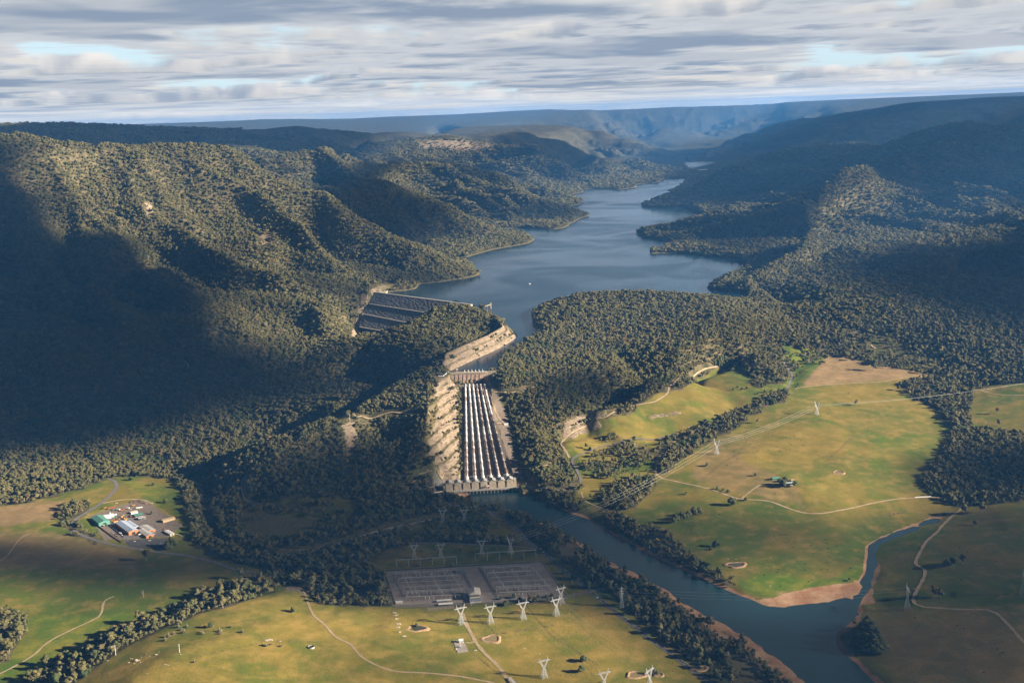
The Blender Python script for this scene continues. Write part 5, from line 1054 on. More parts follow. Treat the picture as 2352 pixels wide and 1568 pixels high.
def pylon(px, py, h, rz, label, group, narrow=False, k=1.0):
    g = G(px, py); r = empty('pylon', g - Vector((0, 0, .5)), rz, label=label, cat='pylon', group=group)
    r_, rb = .40 * k, .22 * k
    if narrow:
        mb = MB(); lattice(mb, (0, 0, 0), (0, 0, h * .62), 6.4, 2.4, 6, r_, rb); mb.build('lower_tower', M_STEEL, r)
        mb = MB(); lattice(mb, (0, 0, h * .62), (0, 0, h), 2.4, .8, 5, r_, rb); mb.build('upper_tower', M_STEEL, r)
        for z in (.66, .78, .90):
            mb = MB(); a = 5.2 - (z - .66) * 6
            for s in (-1, 1): mb.bar((0, -.8, h * z), (s * a, 0, h * z + .6), r_); mb.bar((0, .8, h * z), (s * a, 0, h * z + .6), r_); mb.bar((0, 0, h * z + 1.8), (s * a, 0, h * z + .6), rb)
            mb.build('crossarm', M_STEEL, r)
        return r, g
    zw = h * .52; zb = h * .80; w = 24 * h / 38
    mb = MB(); lattice(mb, (0, 0, 0), (0, 0, zw), 9.6, 2.3, 5, r_, rb); mb.build('body', M_STEEL, r)
    for s in (-1, 1):
        mb = MB(); n = 5
        for q in range(n):
            for e in (-1, 1):
                def pt(t_, o): return Vector((s * (1.0 + (w * .26 - 1) * t_) + o * s * (1.0 - .3 * t_), e * (1.1 - .5 * t_), zw + (zb - zw) * t_))
                t0, t1 = q / n, (q + 1) / n; mb.bar(pt(t0, -1), pt(t1, -1), r_); mb.bar(pt(t0, 1), pt(t1, 1), r_); mb.bar(pt(t0, -1), pt(t1, 1), rb); mb.bar(pt(t0, 1), pt(t1, -1), rb)
        mb.build('window_arm', M_STEEL, r)
        mb = MB(); x0_ = s * w * .26
        for e in (-1, 1): mb.bar((x0_ - 1.2, e * .6, zb), (x0_ + s * 1.5, 0, h), r_ * .8); mb.bar((x0_ + 1.2, e * .6, zb), (x0_ + s * 1.5, 0, h), r_ * .8)
        mb.build('earth_peak', M_STEEL, r)
    mb = MB(); n = 12; bars = []
    for q in range(n):
        xa, xb = -w / 2 + w * q / n, -w / 2 + w * (q + 1) / n
        def hz(x): return zb + 1.5 * (1 - min(1, abs(x) / (w / 2)) ** 3)
        for e in (-.8, .8): mb.bar((xa, e, zb), (xb, e, zb), r_ * .8); mb.bar((xa, e, hz(xa)), (xb, e, hz(xb)), r_ * .8); mb.bar((xa, e, zb), (xb, e, hz(xb)), rb)
    mb.build('crossarm', M_STEEL, r)
    for x in (-w * .47, 0, w * .47): MB().tube([(x, 0, zb - 3.6), (x, 0, zb)], .28, 6).build('insulator_string', M_BROWN, r)
    return r, g
PY = {}
def LA(p, q):
    a, b = G(*p), G(*q); return math.atan2(b.y - a.y, b.x - a.x) + math.pi / 2
def adp(key, *a, **k): r, g = pylon(*a, **k); PY[key] = (r, g, a[2], a[3])
GF = 'row of pylons at the field edge below the electrical yard'
adp('f0', 1059.5, 1433, 38, .42, 'leftmost pylon of the row below the yard, standing over the dirt track', GF); adp('f1', 1127, 1430, 38, .38, 'second pylon from the left in the row below the yard, right of the dirt track', GF)
adp('f2', 1202, 1421, 38, .36, 'third pylon in the row below the yard, left of the long ditch', GF); adp('f3', 1278, 1412.5, 37, .50, 'rightmost pylon of the row below the yard, right of the long ditch', GF)
adp('f4', 1289, 1385, 36, .55, 'pylon partly hidden behind the rightmost one of the field row', GF)
GL = 'pylons along the bottom of the photo'
adp('l0', 1250, 1555, 36, .40, 'grey pylon alone in the shaded green field near the bottom edge', GL); adp('l1', 1388, 1586, 38, .35, 'pylon cut by the bottom edge, left of the twisted one', GL); adp('l2', 1492, 1583, 40, .85, 'pylon seen at an angle by the muddy ponds at the bottom edge', GL)
GD = 'dark pylons behind the electrical yard'
adp('d0', 952, 1282, 34, .1, 'leftmost dark pylon on the scrubby mound behind the yard', GD); adp('d1', 1013, 1280, 34, .1, 'dark pylon right of the scrubby mound behind the yard', GD); adp('d2', 1107, 1273, 36, .1, 'dark pylon in the green strip behind the right half of the yard', GD); adp('d3', 1173, 1271, 38, LA((1173, 1271), (1646, 1042)), 'pylon behind the yard carrying the long wires over the river', GD)
GS = 'dark pylons on the slope below the station'
adp('s0', 1017.5, 1200, 35, .1, 'left one of two dark pylons below the station car park', GS); adp('s1', 1067, 1199, 35, .1, 'right one of two dark pylons below the station car park', GS)
GR = 'pylons across the river'
adp('r0', 1646, 1042.7, 40, LA((1173, 1271), (1876, 952)), 'pylon at the shrub edge on the slope above the curved dirt road', GR); adp('r1', 1876, 952, 38, LA((1646, 1042), (2100, 900)), 'pylon alone on the upper bright green pasture', GR); adp('r2', 2083.8, 1397, 46, 1.45, 'narrow looking pylon beside the bend of the dirt road in the lower right', GR); adp('r3', 2349, 1366, 46, 1.3, 'faint pylon cut by the right edge of the photo', GR)
adp('n0', 1428, 1394, 40, .3, 'slim tapering pylon alone between the sealed road and the river scrub', GR, narrow=True)
def tip(key, x):
    r, g, h, rz = PY[key]; w = 24 * h / 38; z = h * .80 - 3.6 if key != 'n0' else h * (.78 + .12 * x)
    x_ = x * (w * .47 if key != 'n0' else 3.5); return Vector((g.x + math.cos(rz) * x_, g.y + math.sin(rz) * x_, g.z + z))
def wire(a, b, label, sag=None, r=.1):
    L_ = (b - a).length; sag = sag or L_ * .022; n = 26; mb = MB(); P = [a.lerp(b, k / n) - Vector((0, 0, sag * 4 * (k / n) * (1 - k / n))) for k in range(n + 1)]
    mb.tube([p - a for p in P], r, 5); mb.build('conductor', M_CABLE, loc=a, label=label, cat='power line', group='conductors')
for A_k, B_k, l_ in (('d3', 'r0', 'long wire crossing the river from the yard to the shrub edge pylon'), ('r0', 'r1', 'wire between the shrub edge pylon and the upper pasture pylon'), ('n0', 'r2', 'faint wire crossing the lower river to the dirt road pylon'), ('f3', 'l2', 'wire running from the field row toward the bottom edge')):
    for x in (-1, 0, 1): wire(tip(A_k, x), tip(B_k, x), l_, r=.1 if A_k != 'n0' else .07)
e_ = PZ(2600, 830, 110)
for x in (-1, 0, 1): wire(tip('r1', x), Vector((e_[0] + x * 8, e_[1] - x * 8, 110)), 'wire leaving the upper pasture pylon for the right edge')
# the yard
YC = [G(885, 1312), G(1240, 1292), G(1300, 1373), G(910, 1388)]
def Y(s, t_, z=12.0): a = YC[0].lerp(YC[1], s); b = YC[3].lerp(YC[2], s); p = a.lerp(b, t_); return Vector((p.x, p.y, z))
yv = (YC[1] - YC[0]); yrz = math.atan2(yv.y, yv.x)
pd = MB(); nn_ = 16
pd.add([tuple(Y(i / nn_ * 1.02 - .01, j / 6 * 1.02 - .01, 12.12)) for j in range(7) for i in range(nn_ + 1)], [(j * 17 + i, (j + 1) * 17 + i, (j + 1) * 17 + i + 1, j * 17 + i + 1) for j in range(6) for i in range(nn_)]); pd.build('gravel_yard', varied('yard_gravel', (.25, .21, .185), (.33, .275, .24), .06, c3=(.19, .16, .145), coord='World'), kind='structure')
for s_, w_ in ((.482, 7), (.60, 6)): ribbon('service_road', [Y(s_, .02), Y(s_, .5), Y(s_, .98)], w_, M_ASPH2, z=12.3)
ribbon('service_road', [Y(.0, -.02), Y(.5, -.03), Y(.97, -.02)], 5, M_ASPH, z=12.34); ribbon('service_road', [Y(-.015, .02), Y(-.012, .5), Y(-.012, 1.0)], 6, M_ASPH, z=12.32)
fc = empty('perimeter_fence', Y(.5, .5), label='grey mesh fence round the electrical yard', cat='fence'); c0 = Y(.5, .5)
fr = [Y(-.02, -.04), Y(1.02, -.04), Y(1.02, 1.04), Y(-.02, 1.04), Y(-.02, -.04)]
for k in range(4):
    mb = MB(); n = 60
    for q in range(n):
        a = fr[k].lerp(fr[k + 1], q / n) - c0; b = fr[k].lerp(fr[k + 1], (q + 1) / n) - c0; mb.bar(a, a + Vector((0, 0, 2.8)), .14)
        for z in (.3, 1.1, 1.9, 2.7): mb.bar(a + Vector((0, 0, z)), b + Vector((0, 0, z)), .07)
    mb.build('fence_run', M_STEEL, fc)
def portal(s0, s1, t_, h, n, label, group):
    a = Y(s0, t_); b = Y(s1, t_); r = empty('busbar_gantry', a, label=label, cat='gantry', group=group); d = (b - a)
    for q in range(n + 1):
        p = d * (q / n); mb = MB()
        for e in (-1, 1): mb.bar((p.x + e * .9, p.y, 0), (p.x, p.y, h), .38); mb.bar((p.x, p.y + e * .9, 0), (p.x, p.y, h), .38)
        mb.bar((p.x, p.y, h), (p.x, p.y, h + 3.5), .2); mb.build('post', M_STEEL, r)
    mb = MB(); mb.bar((0, 0, h), (d.x, d.y, h), .55); mb.bar((0, 0, h - 1.3), (d.x, d.y, h - 1.3), .3)
    for q in range(n * 6): mb.bar(tuple(d * (q / n / 6) + Vector((0, 0, h - 1.3))), tuple(d * ((q + 1) / n / 6) + Vector((0, 0, h))), .2)
    mb.build('beam', M_STEEL, r)
GP_ = 'gantries of the electrical yard'
portal(.08, .50 - .03, -.10, 17, 5, 'long gantry along the back edge of the left half of the yard', GP_); portal(.60, 1.0, -.16, 17, 5, 'long gantry along the back edge of the right half of the yard', GP_)
for j_, t_ in enumerate((.20, .36, .62, .78)):
    wd = ('first', 'second', 'third', 'fourth')[j_]
    portal(.05 + .01 * j_, .44, t_, 9, 5, '%s gantry from the back in the left half of the yard' % wd, GP_); portal(.62, .92 + .01 * j_, t_ - .02, 9, 5, '%s gantry from the back in the right half of the yard' % wd, GP_)
def busbar(p, q, h, label):
    r = empty('busbar', p, label=label, cat='busbar', group='busbars of the electrical yard'); d = q - p; mb = MB(); mb.bar((0, 0, h), (d.x, d.y, h), .42); mb.build('tube', M_GLASSW, r); n = 9; mb = MB()
    for k in range(n + 1): v = d * (k / n); MB().bar((v.x, v.y, 0), (v.x, v.y, h), .3).build('support', M_STEEL, r)
for j_, (t_, h_) in enumerate(((.30, 5.5), (.44, 5.5), (.70, 5.5), (.86, 5))):
    wd = ('nearest the back', 'second from the back', 'third from the back', 'nearest the front')[j_]
    busbar(Y(.07, t_), Y(.43, t_), h_, 'pale busbar %s, left half of the yard' % wd); busbar(Y(.63, t_ - .02), Y(.90, t_ - .02), h_, 'pale busbar %s, right half of the yard' % wd)
for s_, l_ in ((.10, 'left end'), (.27, 'middle of the left half'), (.40, 'right end of the left half'), (.66, 'left end of the right half'), (.78, 'middle of the right half'), (.92, 'right end')): busbar(Y(s_, .22), Y(s_ + .015, .82), 7.5, 'busbar running front to back at the %s of the yard' % l_)
def equip(kind):
    r = empty({'sw': 'disconnector', 'cb': 'circuit_breaker', 'ct': 'instrument_post'}[kind], (0, 0, -500))
    if kind == 'sw':
        MB().bar((0, 0, 0), (0, 0, 3), .35).build('stand', M_STEEL, r); MB().tube([(0, 0, 3), (0, 0, 5.6)], [.38, .28], 8).build('insulator', M_GLASSW, r); MB().bar((0, -.2, 5.6), (1.6, .9, 6.6), .25).build('contact_arm', M_GLASSW, r)
    elif kind == 'cb': MB().box((0, 0, .9), (1.6, 1.2, 1.8)).build('cabinet', M_STEEL, r); MB().tube([(0, 0, 1.8), (0, 0, 4.2), (0, 0, 4.4), (0, 0, 6.4)], [.45, .4, .6, .4], 8).build('insulator', M_BROWN, r)
    else: MB().bar((0, 0, 0), (0, 0, 2.4), .4).build('stand', M_STEEL, r); MB().tube([(0, 0, 2.4), (0, 0, 5.2), (0, 0, 6)], [.5, .35, .5], 8).build('insulator', M_GLASSW, r)
    kids(r); return r
EQ = {k: equip(k) for k in ('sw', 'cb', 'ct')}; used_ = set()
def eq(kind, s, t_, lab, grp):
    o = EQ[kind] if kind not in used_ else link_copy(EQ[kind]); used_.add(kind); o.location = Y(s, t_, 12.1); o.rotation_euler = (0, 0, yrz + random.uniform(-.05, .05)); tag(o, lab, {'sw': 'disconnector', 'cb': 'circuit breaker', 'ct': 'instrument post'}[kind], grp)
for half, s0, s1 in (('left', .08, .44), ('right', .64, .92)):
    for row, t_ in (('back', .15), ('back', .25), ('front', .74), ('front', .90)):
        for g_ in range(4):
            for k in range(3):
                s = s0 + (s1 - s0) * (g_ + .12 + k * .27) / 4
                kind = 'cb' if (row == 'back' and t_ < .2 and g_ in (0, 2)) or (row == 'front' and t_ > .8 and g_ in (0, 2)) else ('ct' if row == 'front' and t_ > .8 else 'sw')
                nm = {'cb': 'brown circuit breaker', 'ct': 'white instrument post', 'sw': 'white disconnector'}[kind]
                eq(kind, s, t_ + (k - 1) * .008, '%s in the %s rows, %s half of the yard' % (nm, row, half), '%s %ss, %s half' % (row, nm.split(' ', 1)[1], half))
# control house in the yard
def build_at(name, px, py, L_, W_, h, rise, rz, wm, rm, label, cat='building', base=None):
    g = G(px, py) if base is None else base; r = empty(name, (g.x, g.y, g.z), rz, label=label, cat=cat)
    MB().house((0, 0, 0), L_, W_, h, rise).build('wall', wm, r); MB().gable((0, 0, 0), L_, W_, h + .15, rise, 0, .5, .3).build('roof', rm, r); return r
M_CREAM = varied('cream_cladding', (.66, .60, .48), (.56, .50, .40), .4); M_BLUEG = varied('blue_grey_sheet', (.22, .25, .29), (.17, .20, .24), .4)
c = YC[3].lerp(YC[2], .475).lerp(YC[0].lerp(YC[1], .475), .12); chz = empty('control_building', (c.x, c.y, 12.1), yrz + .04, label='two storey white control building with hipped roof in the middle of the yard', cat='building')
MB().box((0, 0, 5.5), (19, 26, 11.5)).build('wall', M_CREAM, chz)
mb = MB(); a, b = 11.5, 15; mb.add([(-a, -b, 11.3), (a, -b, 11.3), (a, b, 11.3), (-a, b, 11.3), (0, -b * .35, 14.6), (0, b * .9, 14.6), (0, -b, 12.2)], [(3, 2, 1, 0), (0, 6, 4), (6, 1, 4), (1, 2, 5, 4), (2, 3, 5), (3, 0, 4, 5), (0, 1, 6)]); mb.build('roof', varied('pale_tin_roof', (.58, .54, .48), (.50, .46, .42), .5), chz)
for z in (3.3, 8.2):
    for k in range(4): MB().box((-7 + k * 4.7, -13.1, z), (4.1, .25, 1.5)).build('window', M_DARKG, chz)
    for k in range(5): MB().box((9.6, -10 + k * 5, z), (.25, 3.6, 1.5)).build('window', M_DARKG, chz)
MB().box((-9.7, 0, 5.5), (.3, 25, 10)).build('side_cladding', M_BLUEG, chz)
an_ = MB(); an_.house((0, 0, 0), 20, 12, 4, .6); an_.v = [(x, y - 20, z) for x, y, z in an_.v]; an_.build('annex_wall', M_CREAM, chz); rf = MB(); rf.gable((0, -20, 0), 20, 12, 4.2, .6, 0, .8, .4); rf.build('annex_roof', M_BLUEG, chz)
p = Y(.475, .13, 12.1); rl = empty('relay_building', p, yrz, label='small flat roofed relay building at the back of the yard', cat='building'); MB().box((0, 0, 2.2), (17, 14, 4.6)).build('wall', M_BLUEG, rl); MB().box((0, 0, 4.8), (18, 15, .5)).build('roof', varied('relay_roof', (.20, .20, .20), (.26, .25, .24), .3), rl); MB().box((-3, -7.1, 1.4), (2, .2, 2.6)).build('door', M_DARKG, rl)
roofslab('carport', 1020.4, 1381, 27, 6.5, 3.2, yrz + .05, M_WHITE, 'upper long white roofed carport below the yard', 'carport'); roofslab('carport', 1023.8, 1389, 26, 6.5, 3.2, yrz + .05, M_WHITE, 'lower long white roofed carport below the yard', 'carport')
build_at('hut', 916.7, 1384, 12, 6, 2.8, .6, yrz, M_CREAM, M_WHITE, 'small white roofed hut at the lower left corner of the yard')
# lamp posts and poles
def lamp(px, py, label, h=9, rz=0, group='lamp posts'):
    g = G(px, py); r = empty('street_lamp', g, rz, label=label, cat='street lamp', group=group); MB().tube([(0, 0, -.5), (0, 0, h)], [.22, .14], 6).build('pole', M_STEEL, r); MB().bar((0, 0, h), (1.6, 0, h + .3), .18).build('arm', M_STEEL, r); MB().box((1.9, 0, h + .2), (1.2, .5, .3)).build('lamp_head', M_WHITE, r)
for x, y, l_ in ((1083.5, 1391, 'lamp post by the road in front of the control building'), (1240.6, 1377, 'lamp post by the road below the right half of the yard'), (1318, 1374, 'lamp post at the lower right corner of the yard'), (1208, 1117.5, 'lamp post at the east end of the station deck'), (1158, 1174, 'lamp post at the end of the riverside car park'), (1047, 1158, 'lamp post at the bend of the station road'), (1006, 1122, 'lamp post on the apron west of the station'), (844, 1316, 'lamp post in the scrub left of the yard'), (1089, 1168, 'lamp post beside the cream shelter')): lamp(x, y, l_)
def wpole(px, py, h, label):
    g = G(px, py); r = empty('power_pole', g, .3, label=label, cat='power pole', group='white poles on the hill'); MB().tube([(0, 0, -.6), (0, 0, h)], [.34, .26], 8).build('pole', M_WHITE, r); MB().bar((-1.4, 0, h - .6), (1.4, 0, h - .6), .25).build('crossarm', M_WHITE, r); MB().box((0, 0, .1), (2.2, 2.2, .5)).build('footing', M_CONC, r)
wpole(266, 1503, 17, 'white pole at the edge of the sunny hill above the creek trees'); wpole(412.6, 1497, 14, 'white pole on the open sunny hill below the purple bushes'); wpole(803, 963, 16, 'thin pole on the lookout at the end of the ridge track')
g = G(908.5, 847); 
# ================================================================= DEPOT, HOMESTEAD AND SMALL BUILDINGS
M_GREEN = varied('green_sheet', (.10, .26, .20), (.08, .21, .17), .3); M_BLUE = varied('blue_tin', (.40, .47, .58), (.33, .40, .52), .25, .45, c3=(.48, .54, .62)); M_ORANGE = varied('orange_brick', (.52, .20, .07), (.42, .15, .05), .6)
M_GRAYT = varied('grey_tin', (.42, .41, .40), (.34, .33, .33), .3); M_TAN = varied('tan_wall', (.48, .36, .22), (.40, .30, .18), .4); M_BRICK = varied('brown_brick', (.25, .11, .05), (.2, .09, .04), .6)
def zpx(x, y): return 143.6 + .1465 * x, 1119.7 + .1465 * y
def shed(name, c3, h, rise, wm, rm, label, kids_=()):
    # c3: three ground corners in the zoomed depot view: start, end of the long side, other end of the short side
    P = [G(*zpx(*p)) for p in c3]; a = P[1] - P[0]; b = P[2] - P[0]; a.z = b.z = 0; rz = math.atan2(a.y, a.x); L_ = a.length
    n = Vector((-a.y, a.x, 0)).normalized(); W_ = abs(b.dot(n)); sg = 1 if b.dot(n) > 0 else -1; c = P[0] + a / 2 + n * sg * W_ / 2
    r = empty(name, (c.x, c.y, 13.0), rz, label=label, cat='shed')
    MB().house((0, 0, 0), L_, W_, h, rise).build('wall', wm, r); MB().gable((0, 0, 0), L_, W_, h + .15, rise, 0, .4, .25).build('roof', rm, r)
    for s in (-1, 1):
        MB().box((s * (L_ / 2 + .06), 0, h * .38), (.2, W_ * .34, h * .76)).build('door', M_DARKG, r)
    return r
shed('storage_shed', ((455,520),(572,612),(730,555)), 8, 3.2, M_GREEN, M_GREEN, 'big green roofed shed at the left corner of the depot')
shed('workshop', ((1042,750),(836,600),(1196,712)), 7.5, 3, M_ORANGE, M_BLUE, 'long blue roofed workshop with orange brick ends, tallest in the depot')
shed('office_building', ((1316,796),(1180,690),(1446,772)), 4.5, 1.4, M_ORANGE, M_GRAYT, 'low orange brick office with grey roof nearest the road')
shed('store_building', ((1330,720),(1200,640),(1440,672)), 4.6, 1.5, M_ORANGE, M_GRAYT, 'orange brick store with pale grey roof behind the low office')
shed('lean_to', ((985,560),(1130,650),(1060,545)), 4.5, .8, M_GRAYT, M_BLUE, 'low pale lean to along the back of the blue roofed workshop')
shed('open_shed', ((1580,550),(1770,500),(1560,520)), 4.2, 1.2, M_TAN, M_TAN, 'tan gable shed standing apart on the grass right of the depot')
shed('store_hut', ((1690,757),(1596,700),(1748,745)), 3.4, .9, M_CREAM, M_WHITE, 'small white roofed hut beside the big dark tree')
shed('vehicle_shelter', ((1136,470),(1266,440),(1118,440)), 4.4, 1.0, M_DARKM, M_GREEN, 'green roofed open vehicle shelter at the back of the depot')
shed('vehicle_shelter', ((1196,510),(1306,485),(1180,488)), 3.6, .8, M_DARKM, M_GRAYT, 'grey roofed vehicle shelter just below the green one')
shed('site_cabin', ((1080,418),(1184,395),(1062,392)), 3.2, .5, M_WHITE, M_CREAM, 'pale portable cabin at the top edge of the depot')
shed('store_shed', ((650,482),(815,450),(640,455)), 4, .8, M_WHITE, M_WHITE, 'white roofed shed beside the big green one')
sp = zpx(1560, 905); roofslab('shelter', sp[0], sp[1], 13, 6.5, 3.2, -.35, M_BLUE, 'blue roofed shelter on the sealed apron below the depot', 'shelter')
# vehicles
def wheel(r, x, y, rad):
    mb = MB(); mb.tube([(x, y - .18, rad), (x, y + .18, rad)], rad, 10); mb.build('wheel', M_DARKM, r)
def car(px, py, rz, col, label, kind='car', sz=1.0):
    g = G(px, py); nm = {'car': 'parked_car', 'ute': 'utility_truck', 'truck': 'flatbed_truck', 'digger': 'excavator', 'loader': 'wheel_loader', 'trailer': 'trailer'}[kind]
    r = empty(nm, g + Vector((0, 0, .35)), rz, label=label, cat={'car': 'car', 'ute': 'pickup', 'truck': 'truck', 'digger': 'excavator', 'loader': 'loader', 'trailer': 'trailer'}[kind]); r.scale = (sz, sz, sz); m_ = mat('paint_' + label[:9], col, .4, 0, .5)
    if kind in ('car', 'ute'):
        mb = MB(); mb.add([(-2.2, -.9, .4), (2.2, -.9, .4), (2.2, .9, .4), (-2.2, .9, .4), (-2.2, -.85, 1.0), (2.1, -.85, .95), (2.1, .85, .95), (-2.2, .85, 1.0)], [(3, 2, 1, 0), (4, 5, 6, 7), (0, 1, 5, 4), (1, 2, 6, 5), (2, 3, 7, 6), (3, 0, 4, 7)]); mb.build('body', m_, r)
        x0_, x1_ = (-1.6, 1.0) if kind == 'car' else (-.2, 1.2); mb = MB(); mb.add([(x0_, -.8, .98), (x1_, -.8, .96), (x1_, .8, .96), (x0_, .8, .98), (x0_ + .4, -.65, 1.5), (x1_ - .6, -.65, 1.5), (x1_ - .6, .65, 1.5), (x0_ + .4, .65, 1.5)], [(0, 1, 5, 4), (1, 2, 6, 5), (2, 3, 7, 6), (3, 0, 4, 7)]); mb.build('windows', M_DARKG, r)
        MB().box(((x0_ + x1_) / 2 - .1, 0, 1.52), (x1_ - x0_ - .9, 1.32, .08)).build('cab_roof', m_, r)
        for x in (-1.4, 1.4):
            for y in (-.82, .82): wheel(r, x, y, .36)
    elif kind in ('truck', 'trailer'):
        MB().box((-1.2, 0, 1.25), (6.6, 2.4, .35)).build('tray', M_STEEL if kind == 'truck' else m_, r)
        if kind == 'truck': MB().box((3.1, 0, 1.75), (2.0, 2.3, 2.1), taper=.97).build('cab', m_, r); MB().box((4.05, 0, 2.2), (.2, 2.0, .8)).build('windscreen', M_DARKG, r); MB().box((-1.6, 0, 1.9), (4.6, 2.0, 1.0)).build('load', m_, r)
        else: MB().box((-1.2, 0, 2.2), (6.2, 2.3, 1.7)).build('box', M_WHITE, r)
        for x in (-3.2, -2.0, 2.8):
            for y in (-1.0, 1.0): wheel(r, x, y, .5)
    elif kind == 'digger':
        for y in (-1.1, 1.1): MB().box((0, y, .45), (3.8, .6, .9)).build('track', M_DARKM, r)
        MB().box((-.5, 0, 1.6), (3.2, 2.4, 1.3)).build('body', m_, r); MB().box((.6, .6, 2.6), (1.3, 1.1, 1.4), taper=.9).build('cab', M_DARKG, r); MB().bar((1.0, -.3, 1.8), (3.6, -.3, 4.4), .5).build('boom', m_, r); MB().bar((3.6, -.3, 4.4), (5.6, -.3, 2.0), .4).build('dipper', m_, r); MB().box((5.5, -.3, 1.4), (.9, 1.0, 1.1), taper=.6).build('bucket', M_DARKM, r)
    else:
        MB().box((-.6, 0, 1.6), (4.4, 2.2, 1.4)).build('body', m_, r); MB().box((.2, 0, 2.9), (1.5, 1.5, 1.4), taper=.9).build('cab', M_DARKG, r); MB().bar((1.2, 0, 1.8), (3.6, 0, 1.0), .6, .5).build('arm', m_, r); MB().box((4.1, 0, .8), (1.1, 2.6, 1.1), taper=.8).build('bucket', M_DARKM, r)
        for x in (-1.8, 1.6):
            for y in (-1.1, 1.1): wheel(r, x, y, .8)
    return r
Yl = (.75, .36, .03); Or = (.70, .22, .03); Wt = (.78, .78, .76); Rd = (.62, .05, .03); Bk = (.04, .05, .06); Bl = (.08, .16, .3); Gn = (.08, .2, .12)
for x, y, rz, c_, k_, l_ in ((800,530,.3,Or,'loader','orange loader at the upper end of the blue roofed workshop'), (832,545,1.0,Yl,'truck','yellow truck against the end of the blue roofed workshop'), (868,505,-.4,Or,'digger','orange excavator with raised boom above the workshop'), (935,465,.8,Yl,'digger','yellow excavator in the middle of the depot yard'), (965,490,2.2,Or,'loader','orange loader right of the yellow excavator'), (995,515,1.6,Yl,'truck','yellow truck between workshop and green shelter'), (1090,462,.2,Or,'loader','orange loader parked by the green vehicle shelter'),
 (606,338,.2,Bk,'ute','dark pickup at the left end of the row behind the depot'), (672,325,.3,Yl,'loader','yellow loader in the row behind the depot'), (712,340,-.3,Yl,'digger','pale yellow excavator left of the red truck'), (785,333,.1,Rd,'truck','bright red truck behind the depot'), (820,350,.4,Gn,'truck','green truck right of the red one'), (885,355,-.2,Wt,'trailer','white trailer in the row behind the depot'), (930,368,.2,Or,'digger','orange excavator at the end of the back row'), (1035,335,-.2,Wt,'trailer','white trailer at the edge of the storage ground'), (1075,345,.1,Wt,'ute','white pickup by the bush on the storage ground'), (1120,285,.3,Yl,'loader','small yellow loader on the storage ground'), (1320,262,.2,Or,'ute','orange pickup at the far end of the storage ground'), (1190,330,.1,Wt,'trailer','white trailer near the end of the storage ground'), (1240,322,.2,(.5,.42,.3),'trailer','tan trailer at the end of the storage ground'),
 (630,600,-.4,Wt,'truck','white truck below the big green shed'), (675,600,-.3,Gn,'truck','dark green truck below the big green shed'), (730,580,-.5,Wt,'ute','white pickup at the corner of the green shed'), (757,610,-.5,Wt,'car','white car leading the line beside the workshop'), (795,640,-.7,Wt,'ute','white pickup second in the line beside the workshop'), (825,660,-.7,Wt,'car','white car third in the line beside the workshop'), (850,685,-.7,(.5,.52,.55),'car','silver car in the middle of the workshop line'), (875,700,-.7,Bk,'car','black car in the workshop line'), (905,725,-.7,Wt,'truck','white truck near the lower end of the workshop line'), (930,745,-.7,Wt,'ute','white pickup at the lower end of the workshop line'), (950,765,-.7,Bk,'ute','dark pickup last in the workshop line'), (790,715,-.8,(.3,.35,.4),'car','grey car against the brown fence'), (820,740,-.8,Bk,'car','dark car against the brown fence'), (855,765,-.8,Bk,'ute','dark pickup at the low end of the brown fence'),
 (720,490,.5,Wt,'truck','white truck beside the white roofed shed'), (745,485,.5,Wt,'ute','white pickup beside the white roofed shed'), (790,475,.5,Gn,'truck','green truck at the white roofed shed'), (760,455,.2,Wt,'trailer','white trailer behind the white roofed shed'), (1160,465,.2,Wt,'car','white car under the left of the green shelter'), (1205,455,.2,Wt,'car','white car under the middle of the green shelter'), (1245,448,.2,Wt,'car','white car under the right of the green shelter'), (1230,500,.2,(.6,.55,.5),'car','beige car under the grey shelter'), (1290,490,.2,Wt,'ute','white pickup at the right of the grey shelter'),
 (1398,640,.3,Wt,'car','white car at the back of the store'), (1425,650,.3,Wt,'ute','white pickup at the corner of the store'), (1437,675,.3,Wt,'car','white car right of the store'), (1398,706,.3,Wt,'car','white car between store and office'), (1435,732,.3,Wt,'car','white car at the end of the office'), (1195,740,1.2,Bl,'truck','blue truck between workshop and office'), (1235,745,.3,(.6,.5,.35),'trailer','tan trailer between workshop and office'), (1130,845,.1,Wt,'car','white car by the depot gate'), (1365,832,.2,Wt,'ute','white pickup near the hedge in front of the depot'), (1600,660,-.5,Yl,'ute','yellow pickup by the white roofed hut'), (1395,250,.1,Wt,'ute','white pickup alone on the grass behind the depot'), (845,245,.1,Wt,'car','white car by the track behind the depot')):
    q_ = zpx(x, y); car(q_[0], q_[1], rz, c_, l_, k_, 1.15 if k_ in ('car', 'ute') else 1.2)
for x, y, r_, l_ in ((832,425,2.2,'round white tank at the top of the depot'), (745,405,1.5,'small white tank above the white roofed shed')):
    q_ = zpx(x, y); g = G(*q_); MB().tube([(0, 0, -.5), (0, 0, 2.4), (0, 0, 2.9)], [r_, r_, .4], 14).build('water_tank', M_WHITE, loc=g, label=l_, cat='tank')
fe = empty('yard_fence', G(*zpx(700, 680)), label='brown fence along the lower left side of the depot', cat='fence'); fp = [G(*zpx(*p)) for p in ((560,600),(640,660),(740,735),(830,800),(925,862))]
for k in range(4):
    mb = MB(); 
    for q in range(10):
        a = fp[k].lerp(fp[k + 1], q / 10) - fe.location; b = fp[k].lerp(fp[k + 1], (q + 1) / 10) - fe.location; mb.bar(a, a + Vector((0, 0, 2.2)), .25); mb.bar(a + Vector((0, 0, 1.1)), b + Vector((0, 0, 1.1)), .18, 1.9)
    mb.build('fence_run', M_BRICK, fe)
heap = [(1060,225),(1110,215),(1150,205),(1200,205),(1235,210),(1270,225),(1290,245),(1180,225),(1240,240),(1100,240)]
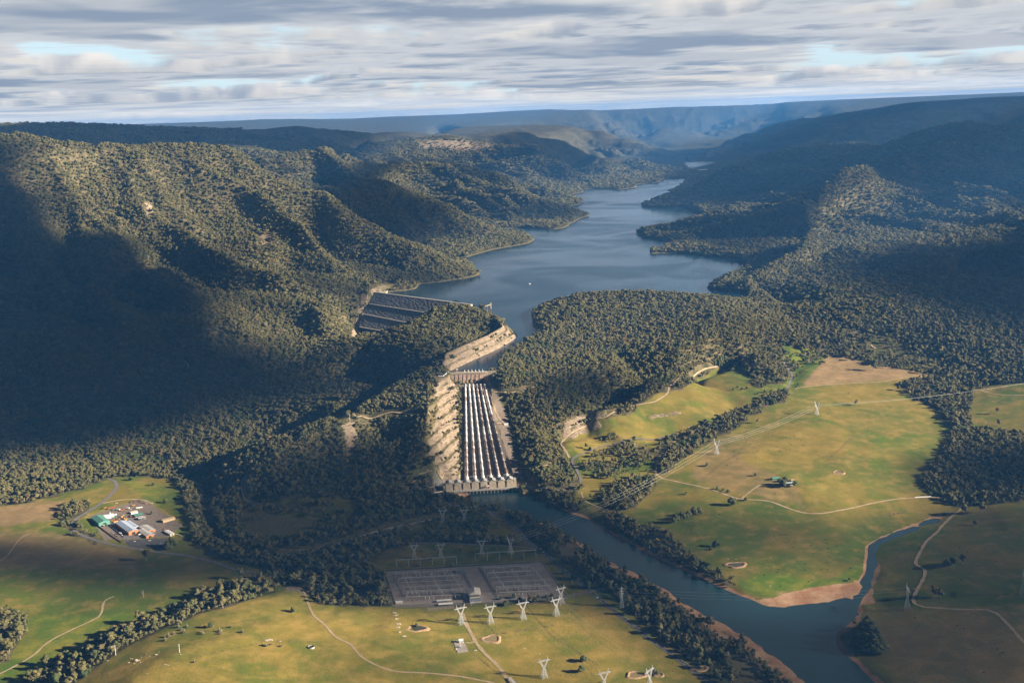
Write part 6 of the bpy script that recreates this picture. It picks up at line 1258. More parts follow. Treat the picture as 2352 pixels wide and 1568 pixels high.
for k, (x, y) in enumerate(heap):
    q_ = zpx(x, y); g = G(*q_); mb = MB(); random.seed(k)
    for _ in range(9): mb.box((random.uniform(-4, 4), random.uniform(-2.5, 2.5), .8), (random.uniform(1, 4), random.uniform(.6, 1.6), random.uniform(.8, 2.4)), random.uniform(0, 3))
    mb.build('scrap_pile', varied('rusty_scrap_%d' % k, random.choice([(.22, .10, .05), (.3, .25, .2), (.12, .10, .09)]), (.10, .07, .05), .5), loc=g, label='rusty scrap pile on the storage ground behind the depot', cat='scrap pile', group='scrap piles behind the depot')
random.seed(5)
# homestead on the pasture
def rhouse(name, px, py, L_, W_, h, rise, rz, wm, rm, label, cat='house', kids_=1):
    r = build_at(name, px, py, L_, W_, h, rise, rz, wm, rm, label, cat)
    for k in range(3): MB().box((-L_ / 3 + k * L_ / 3, -W_ / 2 - .06, h * .5), (1.6, .15, 1.2)).build('window', M_DARKG, r)
    MB().box((L_ / 6, -W_ / 2 - .07, 1.05), (1.1, .16, 2.1)).build('door', M_BRICK, r); return r
rhouse('farmhouse', 1812, 1112.5, 22, 12, 3.4, 2.2, .15, M_CREAM, M_BLUE, 'white farmhouse with pale blue tin roof on the open pasture'); rhouse('farm_shed', 1781, 1100, 17, 9, 3.6, 1.6, .1, M_GREEN, M_GREEN, 'dark green farm shed left of the farmhouse', 'shed'); rhouse('farm_shed', 1820, 1104, 8, 6, 3, 1, .1, M_TAN, M_TAN, 'small tan shed behind the farmhouse', 'shed')
rhouse('pump_house', 1162, 975.5, 11, 8, 3.6, 1, .2, M_WHITE, M_WHITE, 'white pump house right of the penstocks at the end of the dirt road', 'building'); rhouse('pink_hut', 1146, 974, 9, 5, 3, .6, .2, M_ORANGE, M_CREAM, 'small orange walled hut left of the white pump house', 'hut')
rhouse('valve_hut', 1051, 884.5, 6, 4, 2.6, .5, 0, M_CREAM, M_WHITE, 'tiny white hut at the top left of the penstocks', 'hut')
# fenced compound in the front paddock
def z5(x, y): return 976 + .1465 * x, 1378 + .1465 * y
cp = [G(*z5(*p)) for p in ((445,635),(598,630),(682,800),(515,828))]; cc0 = sum(cp, Vector()) / 4
mb = MB(); mb.add([(p.x, p.y, float(hgt(p.x, p.y)) + .35) for p in cp] + [(p.x, p.y, p.z - 1) for p in cp], [(0, 1, 2, 3), (0, 4, 5, 1), (1, 5, 6, 2), (2, 6, 7, 3), (3, 7, 4, 0)]); mb.build('gravel_pad', bpy.data.materials['yard_gravel'], kind='structure')
cf = empty('wire_fence', cc0, label='wire fence round the small gravel compound in the front paddock', cat='fence')
for k in range(4):
    mb = MB(); a0_, b0_ = cp[k] - cc0, cp[(k + 1) % 4] - cc0
    for q in range(9): p = a0_.lerp(b0_, q / 9); mb.bar(p, p + Vector((0, 0, 2.4)), .12)
    for z in (.5, 1.4, 2.3): mb.bar(a0_ + Vector((0, 0, z)), b0_ + Vector((0, 0, z)), .06)
    mb.build('fence_run', M_STEEL, cf)
rhouse('site_cabin', *z5(568, 660), 7, 5, 5.5, .3, .1, M_WHITE, M_WHITE, 'white cabin at the top of the small gravel compound', 'cabin')
g = G(*z5(552, 745)); pl = empty('pump_plant', g + Vector((0, 0, .4)), label='blue grey pump plant with mast in the small gravel compound', cat='machinery'); MB().tube([(-2.5, 0, 1.4), (2.5, 0, 1.4)], 1.2, 12).build('tank', mat('blue_grey_paint', (.22, .34, .42), .5), pl); MB().box((0, 3.5, 1), (3, 2, 2)).build('pump_box', M_STEEL, pl); MB().bar((0, -1.5, 0), (0, -1.5, 14), .3).build('mast', M_STEEL, pl); MB().tube([(1, 5.5, .9), (1, 5.5, 3.4)], .4, 8).build('vent_pipe', M_WHITE, pl)
car(*z5(490, 770), 1.2, Wt, 'white car inside the small gravel compound', 'car'); car(*z5(795, 790), .2, Wt, 'white pickup on the grass by the track junction', 'ute')
roofslab('long_shed', 1177.5, 1567, 5, 26, 3.4, LA((1170, 1552), (1184, 1568)) , M_GRAYT, 'long narrow grey roofed shed beside the track at the bottom edge', 'shed')
g = G(715, 1487); tk = empty('water_tank', g, label='low round steel water tank in the middle of the front paddock', cat='tank'); MB().tube([(0, 0, -.6), (0, 0, 2.6)], 5.2, 24, cap=False).build('wall', M_STEEL, tk); MB().tube([(0, 0, 1.6), (0, 0, 1.9)], 5.0, 24).build('water', M_PW2, tk)
car(1248, 1268, .9, Wt, 'white pickup at the road junction behind the yard', 'ute', 1.3); rhouse('sign_hut', 1243, 1262, 4, 3, 2.6, .4, .2, M_WHITE, M_WHITE, 'tiny white hut at the road junction behind the yard', 'hut')
for x, y, l_ in ((988,1156,'left picnic shelter on the lawn below the station'),(997,1154,'right picnic shelter on the lawn below the station')): roofslab('picnic_shelter', x, y, 6, 4.5, 2.6, .1, M_WHITE, l_, 'shelter')
for x, y, c_, l_ in ((1018,1163,Wt,'white car on the station road below the lawn'),(1057,1163,Bl,'blue car on the station road near the bend'),(1012,1129,Wt,'white car at the west end of the station'),(1140,1169,Wt,'white car in the riverside car park'),(1128,1168,Bk,'dark car in the riverside car park'),(1218,1120,Wt,'white car on the road east of the station'),(1372,1373,Wt,'white car on the sealed road by the yard junction')): car(x, y, .2, c_, l_, 'car', 1.15)
# the long white culvert on the pasture road and other pale marks
A = G(2101, 1142.5); B = G(2138, 1140.5); mb = MB()
for k in range(8): mb.bar(A.lerp(B, k / 8) + Vector((0, 0, .8)), A.lerp(B, (k + .96) / 8) + Vector((0, 0, .8)), 2.4, 1.8)
mb.build('feed_trough', M_WHITE, label='long white trough beside the dirt road near the right hand creek', cat='trough')
A = G(1254, 1149); B = G(1286, 1160); mb = MB()
for k in range(10): mb.bar(A.lerp(B, k / 10), A.lerp(B, (k + 1) / 10), 2.2, 2.0)
mb.build('training_wall', M_CONC2, label='low dark concrete wall reaching into the river right of the station', cat='wall')
# ================================================================= LIVESTOCK
def cow_proto():
    r = empty('cow', (0, 0, -500)); me = bpy.data.meshes.new('body'); V_ = [(0, 0, 1.05), (.75, 0, 1.12), (-.75, 0, 1.12), (1.15, 0, 1.25), (1.55, 0, 1.0), (1.75, 0, .75), (.7, .25, .6), (.7, .25, 0.05), (.7, -.25, .6), (.7, -.25, .05), (-.75, .26, .62), (-.85, .26, .32), (-.78, .26, .05), (-.75, -.26, .62), (-.85, -.26, .32), (-.78, -.26, .05), (-1.05, 0, 1.15), (-1.12, 0, .6)]
    E_ = [(0, 1), (0, 2), (1, 3), (3, 4), (4, 5), (1, 6), (6, 7), (1, 8), (8, 9), (2, 10), (10, 11), (11, 12), (2, 13), (13, 14), (14, 15), (2, 16), (16, 17)]
    R_ = [.40, .38, .36, .22, .17, .11, .13, .07, .13, .07, .16, .08, .07, .16, .08, .07, .06, .03]
    me.from_pydata(V_, E_, []); o = bpy.data.objects.new('body', me); COL.objects.link(o); md = o.modifiers.new('s', 'SKIN')
    for v, q in zip(me.skin_vertices[0].data, R_): v.radius = (q, q * 1.05)
    me.skin_vertices[0].data[0].use_root = True
    dg = bpy.context.evaluated_depsgraph_get(); m2 = bpy.data.meshes.new_from_object(o.evaluated_get(dg)); bpy.data.objects.remove(o)
    m2.materials.append(mat('black_hide', (.02, .016, .014), .7)); m2.shade_smooth(); b = bpy.data.objects.new('body', m2); COL.objects.link(b); b.parent = r; kids(r); return r
COW = cow_proto()
def zr(x, y): return 1435.5 + .3897 * x, 746.5 + .3897 * y
cows = [zr(*p) for p in ((790,600),(805,608),(822,628),(846,640),(870,648),(893,660),(930,655),(950,662),(975,668),(1000,655),(1020,672),(1040,680),(1062,690),(1050,708),(1010,718),(978,706),(950,735),(912,745),(870,765),(845,738),(812,735),(784,742),(760,720),(740,700),(716,690),(706,668),(730,655),(716,640),(758,755),(772,782),(690,730),(672,755),(640,745),(660,790),(1150,560),(1120,545),(1105,575),(1435,602),(1318,400),(1090,420),(590,712),(600,826),(885,995),(1160,330))]
cows += [(2600 + .4662 * x, 2000 + .4662 * y) for x, y in ()]
low = [(1493 + .2677 * x, 1148.4 + .2677 * y) for x, y in ((595,123),(1066,315),(1120,300),(1152,300),(1196,350),(1240,360),(1510,342),(1520,370),(1380,390),(1530,414),(1600,395),(1402,460),(1328,550),(1525,535),(1470,594),(1522,597),(1335,600),(1107,596),(1094,620),(1790,443),(1720,585),(980,645),(1385,690),(1362,702),(1118,740),(1230,405))]
rb = [(1837.5 + .2677 * x, 1148.4 + .2677 * y) for x, y in ((1000,316),(1368,410),(1440,450),(1680,528),(1768,602),(1388,686),(988,1006),(1350,1075),(1408,1103),(1736,1218),(1690,1278),(1714,1326),(1740,1308),(1420,1463),(1578,1478),(1810,690))]
def herd(pts, lab, grp):
    global COW
    for k, (x, y) in enumerate(pts):
        o = COW if COW.location.z < -400 else link_copy(COW); g = G(x, y); o.location = g; o.rotation_euler = (0, 0, random.uniform(0, 6.28)); s = random.uniform(1.0, 1.2); o.scale = (s, s, s); tag(o, lab, 'cow', grp)
herd(cows, 'black cow grazing on the bright pasture behind the farmhouse', 'cattle on the bright pasture'); herd(low, 'black cow grazing on the river meadow inside the bend', 'cattle on the river meadow'); herd(rb, 'dark cow in the brown paddock at the lower right', 'cattle in the brown paddock')
# ================================================================= ROCKS AND SCARS
M_STONE = varied('pale_stone', (.52, .44, .34), (.36, .30, .23), .8)
def rock(px, py, s, label, grp, n=5):
    g = G(px, py); mb = MB()
    for _ in range(n): mb.ico((random.uniform(-1, 1) * s, random.uniform(-.6, .6) * s, .1 * s), s * random.uniform(.25, .6), 2, .2, (1.3, 1, .45))
    mb.build('rock_outcrop', M_STONE, loc=g, label=label, cat='rock', group=grp)
for x, y, s in ((314,1516,4),(303,1512,1.8),(322,1520,1.6),(360,1502,2.2),(355,1503,1.4),(343,1507,1.2),(296,1521,2),(308,1523,1.6),(380,1525,1.6),(386,1527,1.4),(248,1516,1.5),(337,1546,1.2),(365,1496,1),(334,1498,1),(416,1502,1.5),(326,1508,1.2),(514,1533,1.1),(530,1500,1.2)): rock(x, y, s, 'pale rock on the open sunny hill at the lower left', 'rocks on the sunny hill')
rock(617, 1469, 4.5, 'long pale bare outcrop left of the steel water tank', None, 7); rock(642, 1472, 2.2, 'small pale outcrop at the tail of the long one', None)
for x, y, l_ in ((907,1407,'topmost'),(909,1412,'second'),(911,1421,'third'),(914,1432,'fourth'),(915,1440,'fifth'),(918,1451,'sixth'),(926,1461,'seventh')): rock(x, y, 3.2, '%s pale earth scar in the line left of the reedy pond' % l_, 'line of pale earth scars', 8)
for x, y in ((1580,1340),(1584,1342),(1588,1345),(1592,1349),(1597,1352),(1603,1355),(1608,1359),(1575,1336),(1612,1362),(1600,1350),(1590,1343)): rock(x, y + 6, 2.6, 'broken pale boulder in the jumble at the river edge', 'boulders at the river edge', 7)
for x, y in ((2101,1352),(1240,1500),(1205,1488),(1690,1284),(1672,1283),(1770,1345)): rock(x, y, 1.8, 'small pale stone lying in the grass', 'stray stones')
# keep the wood off roads, buildings and water edges
for q in SEAL: clear_of(q, 9)
for q, w_ in TRK: clear_of(q, 6.5 + w_ / 2)
for c_ in [(PT[i], PBm[i]) for i in range(6)]: clear_of(c_, 13)
clear_of([SP(-8, 12, 0), SP(SL_ + 12, 12, 0)], 30); clear_of([IP(-6, 0, 0), IP(IL + 5, 0, 0)], 22); clear_of([IP(8, -20, 0), IP(IL - 5, -20, 0)], 18)
clear_of([G(x, y) for x, y in ((1004,858),(1026,858))], 16)
sel_ = (inpoly(cx, cy, DAMF)); keepc[sel_] = False; clear_of([DC0 - DN * 8, DC1 + DT * 20 - DN * 8], 22); clear_of([Vector(PZ(p[0], p[1], 155)) for p in SW], 14)
clear_of([tb, tb + ab], 7)
for i_ in range(5):
    sh = Vector((6 + i_ * 9, -2, 0)); clear_of([Vector(PT[5]) + sh, Vector(PBm[5]) + sh], 9)

clear_of([Vector(p) for p in rv_pts[8:]], 19); clear_of([Vector(p) for p in rv_pts[:8]], 11); clear_of([PZ(1155, 1178, 5), PZ(1165, 1172, 5)], 14)
clear_of(SEAL[0], 16); clear_of(SEAL[4], 12)
# ================================================================= TREES THAT STAND APART
def lone(px, py, key, s, label, cat='tree', group=None, sz=None): g = G(px, py); place_tree(key, g - Vector((0, 0, .3)), s, label, cat, group, sz)
R0, R1, LM, CN, SB, DE = ('round', 200), ('round', 201), ('round', 210), ('cone', 300), ('shrub', 400), ('dead', 500)
for x, y, s in ((1975,1490,2.6),(1990,1493,2.9),(2006,1494,2.9),(2020,1491,2.4),(1982,1478,3.0),(1998,1478,3.2),(2014,1480,2.8),(1988,1462,3.0),(2003,1464,2.8),(1992,1447,2.6)): lone(x, y, ('cone', 300), s, 'one of the huge dark conifers massed on the point at the lower right', group='massed dark conifers on the point', sz=.62)
for x, y, s, l_ in ((1551,1200,1.7,'first'),(1566,1192,1.6,'second'),(1581,1188,1.4,'third'),(1595,1182,1.6,'fourth'),(1607,1180,1.5,'last')): lone(x, y, R0, s, '%s round dark tree of the five in a row on the shaded slope' % l_)
lone(1682, 1160, R1, 1.8, 'big dark round tree beside the track junction near the farm'); lone(1967, 931, EUC[0], 1.15, 'lone gum with a rounded crown in the middle of the upper pasture'); lone(2064, 897, EUC[2], 1.15, 'lone gum below the upper pasture road near the creek trees')
lone(2008, 851, EUC[1], 2.1, 'tall spreading gum alone in the brown ploughed paddock'); lone(1799, 1117, R0, 1.7, 'dense dark tree in front of the farmhouse'); lone(1803, 1106, R1, 1.1, 'dark tree behind the farmhouse'); lone(1826, 1116, LM, 1.2, 'rusty green bush at the right end of the farmhouse'); lone(1793, 1112, R1, 1.3, 'dark tree between farmhouse and green shed')
lone(1624, 1070, R0, .9, 'round bush casting a long shadow on the slope below the pylon'); lone(673, 1405, R0, 1.0, 'dark round bush left of the dirt track in the front paddock'); lone(484, 1440, R1, .9, 'dark bush with a bare branch on the sunny hill'); lone(490, 1440, DE, .7, 'bare dead tree beside the dark bush on the sunny hill')
lone(329, 1371, DE, 1.15, 'bare white dead tree alone in the green paddock'); lone(336, 1288, EUC[3], 1.7, 'big gum at the bend of the sealed road below the depot'); lone(395, 1257, R0, 2.2, 'big dark round tree right of the blue roofed shelter'); lone(385, 1262, R1, 1.3, 'smaller dark tree beside the big round one by the shelter')
lone(300, 1103, R0, 1.0, 'round bush in the green field behind the depot'); lone(381, 1155, R1, 1.0, 'dark bush in the field right of the depot'); lone(349, 1180, LM, .7, 'small green tree on the grass right of the depot'); lone(353, 1115, R1, .8, 'bush at the upper edge of the field behind the depot')
lone(911, 1186, R0, 2.0, 'big dark round tree beside the station picnic lawn'); lone(836, 1180, R1, 1.7, 'dark tree on the flat left of the picnic lawn'); lone(868, 1182, R0, 1.5, 'dark spreading tree left of the round one by the lawn'); lone(1001, 1152, R1, 1.0, 'dark tree by the picnic shelters')
for x, y, s in ((1640,820),(1648,822),(1655,818),(1645,808)) and ((1643,840,1.3),(1649,838,1.5),(1655,836,1.6),(1660,833,1.4),(1666,831,1.3),(1652,842,1.2)): lone(x, y, ('poplar', 310), s, 'pale green poplar in the clump at the head of the gully', group='poplars at the head of the gully')
lone(957, 1438, LM, .55, 'green reeds at the back of the pond left of the pylon row', 'reeds'); lone(1503, 1549, R0, 1.1, 'dark bush between the muddy ponds'); lone(1340, 1518, R1, 1.2, 'dark bush left of the end of the long ditch', sz=.8); lone(1335, 1542, R0, 1.1, 'dark bush below the end of the long ditch')
lone(2145, 1370, EUC[0], 1.6, 'brown gum beside the dirt road bend in the lower right'); lone(2160, 1372, EUC[1], 1.3, 'second gum right of the road bend in the lower right'); lone(2175, 1300, R0, 1.3, 'dark tree in the lower right paddock, left of the pair'); lone(2190, 1305, EUC[3], 1.4, 'dark gum in the lower right paddock pair'); lone(2212, 1296, EUC[4], 1.3, 'rusty gum right of the pair in the lower right paddock')
lone(2240, 1205, R1, .9, 'dark bush on the slope right of the creek road'); lone(2215, 1180, EUC[2], 1.7, 'tall gum where the creek road enters the wood'); lone(2255, 1175, EUC[1], 1.7, 'golden gum right of the creek road entrance')
lone(2293, 1000 - 22, EUC[0], 1.2, 'gum on the far right pasture, lower of two'); lone(2290, 950, EUC[4], 1.1, 'gum on the far right pasture, upper of two'); lone(2271, 978, DE, 1.4, 'bare dead trunk beside the right hand creek trees')
lone(1541, 1235, R1, 1.0, 'dark bush on the right river bank slope'); lone(1645, 1255, R0, 1.4, 'solitary dark tree low on the shaded river slope'); lone(1632, 1262, SB, 1.2, 'low shrub beside the solitary tree on the river slope', 'shrub')
for x, y in ((1812,812),(1820,815),(1830,818),(1838,816),(1846,820),(1852,824),(1845,829),(1868,835),(1816,822),(1823,830),(1830,834),(1808,826),(1843,843),(1834,846),(1826,852),(1838,858),(1830,865),(1823,872),(1833,885),(1829,890),(1800,870),(1792,875),(1786,880),(1780,873),(1770,880),(1760,884),(1750,890),(1740,886),(1716,893),(1704,895),(1694,890),(1684,896),(1741,905),(1757,902),(1772,900),(1788,905),(1805,910),(1782,912),(1763,918),(1800,895),(1808,902)): lone(x, y, random.choice([R0, R1]), random.uniform(.55, .95), 'round dark bush on the yellow grass beside the upper sealed road', 'bush', 'bushes by the upper sealed road')
for x, y in ((1395,1042),(1412,1040),(1428,1047),(1450,1030),(1458,1036),(1440,1050),(1372,1065),(1380,1070),(1410,1070),(1425,1073),(1367,1092),(1387,1078),(1405,1098),(1472,1070),(1485,1082),(1415,1110),(1382,1128),(1356,1145),(1490,1050),(1370,1048),(1346,1030),(1356,1034)): lone(x, y, random.choice([R0, R1, EUC[1]]), random.uniform(.7, 1.15), 'dark bush on the golden flat between river road and gully', 'bush', 'bushes on the golden flat')
for x, y in ((1255,1372),(1236,1374),(1267,1370),(1283,1378),(1180,1373),(1150,1376),(1225,1378),(1195,1379)): lone(x, y, R0, random.uniform(.55, .85), 'round clipped bush along the front edge of the yard', 'bush', 'bushes along the yard front')
for x, y in ((1265,1270),(1300,1290),(1330,1305),(1360,1285),(1345,1320),(1318,1330),(1375,1330),(1390,1310),(1410,1325),(1295,1318),(1400,1350),(1312,1345),(1350,1350)): lone(x, y, random.choice([R0, EUC[0], R1]), random.uniform(.8, 1.5), 'dark tree by the sealed road right of the yard', group='trees by the sealed road')
for x, y in ((968,1265),(975,1281),(990,1284),(1000,1262),(1060,1262),(1110,1268),(930,1262),(960,1300),(1040,1300),(1140,1262),(1155,1270),(1200,1282)): lone(x, y, SB, random.uniform(.8, 1.5), 'low dark shrub on the green strip behind the yard', 'shrub', 'shrubs behind the yard')
for x, y in ((370,1430),(378,1434),(385,1436),(408,1428),(414,1432),(410,1440),(418,1446),(424,1452),(400,1455),(388,1462),(460,1452),(466,1455),(505,1450),(508,1455),(558,1452),(530,1440),(612,1484),(622,1480),(645,1484),(447,1520),(380,1470),(470,1440),(430,1440),(605,1482)): lone(x, y, SB, random.uniform(.7, 1.3), 'small purplish shrub on the sunny hill', 'shrub', 'shrubs on the sunny hill')
for x, y in ((1590,1000),(1600,995),(1612,998),(1655,970),(1668,965),(1690,982),(1699,980),(1715,970),(1740,972),(1660,990),(1630,985),(1645,1010),(1603,1015),(1610,1012),(1575,1050),(1568,1052),(1720,955)): lone(x, y, random.choice([R0, EUC[3], R1]), random.uniform(.55, 1.0), 'small dark tree on the slope between gully and pylons', group='small trees on the pylon slope')
for x, y in ((1735,1102 - 10),(1576,1135),(1648,1124),(1661,1127),(1672,1131),(1713,1149)): lone(x, y, R0, .7, 'round dark bush along the farm track', 'bush', 'bushes along the farm track')
# ================================================================= FOREST: nearest trees one by one, the rest as one wood
keepc &= lookup(M_BARE, cx, cy) < .4
di = np.hypot(cx, cy); sel = np.where(keepc)[0]
px_s, py_s = proj(cx[sel], cy[sel], cz[sel] + 8)
rr = rng.uniform(.38, .95, len(sel)) + rng.uniform(0, 1, len(sel)) ** 5 * 1.5; size = (cs_[sel] / 9.4) * rr
infr = (px_s > -10) & (px_s < 2362) & (py_s < 1580) & (py_s > 0)
apparent = np.where(infr, np.minimum(size, 1.7) / di[sel], 0)
order = np.argsort(-apparent)[:N_NEAR]
zones = [([(0,1370),(100,1370),(100,1568),(0,1568)], 'tall grey green gum in the clump at the left edge of the frame', 'gums at the left edge'),
 ([(0,1600),(60,1480),(700,1270),(760,1360),(560,1400),(150,1600)], 'gum tree in the dark creek line behind the sunny hill', 'trees along the creek behind the hill'),
 ([(700,1290),(920,1290),(930,1410),(700,1410)], 'dark tree on the scrubby bank left of the electrical yard', 'trees on the bank beside the yard'),
 ([(1300,1250),(1900,1600),(1500,1600),(1300,1400)], 'dark tree between the sealed road and the river', 'trees between road and river')]
near_set = set()
for o_ in order:
    k = sel[o_]; near_set.add(k); lab, grp = 'dark tree on the shaded river flat', 'trees on the river flat'
    for pz, l_, g_ in zones:
        if inpoly(np.array([px_s[o_]]), np.array([py_s[o_]]), pz)[0]: lab, grp = l_, g_; break
    kind = EUC[int(rng.integers(5))] if rng.uniform() < .75 else ('round', 200 + int(rng.integers(2)))
    place_tree(kind, (cx[k], cy[k], cz[k] - .4), size[o_] * random.uniform(.85, 1.1), lab, 'tree', grp)
far_i = np.array([q_ for q_, k in enumerate(sel) if k not in near_set]); ks = sel[far_i]
me = bpy.data.meshes.new('forest'); me.vertices.add(len(ks))
me.vertices.foreach_set('co', np.stack([cx[ks], cy[ks], cz[ks] - .5], -1).astype(np.float32).ravel())
sc_ = size[far_i]; hs = np.minimum(sc_, .85 + (sc_ - .85) * .3)
def vatt(n, A, typ='FLOAT', key='value'): a = me.attributes.new(n, typ, 'POINT'); a.data.foreach_set(key, A.ravel())
vatt('sc', np.stack([sc_, sc_, hs * rng.uniform(.85, 1.15, len(ks))], -1).astype(np.float32), 'FLOAT_VECTOR', 'vector')
vatt('rot', np.stack([np.zeros(len(ks)), np.zeros(len(ks)), rng.uniform(0, 6.28, len(ks))], -1).astype(np.float32), 'FLOAT_VECTOR', 'vector')
low = (fbm(cx[ks] / 120, cy[ks] / 120, 2, 44) > .28) & (di[ks] < 3600)
vatt('idx', np.where(low, 5 + rng.integers(0, 2, len(ks)), rng.integers(0, 5, len(ks))).astype(np.int32), 'INT')
me.update(); fo = bpy.data.objects.new('forest', me); COL.objects.link(fo); tag(fo, kind='stuff')
gt = bpy.data.node_groups.new('forest_scatter', 'GeometryNodeTree'); gt.interface.new_socket('Geometry', in_out='INPUT', socket_type='NodeSocketGeometry'); gt.interface.new_socket('Geometry', in_out='OUTPUT', socket_type='NodeSocketGeometry')
N = gt.nodes; Lk = gt.links; gi = N.new('NodeGroupInput'); go = N.new('NodeGroupOutput')
iop = N.new('GeometryNodeInstanceOnPoints'); g2i = N.new('GeometryNodeGeometryToInstance')
for key in reversed(EUC + [('round', 200), ('round', 201)]):
    oi = N.new('GeometryNodeObjectInfo'); oi.inputs['Object'].default_value = [c for c in TREE[key].children if c.name.startswith('crown')][0]; Lk.new(oi.outputs['Geometry'], g2i.inputs[0])
def nattr(n, typ):
    a = N.new('GeometryNodeInputNamedAttribute'); a.data_type = typ; a.inputs['Name'].default_value = n; return [o for o in a.outputs if o.enabled][0]
Lk.new(gi.outputs[0], iop.inputs['Points']); Lk.new(g2i.outputs[0], iop.inputs['Instance']); iop.inputs['Pick Instance'].default_value = True
Lk.new(nattr('idx', 'INT'), iop.inputs['Instance Index']); Lk.new(nattr('rot', 'FLOAT_VECTOR'), iop.inputs['Rotation']); Lk.new(nattr('sc', 'FLOAT_VECTOR'), iop.inputs['Scale'])
Lk.new(iop.outputs[0], go.inputs[0]); md = fo.modifiers.new('scatter', 'NODES'); md.node_group = gt
print('FOREST', len(ks), 'NEAR', len(near_set))
for k_, p_ in TREE.items():
    if p_['used'] == 0:
        for c_ in list(p_.children): bpy.data.objects.remove(c_)
        bpy.data.objects.remove(p_)
    else: del p_['used']
# ================================================================= CAMERA, SUN, SKY, AIR
cam = bpy.data.cameras.new('camera'); co_ = bpy.data.objects.new('camera', cam); COL.objects.link(co_); SC.camera = co_
cam.sensor_width = 36; cam.lens = 36 * F / 2352; cam.clip_start = 5; cam.clip_end = 200000
co_.matrix_world = Matrix.Translation((0, 0, H)) @ Matrix.Rotation(math.radians(90) - PITCH, 4, 'X') @ Matrix.Rotation(-ROLL, 4, 'Z')
SUN_EL = math.radians(SUNEL); SD = Vector((math.cos(SUNAZ) * math.cos(SUN_EL), -math.sin(SUNAZ) * math.cos(SUN_EL), math.sin(SUN_EL)))
sl = bpy.data.lights.new('sun', 'SUN'); sl.energy = 5.0; sl.angle = math.radians(.5); sl.color = (1.0, .87, .70)
so = bpy.data.objects.new('sun', sl); COL.objects.link(so); so.rotation_euler = SD.to_track_quat('Z', 'Y').to_euler()
w = bpy.data.worlds.new('World'); SC.world = w; w.use_nodes = True; t = NT(w); bg = t.n['Background']
sky = t.n.new('ShaderNodeTexSky'); sky.sky_type = 'NISHITA'; sky.sun_disc = False; sky.sun_elevation = SUN_EL
sky.sun_rotation = math.atan2(SD.x, SD.y); sky.altitude = 1000
gen = t.n.new('ShaderNodeTexCoord').outputs['Generated']; sx = t.n.new('ShaderNodeSeparateXYZ'); t.l.new(gen, sx.inputs[0])
z = t.math('MAXIMUM', sx.outputs[2], .0); zc = t.math('ADD', z, .017)
ux = t.math('DIVIDE', sx.outputs[0], zc); uy = t.math('DIVIDE', sx.outputs[1], zc)
def plane(h, k=1.0, ox=0.0, oy=0.0):
    c_ = t.n.new('ShaderNodeCombineXYZ'); t.l.new(t.math('ADD', t.math('MULTIPLY', ux, t.math('MULTIPLY', t.math('ADD', h, 1.0), k)), ox), c_.inputs[0]); t.l.new(t.math('ADD', t.math('MULTIPLY', uy, t.math('MULTIPLY', t.math('ADD', h, 1.0), k * CSTR)), oy), c_.inputs[1]); return c_.outputs[0]
def cn(h, ox=0.0, oy=0.0):   # cloud thickness field at height h above the cloud base
    f = t.noise(plane(h, CSC, 3.7 + ox, 1.3 + oy), 1.0, 5, .54, .15, dim='2D'); g_ = t.noise(plane(h, CSC * .26, 9.1, 4.4 + CSEED), 1.0, 3, .5, .2, dim='2D')
    return t.math('ADD', t.math('MULTIPLY', f, .62), t.math('MULTIPLY', g_, .55))
wn = t.n.new('ShaderNodeTexWhiteNoise'); wn.noise_dimensions = '3D'; t.l.new(t.vmath('SCALE', gen, 5000.0), wn.inputs['Vector']); JIT = t.math('SUBTRACT', wn.outputs['Value'], .5)
skyb = t.vmath('SCALE', t.mix(.7, sky.outputs[0], (5.6, 7.4, 8.6)), SKY_S)
NL = 8; acc = skyb; T0 = CTHR
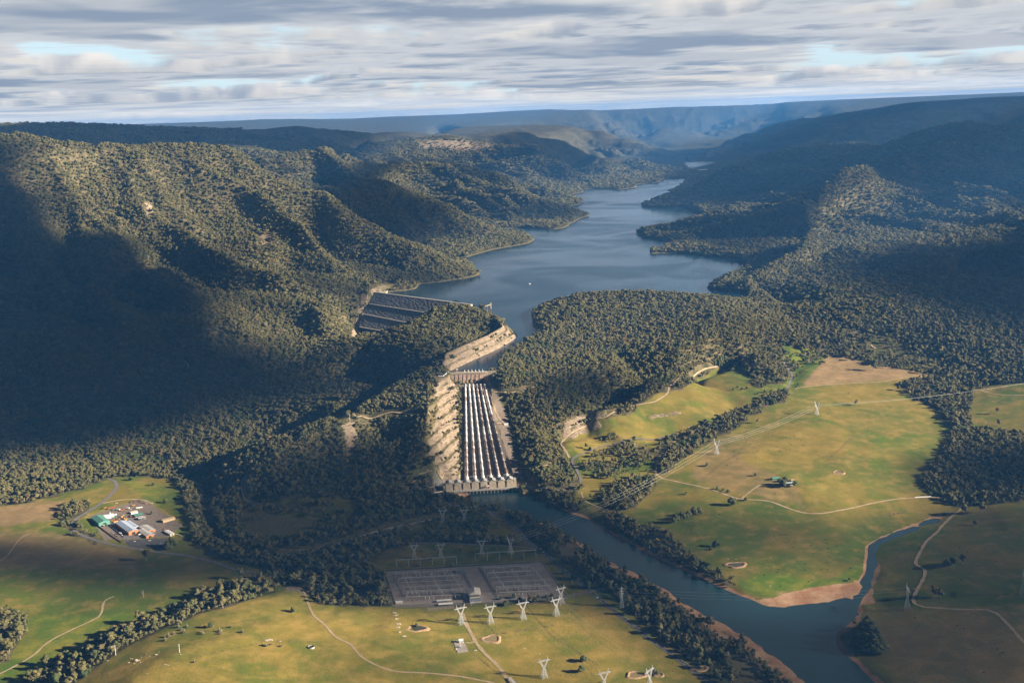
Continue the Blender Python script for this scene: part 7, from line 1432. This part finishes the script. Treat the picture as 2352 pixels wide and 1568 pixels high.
for k in range(NL, 0, -1):
    h = t.math('ADD', t.math('MULTIPLY', JIT, CHT / NL), CHT * k / NL); nk = cn(h); cov = t.ramp(nk, T0 + .11 * k / NL, T0 + .11 * k / NL + .04)
    lit_ = t.ramp(t.math('SUBTRACT', nk, cn(h, .22, -.08)), -.03, .05)
    f_ = k / NL; lo_ = (.36 + .24 * f_, .44 + .22 * f_, .57 + .18 * f_); hi_ = (.92 + .26 * f_, .90 + .22 * f_, .86 + .20 * f_)
    acc = t.mix(cov, acc, t.vmath('SCALE', t.mix(lit_, lo_, hi_), CLOUD_S))
nb = cn(0.0); covb = t.ramp(nb, T0, T0 + .05); thick = t.ramp(nb, T0 + .02, T0 + .14); wb = t.noise(plane(0, CSC * 1.1, 5.5), 1.0, 3, .5, .3, dim='2D')
basec = t.mix(thick, (.80, .83, .87), t.mix(t.ramp(wb, .38, .62), (.34, .43, .57), (.66, .70, .76))); acc = t.mix(t.math('MULTIPLY', covb, .96), acc, t.vmath('SCALE', basec, CLOUD_S))
far_b = t.mix(t.ramp(t.noise(plane(.1, CSC * .5), 1.0, 3, .5, dim='2D'), .4, .6), (.78, .83, .89), (1.0, .97, .92))
acc = t.mix(t.ramp(sx.outputs[2], .022, .003, 0, .75), acc, t.vmath('SCALE', far_b, CLOUD_S * 1.05))
hi_s = t.math('MULTIPLY', t.ramp(sx.outputs[2], .022, -.002, 1.0, 1.35), t.ramp(sx.outputs[2], .10, .26, 1.0, .055))
t.set(bg, 'Color', t.vmath('SCALE', acc, hi_s)); bg.inputs['Strength'].default_value = SKY_BG
SC.view_settings.view_transform = 'Standard'; SC.view_settings.look = 'None'; SC.view_settings.exposure = EXPO; SC.view_settings.gamma = 1
SC.render.engine = 'CYCLES'; SC.cycles.use_denoising = True; SC.cycles.max_bounces = 4; SC.cycles.diffuse_bounces = 2; SC.cycles.glossy_bounces = 2
SC.cycles.transparent_max_bounces = 8; SC.cycles.volume_bounces = 0; SC.cycles.transmission_bounces = 1
SC.render.film_transparent = False
